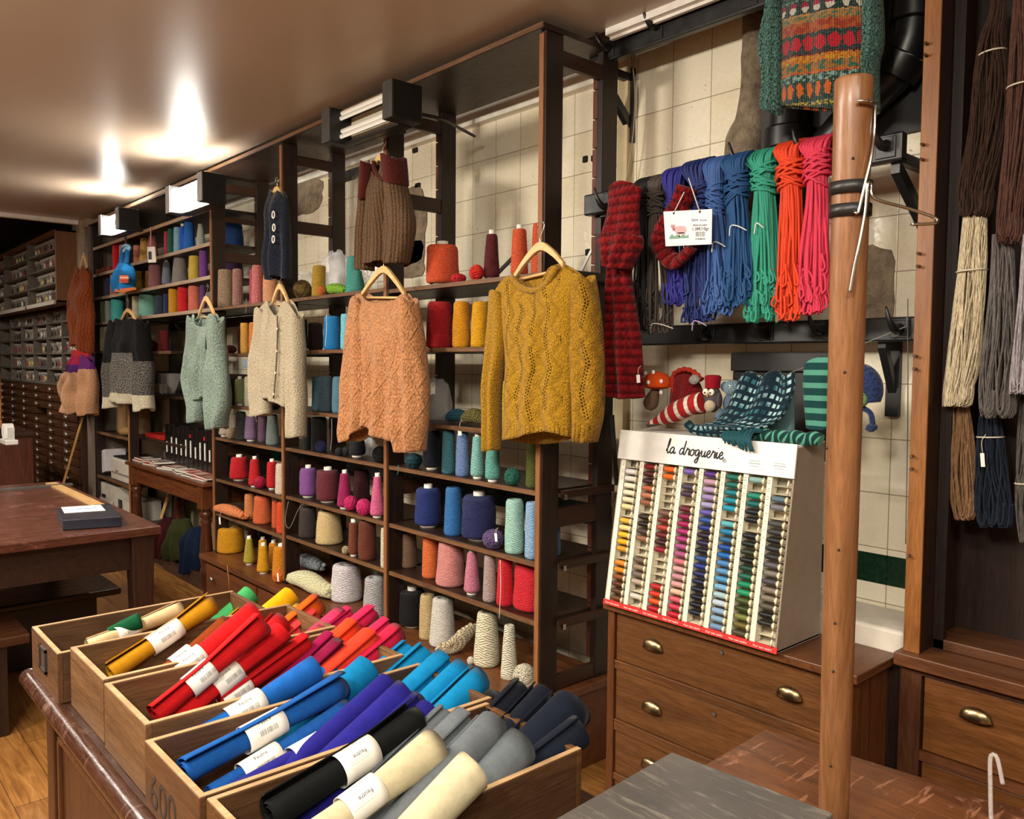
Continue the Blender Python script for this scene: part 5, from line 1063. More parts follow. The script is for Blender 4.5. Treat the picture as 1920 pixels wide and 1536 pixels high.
PAL = {'white': 'f4f0f0', 'ivory': 'efe6cf', 'cream': 'e6d9a0', 'yellow': 'ecc029', 'golden': 'd99a2a', 'orange': 'e8641a', 'tan': 'b87358', 'brown': '6a3e1e', 'dark brown': '2c1a0e', 'red': 'c01c20', 'dark red': '7a1c24', 'pink': 'd07080', 'pale pink': 'dca8a4', 'magenta': 'a41a60',
 'purple': '6a3890', 'lilac': 'b09ac8', 'periwinkle': '6058a8', 'navy': '161c38', 'blue': '1c48a0', 'sky blue': '5a94c8', 'pale blue': 'a8c8dc', 'turquoise': '1a8ca4', 'teal': '106a64', 'green': '1a8a60', 'dark green': '1a4034', 'olive': '6c6c30', 'grey': '7c7a78', 'dark grey': '4a4648', 'black': '141616', 'taupe': '8a7a6c', 'beige': 'c0b0a0'}
def cname(h):
    c = [int(h[i:i+2], 16) for i in (0, 2, 4)]
    return min(PAL, key=lambda k: sum((c[i]-int(PAL[k][2*i:2*i+2], 16))**2 for i in range(3)))
@cached
def thread(h):
    n = NT('thread_'+h); c = hexc(h); x, y, z = n.xyz(n.coord('Object')); wv = n.sin(n.mul(x, 6.283/.0011))
    n.bump(wv, .4, .0006); return n.done(n.mix(n.rng(wv, -1, 1, .25, 0), c, tuple(q*.5 for q in c)), .38, spec=.5)
ORD = ['first', 'second', 'third', 'fourth', 'fifth', 'sixth', 'seventh', 'eighth', 'ninth', 'tenth', 'eleventh', 'twelfth', 'thirteenth', 'fourteenth', 'fifteenth', 'sixteenth', 'seventeenth', 'eighteenth', 'nineteenth', 'twentieth']
proto = None
for c in range(8):
    for r in range(20):
        h = COLS[c][r]
        if not h: continue
        z = hz0-.006-(r+.5)*.0236; x = TX0+.006+c*CWD+.021; Y = slY(z)+.003; L = CWD-.034
        if proto is None:
            proto = thing('thread_spool', (x, Y, z), 'x', 'thread spool')
            tb = build('thread', MB().lathe((x, Y, z), [(.0001, 0), (.0055, .0), (.0085, .004), (.0092, L*.5), (.0085, L-.004), (.0055, L), (.0001, L)], 14, (1, 0, 0)), thread(h), proto)
            build('flange', MB().cyl((x-.0025, Y, z), (x+.001, Y, z), .0052, n=12), CW, proto)
            build('flange', MB().cyl((x+L-.001, Y, z), (x+L+.006, Y-.001, z), .0078, .0068, n=12), plain('d9cba0', .3), proto)
            tb.material_slots[0].link = 'OBJECT'; tb.material_slots[0].material = thread(h); o = proto
        else:
            o = dup(proto, (x, Y, z)); o.children[0].material_slots[0].material = thread(h)
            for ch in o.children:
                if ch.name.startswith('thread'): ch.material_slots[0].link = 'OBJECT'; ch.material_slots[0].material = thread(h)
        tag(o, '%s thread spool in the %s column, %s row of the thread display' % (cname(h), ORD[c], ORD[r]), 'thread spool', 'thread spools in the display')
# ================================================================== rails with hooks
def hookrail(label, X0, X1, Y, z0, z1, hooks, brackets=()):
    t = thing('hook_rail', ((X0+X1)/2, Y, z0), label, 'rail')
    build('beam', MB().box(X0, X1, Y, Y+.035, z0, z1), BLKP, t, bevel=.006)
    for hx, hy in hooks:
        p = atY(hx, hy, Y-.02); p.y = Y; P = crs([p+Vector((0, .01, -.01)), p+Vector((0, -.03, -.016)), p+Vector((-.006, -.055, .008)), p+Vector((-.015, -.062, .05))], 14)
        build('hook', MB().tube(P, [.017*(1-.9*i/13)+.001 for i in range(14)], 10), BLKP, t)
        build('hook_plate', MB().box(p.x-.028, p.x+.028, Y-.004, Y, z0+.01, z1-.01), BLKP, t, bevel=.002)
    for x, za_ in brackets:
        build('bracket', MB().hexa([(x-.012, Y+.03, za_-.01), (x+.012, Y+.03, za_-.01), (x+.012, 2.585, za_-.19), (x-.012, 2.585, za_-.19), (x-.012, Y+.03, za_+.03), (x+.012, Y+.03, za_+.03), (x+.012, 2.585, za_-.14), (x-.012, 2.585, za_-.14)]), BLKP, t)
        build('bracket', MB().box(x-.012, x+.012, Y+.03, 2.585, za_+.02, za_+.05), BLKP, t); build('bracket', MB().box(x-.02, x+.02, 2.56, 2.585, za_-.22, za_+.07), BLKP, t)
    return t
hookrail('black wall beam with curved hooks carrying the bright yarn skeins', -2.19, -1.0, 2.30, 2.118, 2.196, [(1135, 380), (1388, 300), (1508, 276), (1655, 262)], [(-2.12, 2.12), (-1.03, 2.10)])
hookrail('lower black wall beam with hooks above the knitted toys', -2.05, -.97, 2.45, 1.628, 1.70, [(1322, 622), (1430, 618), (1535, 612), (1682, 608)], [(-1.12, 1.62)])
hookrail('uppermost black hook beam just under the ceiling trim', -2.24, -.9, 2.37, 2.70, 2.775, [(1135, 82), (1225, 40), (1400, -20)], [(-2.2, 2.66)])
# ================================================================== yarn skeins
def skein(lab, top, knot, bot, Y, col, n=34, r=.0041, seed=0, wraps=11, cat='skein', tie=None, over=.06, curl=1.0, tieat=None, sheenmat=None):
    """top/knot/bot: (x0, x1, y) picture extents in plane Y"""
    n = int(n*1.35); rnd = random.Random(seed)
    W = lambda e: (atY(e[0], e[2], Y), atY(e[1], e[2], Y))
    (t0, t1), (k0, k1), (b0, b1) = W(top), W(knot), W(bot)
    zt, zk, zb = t0.z, k0.z, b0.z
    t = thing('yarn_skein', ((t0.x+t1.x)/2, Y, zb), lab, cat)
    m = MB(); mat = sheenmat or plain(col, .75)
    for i in range(n):
        f = (i+.5)/n; lay = (i % 3)-1; f2 = min(1, max(0, f+rnd.uniform(-.05, .05))); fb = min(1, max(0, f+rnd.uniform(-.22, .22)))
        xt = t0.x+(t1.x-t0.x)*f2; xk = k0.x+(k1.x-k0.x)*(.22+.56*f); xb = b0.x+(b1.x-b0.x)*fb
        bulge = math.sin(PI*f); cs = rnd.choice((-1, 1))
        zz = zb+rnd.random()**2*(zk-zb)*.30*curl+r*2
        yk = Y-.010-.014*bulge-lay*.012; yb_ = Y-.012-.02*bulge*rnd.uniform(.2, 1.1)-lay*.010
        P = [Vector((xt+.004, Y+over, zt-.10)), Vector((xt, Y+over*.55, zt-.012)), Vector((xt, Y+.005, zt)), Vector((xt, Y-.03-.01*lay, zt-.03)), Vector(((xt*.35+xk*.65), yk-.004, zk+(zt-zk)*.35)), Vector((xk, yk, zk)),
             Vector((xk*.6+xb*.4+rnd.uniform(-.004, .004), yk, zk+(zz-zk)*.3)), Vector((xb*.85+xk*.15+rnd.uniform(-.006, .006), yb_, zk+(zz-zk)*.68)), Vector((xb, yb_, zz+.02)), Vector((xb+r*1.6*cs, yb_-r*2, zz)), Vector((xb+r*3.8*cs, yb_-r, zz+.014)), Vector((xb+r*rnd.uniform(-2, 4)*cs, yb_-r*2, zz+rnd.uniform(.03, .075)))]; cs
        m.tube(crs(P, 46), r*rnd.uniform(.88, 1.08), 6)
    build('strands', m, mat, t)
    if wraps:
        w = MB(); kc = (k0+k1)/2; rw = (k1.x-k0.x)/2
        for i in range(wraps):
            dz = (i/(wraps-1)-.5)*min(.075, (zt-zk)*.9); sl = rnd.uniform(-.022, .022); q = 1.02-.30*abs(i/(wraps-1)-.5)+rnd.uniform(-.04, .04)
            w.tube([Vector((kc.x+math.cos(a)*rw*q, Y-.012+math.sin(a)*(.034*q), zk+dz+sl*math.cos(a)+rnd.uniform(-.002, .002))) for a in [2*PI*k/22 for k in range(23)]], r*1.02, 6)
        build('wrap', w, mat, t)
    if tie is not None:
        y_, c_ = tie; a_ = atY(tieat[0], y_, Y-.05); b_ = atY(tieat[1], y_+8, Y-.05)
        build('tie_string', MB().tube(crs([a_+Vector((-.004, 0, -.03)), a_, a_.lerp(b_, .5)+Vector((0, -.006, .006)), b_], 14), .0018, 6), plain(c_, .6), t)
    return t
SK = 2.275
G_ = 'skeins on the wall beam'
skein('black thick-cord skein left of the grey-brown one on the wall beam', (1199, 1232, 336), (1200, 1226, 380), (1196, 1230, 628), SK, '121113', 26, seed=1)
skein('grey-brown thick-cord skein with a white tie at its bottom', (1226, 1256, 330), (1221, 1251, 385), (1213, 1262, 632), SK, '4a4139', 26, seed=2, tie=(608, 'e8e2d4'), tieat=(1222, 1262))
skein('violet-blue thick-cord skein behind the folded red scarf', (1252, 1292, 318), (1254, 1284, 400), (1259, 1298, 580), SK, '2c2a86', 28, seed=3)
skein('deep royal blue thick-cord skein right of the sheep price sign', (1290, 1336, 304), (1302, 1338, 375), (1293, 1342, 612), SK, '1e2f6c', 30, seed=4, tie=(603, 'b8a0c8'), tieat=(1300, 1325))
skein('mid-blue denim coloured thick-cord skein', (1332, 1366, 298), (1331, 1364, 378), (1333, 1372, 600), SK-.015, '3a5f9c', 28, seed=5, tie=(455, 'f0ece4'), tieat=(1337, 1360))
skein('petrol blue thick-cord skein with a big loose knot', (1364, 1408, 292), (1366, 1408, 355), (1358, 1412, 585), SK-.02, '1a4c80', 32, seed=6, tie=(424, 'f0ece4'), tieat=(1370, 1400))
skein('sea green thick-cord skein with loopy ends', (1405, 1462, 286), (1414, 1462, 340), (1412, 1460, 612), SK, '2f9a7e', 32, seed=7, tie=(420, 'f0ece4'), tieat=(1417, 1432))
skein('vivid orange-red thick-cord skein', (1460, 1510, 270), (1462, 1512, 330), (1460, 1506, 610), SK, 'e0431a', 32, seed=8)
skein('coral pink thick-cord skein beside the wooden pole', (1508, 1564, 262), (1512, 1562, 320), (1502, 1556, 598), SK, 'd83654', 34, seed=9)
# price sign
t = thing('price_sign', atY(1291, 395, 2.17), 'white hanging price sign with a pink sheep and 1,38€/10gr', 'sign')
A, B, C_, D_ = [atY(x, y, 2.17) for x, y in ((1244, 397), (1335, 392), (1334, 458), (1248, 462))]
build('card', MB().plate([A, B, C_, D_], (0, .002, 0)), plain('f4f2ee', .5), t)
ex = (B-A).normalized(); ey = (A-D_).normalized()
pt = lambda u, v: A.lerp(B, u).lerp(D_.lerp(C_, u), 1-v)+Vector((0, -.0006, 0))
text('laine', pt(.66, .72), ex, ey, .014, plain('6f7fa8', .6), t); text('forme', pt(.83, .70), ex, ey, .011, plain('8a94b0', .6), t)
text('100% fibre laine peignée', pt(.76, .56), ex, ey, .0056, INKG, t); text('1,38€/10gr', pt(.77, .45), ex, ey, .0145, plain('3c4048', .6), t)
for v in (.36, .325, .29, .255): text('pelotes sur mesure', pt(.77, v), ex, ey, .0045, INKG, t)
text('la droguerie', pt(.77, .17), ex, ey, .0075, INK, t)
def blob(pts, col, nm): build(nm, MB().plate([pt(a, b) for a, b in pts], (0, -.0004, 0)), plain(col, .7), t)
blob([(.10, .20), (.52, .21), (.52, .31), (.46, .26), (.40, .33), (.34, .27), (.28, .33), (.22, .27), (.16, .34), (.11, .28)], '7fa890', 'printed_grass')
blob([(.20, .50), (.26, .34), (.30, .33), (.31, .24), (.33, .24), (.335, .33), (.42, .33), (.43, .25), (.45, .25), (.455, .36), (.48, .45), (.45, .55), (.35, .57), (.25, .55)], 'dcaeb0', 'printed_sheep')
blob([(.14, .58), (.17, .62), (.21, .60), (.24, .62), (.22, .52), (.23, .44), (.19, .42), (.16, .50)], 'c89094', 'printed_sheep_head')
blob([(.25, .37), (.33, .34), (.44, .35), (.43, .38), (.33, .38)], '3c2c2c', 'printed_shadow')
for (u_, x_, y_) in ((.22, 1283, 360), (.76, 1291, 334)):
    P0 = pt(u_, .94); build('string', MB().tube([P0, atY(x_, y_, 2.165)], .0018, 6), plain('e8e4da', .6), t); build('eyelet', MB().ell(P0, .004, .002, .004, 8, 6), BLK, t)
# ================================================================== toys and scarves on top of the display
TT = TZ1+.013
t = thing('felt_mushroom', atY(1232, 740, 2.24), 'orange-red felt toadstool with white dots hanging left above the display', 'toy')
cp = atY(1232, 717, 2.24); m = MB()
def capf(u, v):
    a = 2*PI*u; b = v*PI*.58; return cp+Vector((.055*math.sin(b)*math.cos(a)+.0, .045*math.sin(b)*math.sin(a), .042*math.cos(b)-.005))
o = build('cap', m.grid(capf, 24, 12, close_u=True).ell(cp+Vector((0, 0, -.012)), .05, .042, .012), felt('cf4a18'), t)
for x, y in ((1215, 700), (1236, 698), (1231, 717), (1250, 715), (1218, 722), (1246, 736)):
    q = atY(x, y, 2.24); dx, dz = (q.x-cp.x)/.055, (q.z-cp.z)/.045; yy = -.045*math.sqrt(max(.05, 1-dx*dx-dz*dz*.8))
    build('dot', MB().ell(Vector((q.x, cp.y+yy, q.z)), .0075, .004, .0075, 10, 8), WHT, t)
P = crs([atY(1230, 730, 2.245), atY(1224, 745, 2.245), atY(1216, 768, 2.24)], 10)
build('stem', MB().tube(P, [.014, .016, .018, .021, .023, .025, .026, .025, .020, .012], 14), felt('6e5844'), t)
def plush(label, name, parts_, cat='toy'):
    t = thing(name, parts_[0][1], label, cat)
    for nm, c, rx, ry, rz, mat in parts_: build(nm, MB().ell(c, rx, ry, rz, 18, 12, wob=.06), mat, t)
    return t
RD = knit('8c1a1e', 'marl', '6a1014', .006)
t = thing('knitted_bag', atY(1290, 750, 2.27), 'dark red knitted bag with a braided cord standing on the display', 'bag')
shell([(1268, 700), (1285, 694), (1305, 706)], [(1258, 768), (1285, 778), (1322, 775)], [(1268, 700), (1260, 740), (1258, 768)], [(1305, 706), (1318, 740), (1322, 775)], 2.27, .035, 'bag_body', RD, t, fold=.004, nu=24, nv=24)
build('braided_cord', MB().tube(crs([atY(x, y, 2.24) for x, y in ((1262, 735), (1262, 705), (1280, 693), (1300, 697), (1316, 712))], 30), [.008+.002*math.sin(i*2) for i in range(30)], 10), felt('a83020'), t)
build('fluffy_rosette', MB().ell(atY(1302, 712, 2.22), .020, .012, .016, 14, 10, wob=.3), felt('8f8880'), t)
def stripemat(key, ca, cb, per, ax='u', duty=.45, ang=0.0):
    n = NT('stripes_'+key); u, v, _ = n.xyz(n.coord('UV')); w_ = n.add(u if ax == 'u' else v, n.mul(v if ax == 'u' else u, ang))
    f = n.lt(n.fr(n.div(n.add(w_, 2.0), per)), duty); n.bump(n.noise(n.coord(), 220, 3), .6, .002)
    kn = n.abs(n.sin(n.mul(u, 6.283/.006)))
    return n.done(n.mix(n.mul(kn, .25), n.mix(f, hexc(ca), hexc(cb)), (.02, .02, .02)), .9, sheen=.1, spec=.2)
t = thing('knitted_stocking', atY(1270, 790, 2.2), 'red and white striped knitted stocking lying on the left of the display', 'stocking')
P = crs([atY(x, y, 2.21) for x, y in ((1216, 795), (1240, 786), (1268, 772), (1295, 760), (1318, 754))], 30)
P = [Vector((p.x, p.y, max(p.z, TT+.008+.02*min(1, i/12)))) for i, p in enumerate(P)]
build('sock', MB().tube(P, [.006+.029*min(1, i/14) for i in range(30)], 20, flat=.9), stripemat('sock', 'a81c1c', 'dfd6c4', .042, 'v', .36, .15), t)
build('sole', MB().tube([P[0]+Vector((-.004, 0, -.006)), P[8]+Vector((0, -.006, -.014))], .007, 8), felt('4c4440'), t)
t = thing('knitted_owl', atY(1333, 760, 2.23), 'grey knitted owl toy with big white eyes and a red hat', 'toy')
ob = atY(1336, 748, 2.23); GR_ = felt('4f4a4c')
build('body', MB().ell(ob+Vector((0, 0, -.0)), .030, .026, .044, 20, 14), GR_, t)
build('belly', MB().ell(ob+Vector((.004, -.02, -.022)), .020, .014, .020, 14, 10, wob=.1), felt('b8a890'), t)
build('hat', MB().lathe(ob+Vector((0, 0, .034)), [(.024, 0), (.024, .018), (.027, .036), (.02, .042), (.0001, .043)], 18), felt('8a1424'), t)
for s in (-1, 1):
    build('eye', MB().ell(ob+Vector((s*.011, -.023, .022)), .011, .005, .011, 14, 10), felt('e2dac6'), t); build('pupil', MB().ell(ob+Vector((s*.010, -.029, .020)), .003, .002, .003, 8, 6), BLK, t)
    build('wing', MB().ell(ob+Vector((s*.029, -.004, -.004)), .007, .014, .026, 10, 8), GR_, t)
build('beak', MB().ell(ob+Vector((0, -.028, .010)), .003, .004, .005, 8, 6), plain('c88a30', .5), t)
t = thing('knitted_elephant', atY(1372, 730, 2.25), 'pale blue knitted animal toy leaning beside the owl', 'toy')
e0 = atY(1374, 728, 2.25); BL = knit('7c9aa8', 'plain', '', .006)
build('head', MB().ell(e0, .032, .026, .026, 18, 12), BL, t)
for s in (-1, 1): build('ear', MB().ell(e0+Vector((s*.033, .004, .004)), .012, .012, .016, 10, 8), felt('5c7488'), t)
build('body', MB().ell(e0+Vector((-.008, .006, -.050)), .028, .024, .036, 18, 12), felt('56687c'), t)
build('eye', MB().ell(e0+Vector((.004, -.025, .006)), .005, .003, .005, 8, 6), WHT, t); build('pupil', MB().ell(e0+Vector((.004, -.028, .006)), .0025, .002, .0025, 8, 6), BLK, t)
for s in (-1, 1): build('leg', MB().tube([e0+Vector((s*.018-.01, -.01, -.07)), e0+Vector((s*.026-.012, -.03, -.098))], .010, 10), felt('5c7488'), t)
# plaid shawl draped over a stand on the display
n = NT('plaid_knit'); u, v, _ = n.xyz(n.coord('UV'))
cu = n.abs(n.sub(n.fr(n.div(n.add(u, 1.0), .022)), .5)); cv = n.abs(n.sub(n.fr(n.div(n.add(v, 1.0), .024)), .5))
cell = n.mul(n.lt(cu, .30), n.lt(cv, .26)); tint = n.noise(n.vec(u, v), 16, 3)
col = n.mix(n.mul(cell, n.rng(tint, .36, .52)), hexc('0f2530'), n.mix(n.rng(n.noise(n.vec(v, u), 22, 2), .42, .58), hexc('2f6a74'), hexc('a9cdcf')))
n.bump(n.add(n.mul(cell, 1.5), n.noise(n.coord(), 200, 2)), .8, .003); PLD = n.done(col, .9, sheen=.15, spec=.2)
t = thing('plaid_shawl', (-1.5, 2.25, TT), 'dark teal plaid knitted shawl draped across the top of the display', 'shawl')
LFT = [(1290, 801), (1340, 792), (1365, 760), (1388, 712), (1400, 706)]; RGT = [(1408, 806), (1440, 800), (1470, 780), (1490, 735), (1490, 700)]
A_ = crs([atY(x, y, 2.17+.035*k/4*2) for k, (x, y) in enumerate(LFT)], 31); B_ = crs([atY(x, y, 2.17+.035*k/4*2) for k, (x, y) in enumerate(RGT)], 31)
ysh = [2.165+.10*(k/30) for k in range(31)]
def drape(u, v):
    k = int(round(v*30)); a = A_[k]; b = B_[k]; p = a.lerp(b, u); zmin = TT+.007
    return Vector((p.x, p.y-.018*math.sin(PI*u)*(1-v)+.010*math.sin(u*16+v*3)*v, max(zmin+.006*abs(math.sin(u*9)), p.z+.010*math.sin(u*13)*v)))
m = MB().grid(drape, 40, 30, uvfn=lambda u, v: (u*.26, v*.24))
build('cloth', m, PLD, t, solid=.012)
build('end_fold', MB().tube(crs([atY(1288, 800, 2.165)+Vector((0, 0, .012)), Vector((-1.56, 2.168, TT+.016)), Vector((-1.45, 2.175, TT+.016)), Vector((-1.345, 2.2, TT+.020))], 30), .015, 12), PLD, t)
build('back_drop', MB().plate([(-1.44, 2.29, TT), (-1.30, 2.29, TT), (-1.30, 2.28, TT+.16), (-1.44, 2.28, TT+.165)], (0, .02, 0)), PLD, t)
t = thing('tassel', atY(1400, 815, 2.13), 'teal yarn tassel hanging over the heading of the display', 'tassel')
rnd = random.Random(3); m = MB(); a0 = atY(1392, 806, 2.16)
for i in range(46):
    f = i/45; s0 = atY(1360+55*f, 806+6*rnd.random(), 2.165); s0.z = max(s0.z, TT+.006); e = atY(1352+62*f+rnd.uniform(-4, 4), 822+24*f+rnd.uniform(-6, 6), 2.145)
    e.y = min(e.y, slY(e.z)-.014)
    m.tube(crs([s0+Vector((.02, .012, .003)), s0, Vector((s0.x, 2.142, TT+.002)), e], 12), .0028, 5)
build('fringe', m, plain('0e4a52', .8), t)
t = thing('green_scarf', (-1.33, 2.2, TT), 'green and teal patterned scarf lying along the right front edge of the display', 'scarf')
P = crs([atY(x, y, 2.20) for x, y in ((1400, 796), (1440, 803), (1490, 803), (1540, 795))], 30)
P = [Vector((p.x, p.y, TT+.014+.004*math.sin(i))) for i, p in enumerate(P)]
build('roll', MB().tube(P, [.010+.006*min(1, i/8) for i in range(30)], 14, flat=1.3), stripemat('gscarf', '123c3c', '5fae92', .021, 'v', .35, .8), t)
t = thing('leg_warmer', atY(1545, 740, 2.24), 'tall teal and mint striped knitted tube standing behind the wooden pole', 'leg warmer')
zr = TT
shell([(1509, 684), (1535, 672), (1576, 668)], [(1516, 800), (1545, 806), (1580, 802)], [(1509, 684), (1511, 740), (1516, 800)], [(1576, 668), (1580, 740), (1580, 802)], 2.25, .045, 'tube', stripemat('leg', '0d4242', '58a08a', .036, 'v', .42), t, fold=.003, zref=zr)
t = thing('knitted_fish', atY(1625, 735, 2.3), 'blue and green knitted toy hanging on a string right of the pole', 'toy')
build('body', MB().tube(crs([atY(x, y, 2.3) for x, y in ((1602, 690), (1622, 705), (1634, 730), (1637, 755))], 20), [.012+.022*math.sin(PI*(i+2)/24) for i in range(20)], 14), knit('2c3c6a', 'plain', '', .006), t)
build('belly', MB().ell(atY(1612, 745, 2.285), .028, .022, .03, 14, 10), knit('7fae6a', 'plain', '', .006), t)
build('tail', MB().tube(crs([atY(x, y, 2.3) for x, y in ((1618, 765), (1632, 775), (1636, 795), (1634, 808))], 14), .008, 8), knit('2a3a66', 'plain', '', .006), t)
build('tail_tuft', MB().ell(atY(1634, 802, 2.3), .016, .012, .012, 12, 8, wob=.5), knit('2a3a66', 'plain', '', .006), t)
a = atY(1480, 700, 2.40); b = atY(1700, 612, 2.42)
tag(build('line', MB().tube([a, b, b+Vector((0, 0, .03))], .0012, 5), plain('9a9488', .6)), 'thin grey line strung from the lower hook beam towards the toys', 'string')
a = atY(1702, 560, 2.44); b = atY(1698, 1020, 2.44)
tag(build('cord', MB().tube(crs([a, a.lerp(b, .5)+Vector((.003, 0, 0)), b], 10), .0014, 5), plain('6a6258', .6)), 'thin vertical cord hanging beside the tall cabinet post', 'string')
# ================================================================== tall right-hand cabinet
RZ = .765
t = thing('tall_cabinet', (-.2, 2.4, 0), 'tall dark brown wall cabinet with an orange-brown front post, right edge', 'cabinet')
OR = wood('7a4820', 'a66c34', 'Z', .4)
build('side_post', MB().box(-.958, -.916, 2.32, 2.575, RZ, 3.0), wood('26140b', '3a2012', 'Z', .5), t, bevel=.002)
build('post_face', MB().box(-.959, -.915, 2.314, 2.321, RZ, 3.0), OR, t, bevel=.002)
build('inner_strip', MB().box(-.914, -.885, 2.40, 2.42, RZ, 3.0), wood('170c07', '241209', 'Z', .5), t)
for y in (83, 105, 272, 300, 476, 500, 668, 692, 855, 879, 1041):
    p = atY(1742-.035*y, y, 2.314); build('peg', MB().cyl(p, p+Vector((0, -.016, 0)), .0042, n=10), plain('5c3a22', .4), t)
build('back_panel', MB().box(-.92, 1.2, 2.56, 2.575, RZ, 3.0), wood('1c0f09', '2c180e', 'Z', .55), t)
build('gap_shade_strip', MB().box(-1.004, -.962, 2.33, 2.357, 0, .72), WDZ, t)  # dark strip added in the gap by the chest, standing for its shade
build('end_panel', MB().box(1.18, 1.22, 2.32, 2.575, 0, 3.0), WDZ, t)
build('floor_board', MB().box(-.915, 1.2, 2.40, 2.56, RZ, RZ+.03), wood('4a2a17', '6f4426', 'X', .4), t, bevel=.003)
build('counter_top', MB().box(-.972, 1.2, 2.285, 2.57, RZ-.036, RZ), wood('4f2c18', '774a2a', 'X', .38), t, bevel=.003)
build('carcass', MB().box(-.962, -.905, 2.31, 2.57, 0, RZ-.036).box(-.905, 1.2, 2.40, 2.57, 0, RZ-.036).box(-.905, 1.2, 2.31, 2.42, RZ-.055, RZ-.036), wood('3c2010', '5a3219', 'Z', .45), t)
zt_ = RZ-.058
for k in range(3):
    for q in range(2):
        x0 = -.900+q*1.03; d = build('drawer', MB().box(x0, x0+1.0, 2.318, 2.395, zt_-.205, zt_), wood('55300f', '7c4c24', 'X', .42), t, bevel=.003)
        if q == 0:
            X = atY(1830, 1345, 2.318).x; cup(X, 2.318, zt_-.085 if k else atY(1830, 1345, 2.318).z, d); cup(X+.5, 2.318, zt_-.09, d)
    build('rail', MB().box(-.905, 1.2, 2.312, 2.39, zt_-.235, zt_-.208), wood('4a2812', '6b3d1e', 'X', .45), t); zt_ -= .238
@cached
def wool(h, h2=None):
    n = NT('wool_'+h); c = hexc(h); nz = n.noise(n.scale(n.coord(), (1, 1, .25)), 260, 3, .7); n.bump(nz, .6, .002)
    return n.done(n.mix(n.rng(nz, .35, .65), tuple(q*.55 for q in c), tuple(min(1, q*1.25) for q in c)), .9, sheen=.1, spec=.2)
def tied(lab, pts, Y, col, n=60, r=.0022, seed=0, tieY=None, name='yarn_skein'):
    """long skein following (x0,x1,y) rows from top to bottom in plane Y"""
    rnd = random.Random(seed); rows = [(atY(a, y, Y), atY(b, y, Y)) for a, b, y in pts]; K = len(rows)
    t = thing(name, (rows[-1][0]+rows[-1][1])/2, lab, 'skein'); m = MB()
    for i in range(n):
        f = rnd.random(); dy = rnd.uniform(-1, 1); ph = rnd.uniform(0, 6); P = []; cut = rnd.random()**2*.10
        for k, (a, b) in enumerate(rows):
            g = min(1, max(0, f+.10*math.sin(ph+k*1.7))); w_ = (b.x-a.x)/2; p = a.lerp(b, g)
            e = math.sqrt(max(.02, 1-(2*g-1)**2)); P.append(p+Vector((0, -dy*min(.035, w_*.75)*e, 0)))
        P[-1] = P[-1].lerp(P[-2], cut*2); q = P[-1]; P += [q+Vector((r*2.5, -r, -.012)), q+Vector((r*5, 0, .004)), q+Vector((r*5, .004, .05))]
        m.tube(crs(P, 34), r*rnd.uniform(.8, 1.15), 5)
    mat = wool(col); build('strands', m, mat, t)
    if tieY:
        for yy in tieY:
            k = min(range(K), key=lambda i: abs(pts[i][2]-yy)); a, b = rows[k]; c = (a+b)/2; w_ = (b.x-a.x)/2; c.z = atY(pts[k][0], yy, Y).z
            build('tie', MB().tube([c+Vector((math.cos(q)*w_*1.08, math.sin(q)*w_*.85, .002*math.cos(q))) for q in [2*PI*i/20 for i in range(21)]], .0022, 6), plain('d8cdb8', .7), t)
    return t
tied('dark chocolate brown skein, the upper left one in the tall cabinet', [(1862, 1885, -20), (1855, 1885, 30), (1838, 1885, 75), (1826, 1892, 150), (1815, 1880, 260), (1798, 1862, 350), (1800, 1850, 402)], 2.36, '3c281f', 80, seed=1, tieY=(105,))
tied('reddish brown skein at the upper right picture edge', [(1905, 1930, -30), (1898, 1935, 40), (1892, 1940, 130), (1885, 1930, 260), (1872, 1918, 380), (1868, 1910, 450)], 2.33, '573a30', 80, seed=2, tieY=(165,))
tied('cream white skein, brightest in the tall cabinet', [(1808, 1850, 398), (1803, 1850, 450), (1796, 1848, 520), (1786, 1842, 600), (1775, 1836, 690), (1768, 1815, 756)], 2.37, 'cfc0a0', 110, seed=3, tieY=(510,))
tied('mid grey skein between the cream and lilac skeins', [(1862, 1898, 440), (1858, 1902, 520), (1848, 1905, 620), (1838, 1903, 710), (1838, 1895, 775)], 2.36, '6a6460', 100, seed=4)
tied('pale lilac-grey skein cut by the right picture edge', [(1918, 1945, 440), (1912, 1950, 540), (1902, 1950, 640), (1893, 1940, 730)], 2.33, 'a8a0a4', 80, seed=5)
tied('light brown glossy skein hanging low under the cream one', [(1786, 1815, 750), (1784, 1822, 800), (1782, 1828, 870), (1783, 1826, 930), (1790, 1820, 968)], 2.42, '8c6a4a', 80, seed=6)
tied('dark navy skein with a white paper tag', [(1840, 1870, 765), (1834, 1880, 815), (1830, 1888, 880), (1828, 1895, 940), (1835, 1892, 982)], 2.42, '1f2836', 90, seed=7, tieY=(818,))
tied('long grey skein at the right edge under the lilac one', [(1915, 1940, 740), (1910, 1945, 800), (1906, 1945, 880), (1905, 1942, 905), (1906, 1945, 960), (1912, 1935, 1010)], 2.40, '5a544e', 70, seed=8, tieY=(905,))
tagcard(1843, 850, 2.37, .010, .036, 'white paper tag on the dark navy skein', loop=.05, rot=.1)
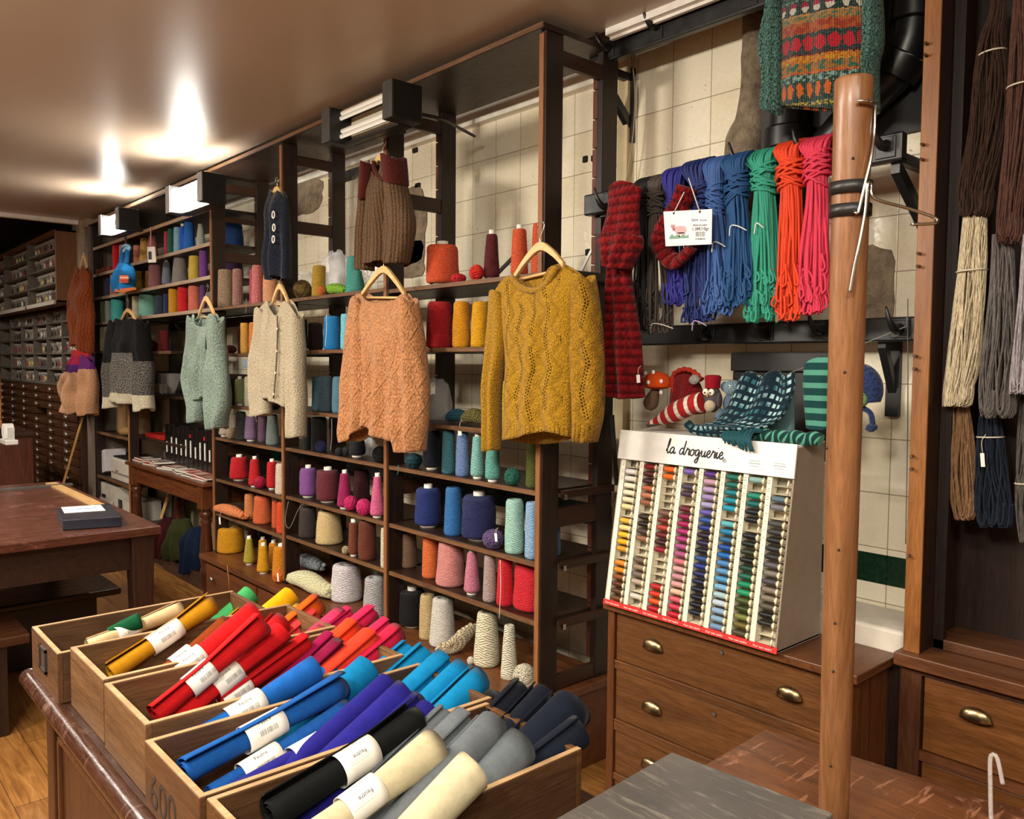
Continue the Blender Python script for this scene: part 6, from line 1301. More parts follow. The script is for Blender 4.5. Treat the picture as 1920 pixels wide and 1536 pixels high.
# ================================================================== pole, near tables
t = thing('wooden_pole', (-.62, 1.26, .80), 'tall round brown wooden pole standing on the near brown table', 'pole')
PB = atY(1562, 1546, 1.26); PT = atY(1601, 152, 1.20); PB.z = .80
PW = wood('6e4526', '936540', 'Z', .33)
P = [PB.lerp(PT, i/30) for i in range(31)]
rad = [.0232+(.0275-.0232)*i/30 for i in range(31)]; dd = (PT-PB).normalized()
m = MB().tube(P+[PT+dd*.004], rad+[.0255], 40)
build('shaft', m, PW, t)
def onpole(x, y, off=-.004):
    """point on the pole surface nearest the eye at picture height y"""
    best = min(range(31), key=lambda i: abs(atY(960, 0, 1).z*0+(768-F_PX*((P[i]-EYE).dot(_up))/((P[i]-EYE).dot(_fw)))-y))
    c = P[best]; tt_ = depth(c); lat = (x-(960+F_PX*((c-EYE).dot(_rt))/tt_))/F_PX*tt_; back = math.sqrt(max(0, rad[best]**2-lat**2))
    return c+_rt*lat-Vector((_fw.x, _fw.y, 0)).normalized()*(back-off)
for yy, rr in ((262, .0), (296, 0)):
    pass
for x, y in ((1586, 300), (1562, 1035), (1556, 1180), (1550, 862), (1553, 1270), (1549, 1405), (1572, 712)): 
    q = onpole(x, y, -.0005); build('nail_hole', MB().ell(q, .0022, .0022, .0022, 8, 6), BLK, t)
for yy in (353, 395):
    best = min(range(31), key=lambda i: abs((768-F_PX*((P[i]-EYE).dot(_up))/((P[i]-EYE).dot(_fw)))-yy)); f = best/30
    c = P[best].copy(); c.z += 0
    zt2 = atY(1600, yy, 1.21).z; f = (zt2-PB.z)/(PT.z-PB.z); c = PB.lerp(PT, f); R_ = .0232+.0043*f+.0012
    tg = tag(build('cable_tie', MB().lathe(c+Vector((0, 0, -.009)), [(R_, 0), (R_+.0025, 0), (R_+.0025, .018), (R_, .018)], 36, dd), BLK), 'black cable tie strapped round the wooden pole, the %s of two' % ('upper' if yy == 353 else 'lower'), 'cable tie')
t = thing('metal_hook', onpole(1600, 380), 'bent silver wire hooks strapped to the top of the wooden pole', 'hook')
WR = plain('cfcac0', .25, 1.0)
w1 = [onpole(x, y, -.007) for x, y in ((1593, 186), (1603, 180), (1618, 186), (1628, 204), (1632, 214), (1630, 240), (1618, 290), (1604, 350), (1592, 400), (1586, 425))]
build('wire', MB().tube(crs(w1, 60), .0024, 10), WR, t)
w2 = [onpole(x, y, -.011) for x, y in ((1576, 568), (1584, 520), (1594, 450), (1603, 385), (1608, 366), (1616, 362))]+[atY(1640, 372, 1.20), atY(1700, 390, 1.25), atY(1745, 405, 1.28), atY(1757, 412, 1.29), atY(1752, 419, 1.28), atY(1708, 421, 1.25)]
build('wire', MB().tube(crs(w2, 90), .0024, 10), WR, t)
build('wire_eyelet', MB().tube(crs([onpole(x, y, -.008) for x, y in ((1590, 182), (1604, 179), (1610, 188), (1600, 198), (1590, 196))], 20), .0024, 8), WR, t)
t = thing('worktable', (-.1, 1.35, 0), 'scratched reddish-brown table top behind the grey slab, lower right', 'table')
WT = wood('452616', '7a4a2a', 'X', .3, .9, .7)
c0 = atZ(1436, 1367, .80); c1 = atZ(1592, 1420, .80); c2 = atZ(1920, 1516, .80)
d1 = (c2-c0).normalized(); A = c0; Bc = c0+d1*1.5; C2 = Bc+Vector((0, -.42, 0)); D2 = Vector((A.x+.015, A.y-.42, .8))
build('tabletop', MB().prism([(D2.x, D2.y), (C2.x, C2.y), (Bc.x, Bc.y), (A.x, A.y)], .765, .80), WT, t, bevel=.003)
build('apron', MB().prism([(D2.x+.04, D2.y+.04), (C2.x-.04, C2.y+.04), (Bc.x-.04, Bc.y-.04), (A.x+.04, A.y-.04)], .68, .765), WDY, t)
for p in (A+Vector((.06, -.06, 0)), Bc+Vector((-.06, -.06, 0)), C2+Vector((-.06, .06, 0)), D2+Vector((.06, .06, 0))): build('leg', MB().box(p.x-.025, p.x+.025, p.y-.025, p.y+.025, 0, .70), WDZ, t, bevel=.003)
t = thing('display_counter', (-.68, .85, 0), 'grey streaked stone slab on a low counter, bottom centre right', 'counter')
g0 = atZ(1260, 1410, .90); g1 = atZ(1040, 1536, .90); g2 = atZ(1563, 1525, .90)
e1 = (g1-g0)*1.9; q = [g0, g0+e1, g2+e1, g2]
n = NT('grey_stone'); co = n.scale(n.coord(), (3, 22, 3)); a = n.noise(co, 2.2, 7, .7, 1.6); b = n.noise(n.coord(), 3.5, 4)
n.bump(a, .12, .001)
ST = n.done(n.mix(n.rng(a, .55, .72), n.ramp(b, [(.3, hexc('3f3d3b')), (.7, hexc('625d56'))]), hexc('857e72')), n.rng(a, .3, .7, .18, .34), spec=.6)
build('slab', MB().prism([(p.x, p.y) for p in q], .88, .90), ST, t, bevel=.002)
ins = lambda p, c: p+(c-p).normalized()*.03
cc_ = sum(q, Vector())/4
build('base', MB().prism([(ins(p, cc_).x, ins(p, cc_).y) for p in q], 0, .88), WDZ, t)
t = thing('acrylic_stand', atZ(1858, 1530, .80), 'thin clear acrylic hook stand at the lower right corner', 'stand')
ab = atZ(1858, 1536, .80); yy = ab.y
AC = glassy('acrylic', (.9, .85, .8), .05, .3)
build('stem', MB().tube(crs([ab, atY(1857, 1480, yy), atY(1857, 1422, yy), atY(1866, 1416, yy), atY(1872, 1430, yy), atY(1880, 1470, yy)], 40), .0035, 10), AC, t)
# ================================================================== foreground counter with felt boxes
t = thing('sales_counter', (-1.6, .74, 0), 'dark brown panelled counter with a worn moulded edge under the felt boxes', 'counter')
CTZ = .785
DKW = wood('22120b', '3f2417', 'X', .4, 1.0, .25); EDGE = wood('2a150d', '4a2a1b', 'X', .25, 1.0, .7)
CX0, CX1, CY0, CY1 = -2.31, -.885, .415, 1.06
build('top', MB().box(CX0+.02, CX1-.02, CY0+.02, CY1, CTZ-.028, CTZ), DKW, t)
edge = MB()
for (a, b) in (((CX0+.02, CY0+.022), (CX1-.02, CY0+.022)), ((CX1-.022, CY0+.02), (CX1-.022, CY1)), ((CX0+.022, CY0+.02), (CX0+.022, CY1))):
    P = [Vector((a[0], a[1], CTZ-.018)).lerp(Vector((b[0], b[1], CTZ-.018)), i/40) for i in range(41)]
    edge = MB().tube(P, [.0215*(1+.03*noise.noise(Vector((i*.4, a[0], 0)))) for i in range(41)], 16)
    build('moulded_edge', edge, EDGE, t)
build('edge_bead', MB().box(CX0+.03, CX1-.03, CY0+.028, CY0+.05, CTZ-.062, CTZ-.034), DKW, t, bevel=.004)
PN = wood('3c2112', '5a3520', 'Z', .42); bx0, bx1, by0, by1 = CX0+.055, CX1-.05, CY0+.055, CY1-.03
build('body', MB().box(bx0+.01, bx1-.01, by0+.01, by1, 0, CTZ-.03), PN, t)
ft = MB(); 
for a, b in ((bx0, bx0+.07), (bx1-.07, bx1), ((bx0+bx1)/2-.035, (bx0+bx1)/2+.035)): build('stile', MB().box(a, b, by0-.004, by0+.012, 0, CTZ-.05), wood('351d10', '553019', 'Z', .4), t, bevel=.004)
for a, b in ((.66, .735), (.0, .10)): build('stile', MB().box(bx0, bx1, by0-.003, by0+.012, a, b), wood('351d10', '553019', 'X', .4), t, bevel=.004)
for X0, X1 in ((bx0+.07, (bx0+bx1)/2-.035), ((bx0+bx1)/2+.035, bx1-.07)):
    for a in ((X0+.012, X0+.024, .112, .648), (X1-.024, X1-.012, .112, .648), (X0+.012, X1-.012, .636, .648), (X0+.012, X1-.012, .112, .124)):
        build('panel_bead', MB().box(a[0], a[1], by0, by0+.012, a[2], a[3]), wood('4a2a16', '6c4224', 'Z', .35), t, bevel=.003)
BXO = wood('5c3d22', '84603c', 'X', .5); BXD = wood('4a2f1a', '6f4a2b', 'X', .5); RIM = wood('9a7650', 'c4a074', 'Y', .5)
def felt_box(label, x0, x1, y0, y1, zr, mat, th=.012, frame=False):
    t = thing('wooden_box', ((x0+x1)/2, (y0+y1)/2, CTZ), label, 'box', None)
    zb = CTZ+.001
    build('front_panel', MB().box(x0, x1, y0, y0+th, zb, zr), mat, t, bevel=.0015); build('back_panel', MB().box(x0, x1, y1-th, y1, zb, zr), mat, t, bevel=.0015)
    my = wood('4e331c', '725232', 'Y', .5) if mat is BXO else wood('3e2716', '5f4026', 'Y', .5)
    build('side_panel', MB().box(x0, x0+th, y0+th, y1-th, zb, zr), my, t, bevel=.0015); build('side_panel', MB().box(x1-th, x1, y0+th, y1-th, zb, zr), my, t, bevel=.0015)
    build('bottom', MB().box(x0+th, x1-th, y0+th, y1-th, zb, zb+.006), mat, t)
    r = MB().box(x0+.001, x1-.001, y0+.001, y0+th-.001, zr, zr+.0012); build('rim', r, RIM, t)
    for a in (x0, x1-th): build('rim', MB().box(a+.001, a+th-.001, y0+th-.001, y1-.001, zr, zr+.0012), RIM, t)
    return t
B1 = felt_box('farthest felt box with a small metal label frame on its end', -2.26, -2.01, .44, .945, .90, BXD)
fr_ = MB(); 
for a in ((-2.165, -2.105, .877, .883), (-2.165, -2.105, .827, .833), (-2.165, -2.159, .827, .883), (-2.111, -2.105, .827, .883)): fr_.box(a[0], a[1], .435, .4405, a[2], a[3])
build('label_frame', fr_, IRON, B1); build('label_card', MB().box(-2.16, -2.11, .438, .4402, .832, .878), plain('3f2c1c', .7), B1)
B2 = felt_box('second felt box from the left, holding mustard and rust rolls', -1.992, -1.742, .462, .985, .915, BXO)
B3 = felt_box('middle felt box filled with red and coral rolls', -1.722, -1.475, .458, 1.0, .915, BXO)
B4 = felt_box('felt box of blue and turquoise rolls with black stencilled figures on its end', -1.448, -1.200, .448, 1.02, .90, BXD)
B5 = felt_box('nearest felt box holding black, cream, grey and navy rolls', -1.192, -.938, .455, .998, .90, wood('43290f', '6e4824', 'Y', .5))
# ---- felt rolls
def felt_label():
    n = NT('felt_label'); u, v, _ = n.xyz(n.coord('UV'))   # u along the roll, v round it (metres)
    bar = n.lt(n.noise(n.vec(n.mul(u, 1.0), 0.0), 900, 1), .5)
    zone = n.mul(n.mul(n.gt(v, .012), n.lt(v, .022)), n.mul(n.gt(u, .022), n.lt(u, .058)))
    tx = n.mul(n.lt(n.fr(n.div(v, .0045)), .3), n.gt(n.noise(n.vec(u, n.math('FLOOR', n.div(v, .0045))), 500, 1), .5))
    z2_ = n.mul(n.mul(n.gt(v, -.018), n.lt(v, -.004)), n.mul(n.gt(u, .018), n.lt(u, .062)))
    ink = n.mx(n.mul(zone, bar), n.mul(n.mul(z2_, tx), .55))
    return n.done(n.mix(n.mul(ink, .85), hexc('efe8da'), hexc('26262c')), .55)
FLAB = felt_label()
def spiral_roll(P0, P1, r, col, label=None, flap=0.0, seed=0, flip=False, lab='', turns=2.2, fa=None):
    rnd = random.Random(seed); d = (P1-P0).normalized(); L = (P1-P0).length; mid = (P0+P1)/2
    nn = (EYE-mid).normalized()+Vector((0, 0, .9)); nn = (nn-d*nn.dot(d)).normalized(); e2 = d.cross(nn)
    t = thing('felt_roll', P0, lab, 'felt roll')
    TH_ = .0024; N = 84; K = 12; a0 = rnd.uniform(0, 6.28) if fa is None else fa
    prof = []
    for i in range(N+1):
        s = i/N; a = a0+s*turns*2*PI; rr = r*(.52+.48*s)
        lift = flap*max(0, (s-.86)/.14)**2
        rr2 = r+lift if s > .86 and flap else rr
        rr = rr+(lift if s > .86 else 0)
        prof.append((a, rr))
    m = MB()
    def pt_(a, rr, z, k): 
        q = 1+.035*noise.noise(Vector((math.cos(a)*1.5+seed, math.sin(a)*1.5, z*6)))
        return P0+d*z+(nn*math.cos(a)+e2*math.sin(a))*rr*q
    for k in range(K+1):
        z = L*k/K; fz = k/K; fl = 1+(.38*max(0, fz-label[1])/(1-label[1]+.01)+.12*max(0, label[0]-fz)/(label[0]+.01) if label else .10+.16*fz)
        tw = 0
        for a, rr in prof: m.v.append(pt_(a, rr*fl, z+(0.004*math.sin(a*1.0+seed) if k in (0, K) else 0), k))
        for a, rr in reversed(prof): m.v.append(pt_(a, rr*fl-TH_, z, k))
    W = 2*(N+1)
    for k in range(K):
        for i in range(W):
            j = (i+1) % W; m.face((k*W+i, k*W+j, (k+1)*W+j, (k+1)*W+i), None, i not in (N, W-1))
    for i in range(N):
        for base in (0, K*W):
            q = (base+i, base+i+1, base+W-2-i, base+W-1-i); m.face(q if base else q[::-1], None, False)
    build('felt_sheet', m, felt(col), t)
    if label:
        f0, f1 = label; z0_, z1_ = L*f0, L*f1; R = r+.0016+flap*.25; m = MB(); C_ = 28
        sgn = -1 if flip else 1
        def lf(u, v):
            a = (u-.5)*2*PI*.92; return P0+d*(z0_+(z1_-z0_)*v)+(nn*math.cos(a)+e2*math.sin(a))*R
        m.grid(lf, 36, 4, uvfn=lambda u, v: ((z1_-z0_)*v if not flip else (z1_-z0_)*(1-v), sgn*(u-.5)*2*PI*.92*R))
        build('paper_band', m, FLAB, t, solid=.0006)
        cu = bpy.data.curves.new('x', 'FONT'); cu.body = 'Feutre'; cu.size = .0098; cu.align_x = 'CENTER'; cu.align_y = 'CENTER'; cu.resolution_u = 2
        o = bpy.data.objects.new('x', cu); COL.objects.link(o); dg = bpy.context.evaluated_depsgraph_get(); me = bpy.data.meshes.new_from_object(o.evaluated_get(dg)); bpy.data.objects.remove(o)
        mm = MB(); 
        for v in me.vertices:
            x, y = (v.co.x, v.co.y+.004); x, y = (-x, -y) if not flip else (x, y)
            a = y/R+.10
            mm.v.append(P0+d*((z0_+z1_)/2-x)+(nn*math.cos(a)+e2*math.sin(a))*(R+.0008) if True else 0)
        for p in me.polygons: mm.face(tuple(p.vertices))
        build('lettering', mm, INK, t)
        bpy.data.meshes.remove(me)
    return t
AZ = math.radians(8)
def ROLL(near, far, w, col, z0, lab, label=None, flap=0.0, az=8, flip=False, seed=None, fa=None):
    A = atZ(*near, z0); a = math.radians(az); nrm_ = Vector((math.cos(a), math.sin(a), 0)); rr = ray(*far)
    k = ((A-EYE).dot(nrm_))/rr.dot(nrm_); B = EYE+rr*k; t_ = depth((A+B)/2); r = w/2/F_PX*t_
    return spiral_roll(A, B, r, col, label, flap, near[0]*.13 if seed is None else seed, flip, lab, fa=fa)
def RFAR(far, w, Y1, col, lab, e=12, L=.34, az=8, flap=0.0, label=None, fa=None):
    e += 12 if e > 4 else 0; w *= 1.06
    B = atY(*far, Y1); a, el = math.radians(az), math.radians(e); dv = Vector((-math.sin(a)*math.cos(el), math.cos(a)*math.cos(el), math.sin(el)))
    return spiral_roll(B-dv*L, B, w/2/F_PX*depth(B), col, label, flap, far[0]*.17, False, lab, fa=fa)
# farthest box
ROLL((95, 1212), (235, 1168), 24, 'c8ab78', .825, 'pale beige felt roll lying lowest in the farthest box', (.50, .78), az=24)
ROLL((205, 1190), (262, 1163), 26, '0f4a2c', .86, 'dark green felt roll end in the farthest box', None, az=-10)
ROLL((165, 1212), (338, 1143), 27, 'cfb084', .85, 'cream-beige felt roll with a paper band in the farthest box', (.28, .52), az=12)
# second box
ROLL((310, 1262), (425, 1172), 34, '7c3410', .835, 'rust brown felt roll behind the mustard one', (.12, .42))
ROLL((208, 1262), (398, 1134), 34, 'b07a10', .85, 'mustard felt roll with a paper band in the second box', (.36, .66), flap=.004)
RFAR((470, 1112), 30, 1.0, '3f9a58', 'bright green felt roll at the back of the second box', 20, .34, flap=.004)
RFAR((478, 1138), 30, .98, 'd89a0c', 'yellow felt roll in front of the bright green one', 16, .34)
RFAR((546, 1116), 32, 1.06, 'dc9c0e', 'yellow felt roll pointing at the white skeins on the shelf', 14, .34)
RFAR((535, 1150), 26, 1.0, 'c8960e', 'ochre yellow felt roll between the red and orange rolls', 12, .34)
RFAR((562, 1144), 24, 1.04, 'd8a010', 'small yellow felt roll left of the orange one', 12, .34)
RFAR((596, 1134), 34, 1.05, 'd85410', 'orange felt roll with a raised flap', 14, .34, flap=.008, fa=-1.2)
# middle box, back rows
for x, y, w_, c_, Y_, e_, l_ in ((655, 1150, 26, 'c42050', 1.06, 10, 'raspberry pink felt roll at the far back of the middle box'), (698, 1148, 28, 'c8244e', 1.06, 10, 'hot pink felt roll at the back right of the middle box'), (590, 1158, 34, 'd83c3c', 1.03, 12, 'salmon red felt roll under the orange flap'),
    (640, 1158, 34, 'c83058', 1.04, 12, 'dusky pink felt roll in the back row'), (725, 1172, 28, 'cc2450', 1.06, 10, 'pink-red felt roll second from the right end'), (665, 1178, 38, 'd8401e', 1.0, 13, 'coral orange felt roll in the middle of the back row'),
    (745, 1190, 36, 'c82040', 1.06, 9, 'crimson-pink felt roll at the right end of the middle box'), (605, 1192, 34, 'cf3c30', .97, 13, 'light coral felt roll above the magenta one'), (700, 1200, 46, 'd43a24', 1.0, 11, 'widest coral red felt roll in the middle box')):
    RFAR((x, y), w_, Y_, c_, l_, e_, .34, flap=.005 if w_ < 40 else .002, fa=-1.0)
ROLL((415, 1318), (575, 1205), 32, 'b31418', .85, 'rightmost red felt roll in the middle box', (.0, .30), flap=.006, fa=-1.0)
RFAR((622, 1198), 32, .93, '8a0f40', 'magenta felt roll, the left of two', 16, .30, flap=.005, fa=-1.0)
RFAR((636, 1214), 32, .92, '7a0f34', 'dark magenta felt roll, the right of two', 14, .30, flap=.006, fa=-.9)
RFAR((530, 1165), 36, .93, 'a81216', 'deep red felt roll half hidden behind the front reds', 20, .30, flap=.004)
ROLL((262, 1318), (478, 1148), 38, 'bd1518', .85, 'leftmost red felt roll in the middle box', (.30, .52), flap=.003, az=6)
ROLL((330, 1352), (530, 1186), 40, 'b81418', .84, 'red felt roll third from the left with a printed band', (.33, .56), az=8)
ROLL((292, 1342), (492, 1172), 38, 'ba1619', .865, 'red felt roll with a long folded flap, second from the left', (.28, .50), flap=.008, fa=-1.35, az=6)
# blue box
for x, y, l_ in ((768, 1222, 'far left of the turquoise row'), (798, 1228, 'second in the turquoise row'), (832, 1240, 'third in the turquoise row'), (866, 1256, 'fourth in the turquoise row')):
    RFAR((x, y), 40, 1.06, '0a73a4', 'turquoise felt roll, '+l_, 9, .34, flap=.002)
RFAR((898, 1272), 46, 1.06, '0b76a6', 'turquoise felt roll nearest the camera in its row', 9, .36)
RFAR((690, 1252), 46, .90, '0a6d9c', 'single turquoise felt roll end behind the front blue rolls', 12, .3)
RFAR((728, 1280), 38, .86, '201c70', 'indigo felt roll, back left of the indigo group', 10, .34, flap=.004)
RFAR((757, 1298), 40, .86, '211d74', 'indigo felt roll in the centre of its group', 10, .34, flap=.004)
RFAR((782, 1315), 36, .87, '1e1a6c', 'indigo felt roll between two others, slightly lower', 9, .34)
RFAR((805, 1330), 44, .87, '1f1b6a', 'indigo felt roll at the right end of its group', 9, .34, flap=.005)
ROLL((330, 1400), (625, 1262), 38, '1b5698', .83, 'blue felt roll lying between the two front blue rolls', None, az=6)
ROLL((318, 1418), (590, 1252), 42, '1a5aa4', .855, 'leftmost blue felt roll with a lifted edge', (.36, .60), flap=.010, fa=1.6, az=7)
ROLL((395, 1490), (650, 1330), 36, '164a8c', .825, 'lower blue felt roll close to the indigo one', (.20, .46), flap=.006, az=8)
ROLL((345, 1450), (640, 1290), 44, '174f94', .86, 'front blue felt roll with a folded flap and printed band', (.34, .58), flap=.009, fa=-1.3, az=7)
ROLL((425, 1500), (705, 1338), 48, '211e70', .835, 'front indigo felt roll with a wide paper band', (.40, .68), flap=.004, az=8)
# nearest box
for x, y, w_, c_, Y_, l_ in ((928, 1312, 40, '121514', 1.05, 'blackish felt roll at the back of the nearest box'), (978, 1296, 42, '10131c', 1.08, 'dark navy felt roll, back left of the nearest box'), (1022, 1302, 46, '11151f', 1.09, 'dark navy felt roll, second from the right')):
    RFAR((x, y), w_, Y_, c_, l_, 9, .36)
RFAR((1072, 1325), 70, 1.08, '131824', 'widest dark navy felt roll at the right end of the nearest box', 10, .36, flap=.003, az=2)
RFAR((1088, 1372), 50, 1.04, '141924', 'navy felt roll lying lowest on the right', 7, .28, az=-6)
RFAR((838, 1345), 44, .88, '585d60', 'grey felt roll farthest left of the greys', 8, .30)
RFAR((872, 1352), 46, .88, '5f6467', 'grey felt roll with a pointed corner', 8, .30, flap=.005)
RFAR((925, 1358), 56, .88, '5c6164', 'long grey felt roll in the centre of the nearest box', 9, .34)
ROLL((690, 1550), (905, 1405), 50, '5a5e60', .85, 'grey felt roll with a paper band under the cream ones', (.35, .75), az=6)
RFAR((972, 1398), 70, .90, '5d6366', 'thickest grey felt roll leaning to the right', 10, .34, flap=.003)
ROLL((505, 1530), (782, 1352), 56, '101110', .865, 'black felt roll with a wide white band', (.42, .66), flap=.006, az=6, flip=True)
ROLL((592, 1568), (812, 1400), 58, 'b8ac8a', .88, 'cream felt roll with printed label, left of two', (.22, .50), flap=.003, az=5, flip=True)
ROLL((752, 1582), (886, 1442), 70, 'bcb190', .885, 'thick cream felt roll nearest the camera', None, az=3)
# stencilled figures on the end of the blue box
text('600', (-1.36, .4475, .825), (1, 0, 0), (0, 0, 1), .085, plain('33210f', .8), B4, 'stencil')
# ================================================================== left side tables
TB = wood('3c1f15', '64392a', 'Y', .28, 1, .35)
t = thing('work_table', (-4.78, .45, 0), 'large dark reddish-brown table at the left with a thick tapered leg', 'table')
build('tabletop', MB().box(-5.72, -3.86, -.75, 1.285, .762, .80), TB, t, bevel=.004)
build('apron', MB().box(-5.62, -3.94, -.65, 1.19, .60, .762), wood('22120c', '3a2015', 'X', .4), t)
for x, y in ((-3.945, 1.215), (-5.62, 1.215), (-3.945, -.65), (-5.62, -.65)):
    build('leg', MB().hexa([(x-.034, y-.034, 0), (x+.034, y-.034, 0), (x+.034, y+.034, 0), (x-.034, y+.034, 0), (x-.050, y-.050, .76), (x+.050, y-.050, .76), (x+.050, y+.050, .76), (x-.050, y+.050, .76)]), wood('22120c', '3c2216', 'Z', .4), t, bevel=.004)
a = atZ(0, 921, .80); b = atZ(124, 905, .80)
tag(build('metal_strip', MB().box(a.x-.02, a.x+.02, -.1, b.y, .801, .812), plain('6f6b68', .35, .6)), 'thin grey metal strip along the far end of the left table', 'strip')
a = atZ(95, 908, .80); b = atZ(200, 957, .80); dv = (b-a).normalized(); sv = Vector((-dv.y, dv.x, 0))
tag(build('wooden_ruler', MB().obox((a+b)/2+Vector((0, 0, .006)), dv*((b-a).length/2), sv*.028, (0, 0, .005)), wood('b58a52', 'd8b078', 'X', .4)), 'long pale wooden yardstick lying on the left table beside the black book', 'ruler')
t = thing('book', atZ(168, 978, .80), 'thick dark blue-black book with a white label lying on the left table', 'book')
q = [atZ(118, 996, .80), atZ(228, 988, .80), atZ(207, 962, .80), atZ(106, 972, .80)]
build('cover', MB().prism([(p.x, p.y) for p in q], .802, .848), plain('1c1e2a', .35), t, bevel=.003)
q2 = [p.lerp(sum(q, Vector())/4, .04) for p in q]
build('page_block', MB().prism([(p.x, p.y) for p in q2], .808, .842), plain('4a4860', .8), t)
c = (q[2]*.62+q[3]*.38).lerp(q[0], .28); u_ = (q[1]-q[0]).normalized(); v_ = (q[3]-q[0]).normalized()
build('paper_label', MB().obox(Vector((c.x, c.y, .8492)), u_*.085, v_*.09, (0, 0, .0006)), PAPER, t)
build('written_line', MB().obox(Vector((c.x, c.y, .8502)), u_*.055, v_*.006, (0, 0, .0004)), plain('4a78a8', .7), t)
t = thing('low_bench', (-4.5, .75, 0), 'low dark wooden bench tucked under the left table', 'bench')
b0 = atZ(228, 1102, .36)
build('seat', MB().box(b0.x-.75, b0.x, -.1, b0.y, .325, .36), wood('1c100a', '36221a', 'Y', .3), t, bevel=.01)
for x in (b0.x-.65, b0.x-.12): build('leg_panel', MB().box(x, x+.04, .0, b0.y-.1, 0, .325), wood('160c07', '2a1810', 'Z', .4), t, bevel=.004)
build('front_board', MB().box(b0.x-.62, b0.x-.12, .1, .13, .08, .30), wood('160c07', '2a1810', 'X', .4), t)
t = thing('low_bench', (-3.5, 0, 0), 'worn brown plank bench at the left edge beyond the counter', 'bench')
b1 = atZ(57, 1188, .42)
build('seat', MB().box(b1.x-.35, b1.x, -.9, b1.y, .38, .42), wood('2c170c', '4f2e1a', 'Y', .32), t, bevel=.006)
for y in (b1.y-.12, -.8): build('leg_panel', MB().box(b1.x-.32, b1.x-.03, y, y+.04, 0, .38), wood('1c0e08', '321b10', 'Z', .4), t)
# ---- turned-leg table under the shelves
t = thing('turned_leg_table', (-5.95, 2.2, 0), 'reddish wooden table with turned legs covered in magazines', 'table')
TW = wood('4a2210', '7a4524', 'X', .3); TZ_ = .775
tl, tr = -6.78, -5.20
build('tabletop', MB().box(tl, tr, 1.985, 2.40, TZ_-.022, TZ_), TW, t, bevel=.004)
build('apron', MB().box(tl+.08, tr-.06, 2.02, 2.04, TZ_-.15, TZ_-.022), TW, t, bevel=.002); build('apron', MB().box(tr-.07, tr-.05, 2.03, 2.38, TZ_-.15, TZ_-.022), TW, t, bevel=.002)
for x, y in ((tr-.085, 2.04), (tl+.10, 2.04), (tr-.085, 2.36), (tl+.10, 2.36)):
    pr = [(.0001, 0), (.02, 0), (.028, .03), (.018, .06), (.040, .11), (.032, .15), (.042, .16), (.042, .20), (.034, .22), (.044, .30), (.030, .50), (.036, .52), (.026, .535), (.040, .555), (.040, .575), (.028, .59), (.038, .60), (.0001, .60)]
    lg = build('leg', MB().lathe((x, y, 0), pr, 24), wood('3a1a0e', '62351c', 'Z', .28), t); build('leg_block', MB().box(x-.042, x+.042, y-.042, y+.042, .60, TZ_-.022), wood('4a2210', '74401f', 'Z', .35), t, bevel=.003)
rnd = random.Random(11)
MAGC = ['b8a89c', '8c5c48', 'c8c0b4', '5a4a48', 'a07868', 'd8d0c4', '6c6c70', 'b04838']
for k, (mx, my, zz) in enumerate(((258, 2.06, 0), (262, 2.08, 1), (280, 2.05, 0), (286, 2.07, 1), (292, 2.06, 2), (308, 2.05, 0), (318, 2.07, 1), (330, 2.05, 0), (342, 2.06, 1), (352, 2.04, 0), (362, 2.06, 1), (372, 2.04, 0), (380, 2.05, 1))):
    p = atY(mx, 870, my); an = rnd.uniform(-.2, .2); ux, uy = Vector((math.cos(an), math.sin(an), 0)), Vector((-math.sin(an), math.cos(an), 0)); z = TZ_+.002+zz*.013
    m = MB(); m.obox((p.x, my+.06, z+.004), ux*.10, uy*.07, (0, 0, .004)); m.cur = 1; m.obox((p.x, my+.06, z+.009), ux*.101, uy*.071, (0, 0, .001)); m.cur = 2; m.obox((p.x+.02, my+.05, z+.0105), ux*.05, uy*.035, (0, 0, .0005))
    o = build('magazine', m, [plain('e8e2d6', .6), plain(rnd.choice(MAGC), .35), plain(rnd.choice(MAGC), .4)])
    tag(o, 'magazine in the overlapping spread on the turned-leg table', 'magazine', 'magazines on the turned-leg table')
x = 309; k = 0
while x < 392:
    w_ = 8.2; p = atY(x, 800, 2.16); p2 = atY(x+w_, 800, 2.16); h = .31+.012*math.sin(k*2.3)
    t = thing('ring_binder', ((p.x+p2.x)/2, 2.27, TZ_), 'black ring binder, %s from the left on the turned-leg table' % ORD[k], 'binder', 'black binders on the turned-leg table')
    tz = TZ_+.03 if k else TZ_+.03
    build('cover', MB().box(p.x+.004, p2.x-.004, 2.16, 2.38, TZ_+.001, TZ_+h), plain('141313', .25), t, bevel=.003)
    build('spine_label', MB().box(p.x+.035, p.x+.050, 2.157, 2.161, TZ_+.10, TZ_+.10+(.12 if k % 3 else .08)), WHT, t)
    if k in (5, 8): build('red_sticker', MB().box(p.x+.03, p.x+.05, 2.155, 2.158, TZ_+.24, TZ_+.265), plain('c82838', .5), t)
    x += w_+.6; k += 1
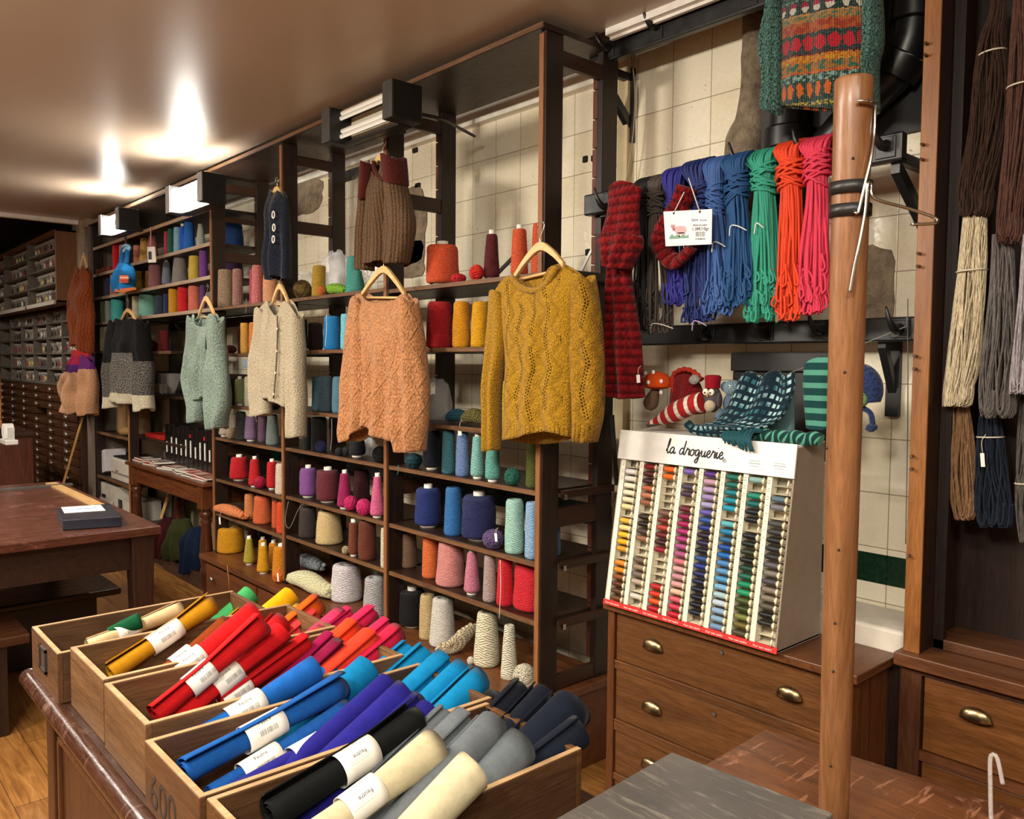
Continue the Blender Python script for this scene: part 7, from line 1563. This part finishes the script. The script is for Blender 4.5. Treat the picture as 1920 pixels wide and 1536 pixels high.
# ---- things on the far-left shelves
def simple(name, mb, mat, lab, cat, group=None, bevel=.004): return tag(build(name, mb, mat, bevel=bevel), lab, cat, group)
def bxp(x0, x1, yt, z, Y0, Y1):
    a, b = atY(x0, 800, Y0), atY(x1, 800, Y0); zt = atY((x0+x1)/2, yt, Y0).z; return a.x, b.x, Y0, Y1, z, zt
t = thing('printer', (-7.1, 2.2, .56), 'white desktop printer on the low far-left shelf', 'printer')
a = bxp(206, 244, 862, .561, 2.07, 2.36)
build('housing', MB().box(*a), plain('cfc8bc', .45), t, bevel=.012); build('black_lid', MB().box(a[0]+.01, a[1]-.01, 2.09, 2.35, a[5], a[5]+.012), BLK, t, bevel=.003)
build('paper_slot', MB().box(a[0]+.05, a[1]-.03, 2.064, 2.071, .62, .632), plain('8a8478', .5), t); text('Canon', ((a[0]+a[1])/2-.1, 2.068, a[5]-.10), (1, 0, 0), (0, 0, 1), .03, INKG, t)
rnd = random.Random(4)
m = MB(); pp = atY(192, 880, 2.1)
for k in range(5): m.obox((pp.x-.1+k*.05, 2.18, .575+.14*(1-k*.12)), (.14, 0, .02-.02*k), (0, .08, 0), Vector((-.02, 0, .14)).normalized()*.002)
simple('paper_stack', MB().obox((pp.x-.02, 2.18, .66), (.13, 0, .03), (0, .09, 0), (-.02, 0, .095)), plain('d8d2d6', .7), 'loose stack of pale papers left of the printer', 'paper')
build
for a, l in ((bxp(186, 215, 908, .235, 2.08, 2.34), 'white carton under the printer, left one'), (bxp(216, 243, 938, .235, 2.10, 2.34), 'smaller white carton under the printer, right one')):
    t = thing('carton', ((a[0]+a[1])/2, 2.2, .235), l, 'box'); build('box_body', MB().box(*a), plain('c8c2b4', .6), t, bevel=.003)
    build('printed_mark', MB().box(a[0]+.05, a[0]+.16, a[2]-.003, a[2]+.001, a[4]+.06, a[4]+.16), BLK, t)
simple('carton', MB().box(*bxp(184, 205, 935, .235, 2.055, 2.075)), plain('b8b2a6', .6), 'flat white card leaning in front of the cartons', 'box')
build('shelf_board', MB().box(-7.78, -6.885, 2.06, 2.42, .215, .235), WD, SHELF_L, bevel=.002)
t = thing('paper_bag', (-7.2, 2.25, .946), 'crumpled brown paper bag on the far-left shelf below the black and grey sweater', 'bag')
a = atY(202, 800, 2.12); b = atY(243, 745, 2.12)
def pb(u, v):
    A = 2*PI*u; q = max(abs(math.cos(A)), abs(math.sin(A)))**-.7; w2 = (b.x-a.x)/2*(.95+.06*noise.noise(Vector((math.cos(A)*3, math.sin(A)*3, v*4))))
    return ((a.x+b.x)/2+math.cos(A)*w2*q*.8, 2.24+math.sin(A)*.09*q, .947+(b.z-.947)*v+.015*noise.noise(Vector((math.cos(A)*4, math.sin(A)*4, 3)))*v)
build('bag_paper', MB().grid(pb, 36, 12, close_u=True), wood('8c6c48', 'a8865c', 'Z', .8), t, solid=.003)
simple('yarn_ball', MB().ell((atY(236, 815, 2.1).x, 2.1, .947+.035), .10, .05, .035, 16, 10, wob=.2), yarn('b08a50'), 'ochre loose yarn bundle beside the brown paper bag', 'yarn ball', bevel=0)
a = bxp(270, 303, 806, .951, 2.16, 2.36); simple('folder', MB().box(a[0], a[1], 2.17, 2.37, .951, .985), plain('b02018', .4), 'flat red folder on the shelf left of the black binders', 'folder')
simple('folder', MB().box(a[0]-.02, a[1]-.1, 2.16, 2.37, .92-.09, .87), plain('2c2826', .5), 'dark flat folder lying under the red folder', 'folder') if False else None
x = 277
for k in range(9):
    p = atY(x, 700, 2.2); h = .15+.015*math.sin(k*1.9)
    simple('catalogue', MB().box(p.x, p.x+.022, 2.22, 2.38, 1.301, 1.301+h), plain(rnd.choice(['c8c0b8', '2a2a30', '8c8c90', '4c3c38', 'b0a8a0']), .5), 'thin upright catalogue in the row behind the black and grey sweater', 'catalogue', 'catalogues behind the black and grey sweater', .001); x += 2.2
a = bxp(276, 301, 716, 1.301, 2.16, 2.20); simple('file_tray', MB().box(a[0], a[1], 2.17, 2.215, 1.301, 1.301+.085), plain('8c8478', .6), 'beige file tray front right of the black and grey sweater', 'tray')
t = thing('laptop', (-6.25, 2.25, 1.301), 'dark open laptop leaning on the shelf beside the catalogues', 'laptop')
lx0, lx1 = atY(302, 700, 2.2).x, atY(328, 700, 2.2).x
build('screen', MB().hexa([(lx0, 2.30, 1.31), (lx1-.05, 2.30, 1.31), (lx1-.05, 2.31, 1.31), (lx0, 2.31, 1.31), (lx0+.05, 2.36, 1.50), (lx1, 2.36, 1.50), (lx1, 2.37, 1.50), (lx0+.05, 2.37, 1.50)]), plain('16171c', .2), t); build('keyboard', MB().box(lx0, lx1-.05, 2.12, 2.30, 1.301, 1.312), plain('24252a', .4), t, bevel=.003)
# leaning sticks
for (p0, p1, Y0, Y1, l) in (((119, 905), (155, 782), 1.72, 1.98, 'pale wooden stick leaning against the far drawer cabinet'), ((302, 972), (320, 912), 2.08, 2.3, 'pale wooden lath leaning under the turned-leg table')):
    a, b = atY(*p0, Y0), atY(*p1, Y1); 
    if l.startswith('pale wooden stick'): a = a+(a-b).normalized()*(a.z/((b-a).normalized().z)) if a.z > 0 else a
    simple('wooden_stick', MB().obox((a+b)/2, (b-a)/2, (.018, 0, 0), (0, .005, 0)), wood('a87a40', 'c99a5c', 'Z', .45), l, 'stick', bevel=.001)
# cloth things on the floor under the turned-leg table
for cx_, w_, yt, yb, c, l in ((318, 26, 972, 1040, '32090c', 'dark red folded fabric under the turned-leg table'), (342, 34, 975, 1045, '2c2f14', 'olive green folded fabric under the turned-leg table'), (368, 24, 990, 1068, '0f1a30', 'dark blue folded fabric hanging under the turned-leg table')):
    t = thing('folded_fabric', atY(cx_, yb, 2.16), l, 'fabric')
    shell([(cx_-w_*.35, yt), (cx_, yt-3), (cx_+w_*.35, yt)], [(cx_-w_*.6, yb), (cx_, yb+6), (cx_+w_*.5, yb)], [(cx_-w_*.35, yt), (cx_-w_*.5, (yt+yb)/2), (cx_-w_*.6, yb)], [(cx_+w_*.35, yt), (cx_+w_*.5, (yt+yb)/2), (cx_+w_*.5, yb)], 2.16, .08, 'cloth', felt(c), t, fold=.03, nf=5, nu=24, nv=20)
simple('crate', MB().box(-6.3, -5.4, 2.10, 2.40, .002, .10), wood('2a190f', '4a2e1c', 'X', .5), 'low dark wooden crate under the fabrics', 'crate')
simple('crate', MB().box(-6.75, -6.35, 2.12, 2.38, .002, .22), wood('2a190f', '4a2e1c', 'X', .5), 'dark wooden crate beneath the left end of the turned-leg table', 'crate')
# cabinet with yarn bundle at the left edge
t = thing('side_cabinet', (-7.2, 1.2, 0), 'reddish-brown low cabinet at the left picture edge', 'cabinet')
c0 = atY(36, 812, 1.45)
build('carcass', MB().box(c0.x-1.6, c0.x, .9, 1.45+.1, 0, c0.z-.03), wood('431f12', '683620', 'Z', .42), t, bevel=.004); build('top', MB().box(c0.x-1.62, c0.x+.03, .87, 1.57, c0.z-.03, c0.z), wood('2a1810', '4a2e20', 'Y', .35), t, bevel=.004)
zc = c0.z
tied('orange-tan hanging yarn bundle at the left picture edge', [(-24, -4, 692), (-26, -1, 740), (-27, 0, 800)], 1.30, 'b87438', 40, r=.004, seed=12)
t = thing('tape_dispenser', (atY(16, 805, 1.2).x, 1.2, zc), 'white tape dispenser on the reddish-brown cabinet, left edge', 'tape dispenser')
p = atY(16, 790, 1.2); build('base', MB().box(p.x-.10, p.x+.10, 1.16, 1.24, zc, zc+.035), plain('d8d4cc', .4), t, bevel=.006); build('roll', MB().cyl((p.x-.03, 1.17, zc+.09), (p.x-.03, 1.23, zc+.09), .055, n=24), plain('e4e0d8', .4), t)
build('arm', MB().box(p.x+.07, p.x+.085, 1.18, 1.22, zc+.03, zc+.12), plain('c8c4bc', .4), t)
for o in bpy.data.objects:
    if o.get('category') is None and o.parent is None and o.get('kind') is None and o.type == 'MESH': print('UNTAGGED', o.name)

# ================================================================== small fittings on the wall
m = MB(); a, b = atY(645, 324, 2.44), atY(684, 332, 2.44); m.box(a.x, b.x, 2.43, 2.436, b.z, a.z+.004)
tag(build('metal_bracket', m.box(b.x-.006, b.x, 2.43, 2.58, b.z, a.z), STEEL, bevel=.001), 'small perforated steel bracket joining a rear post to the wall beside the brown sweater', 'bracket')
for p0, p1, l in (((1088, 512), (1128, 432), 'pale metal strut slanting behind the mustard sweater, the upper one'), ((1108, 512), (1140, 462), 'pale metal strut slanting behind the mustard sweater, the lower one')):
    a, b = atY(*p0, 2.46), atY(*p1, 2.46); tag(build('metal_strut', MB().obox((a+b)/2, (b-a)/2, (.007, 0, 0), (0, .003, 0)), plain('b9b6ae', .3, .8)), l, 'strut')
P = crs([atY(x, y, 2.53) for x, y in ((1182, 95), (1190, 160), (1188, 240), (1178, 320), (1168, 360))], 24)
tag(build('wall_cable', MB().tube(P, .0028, 6), plain('a89a80', .5)), 'thin pale cable running down the tiled wall beside the right rear post', 'cable')
a = atY(462, 681, 2.575); tag(build('paper_note', MB().box(a.x-.07, a.x+.07, 2.572, 2.576, a.z-.03, a.z+.03), plain('c8d8e4', .6)), 'small pale blue paper note on the tiles behind the left bay', 'note')
a = atY(1208, 659, 2.3);
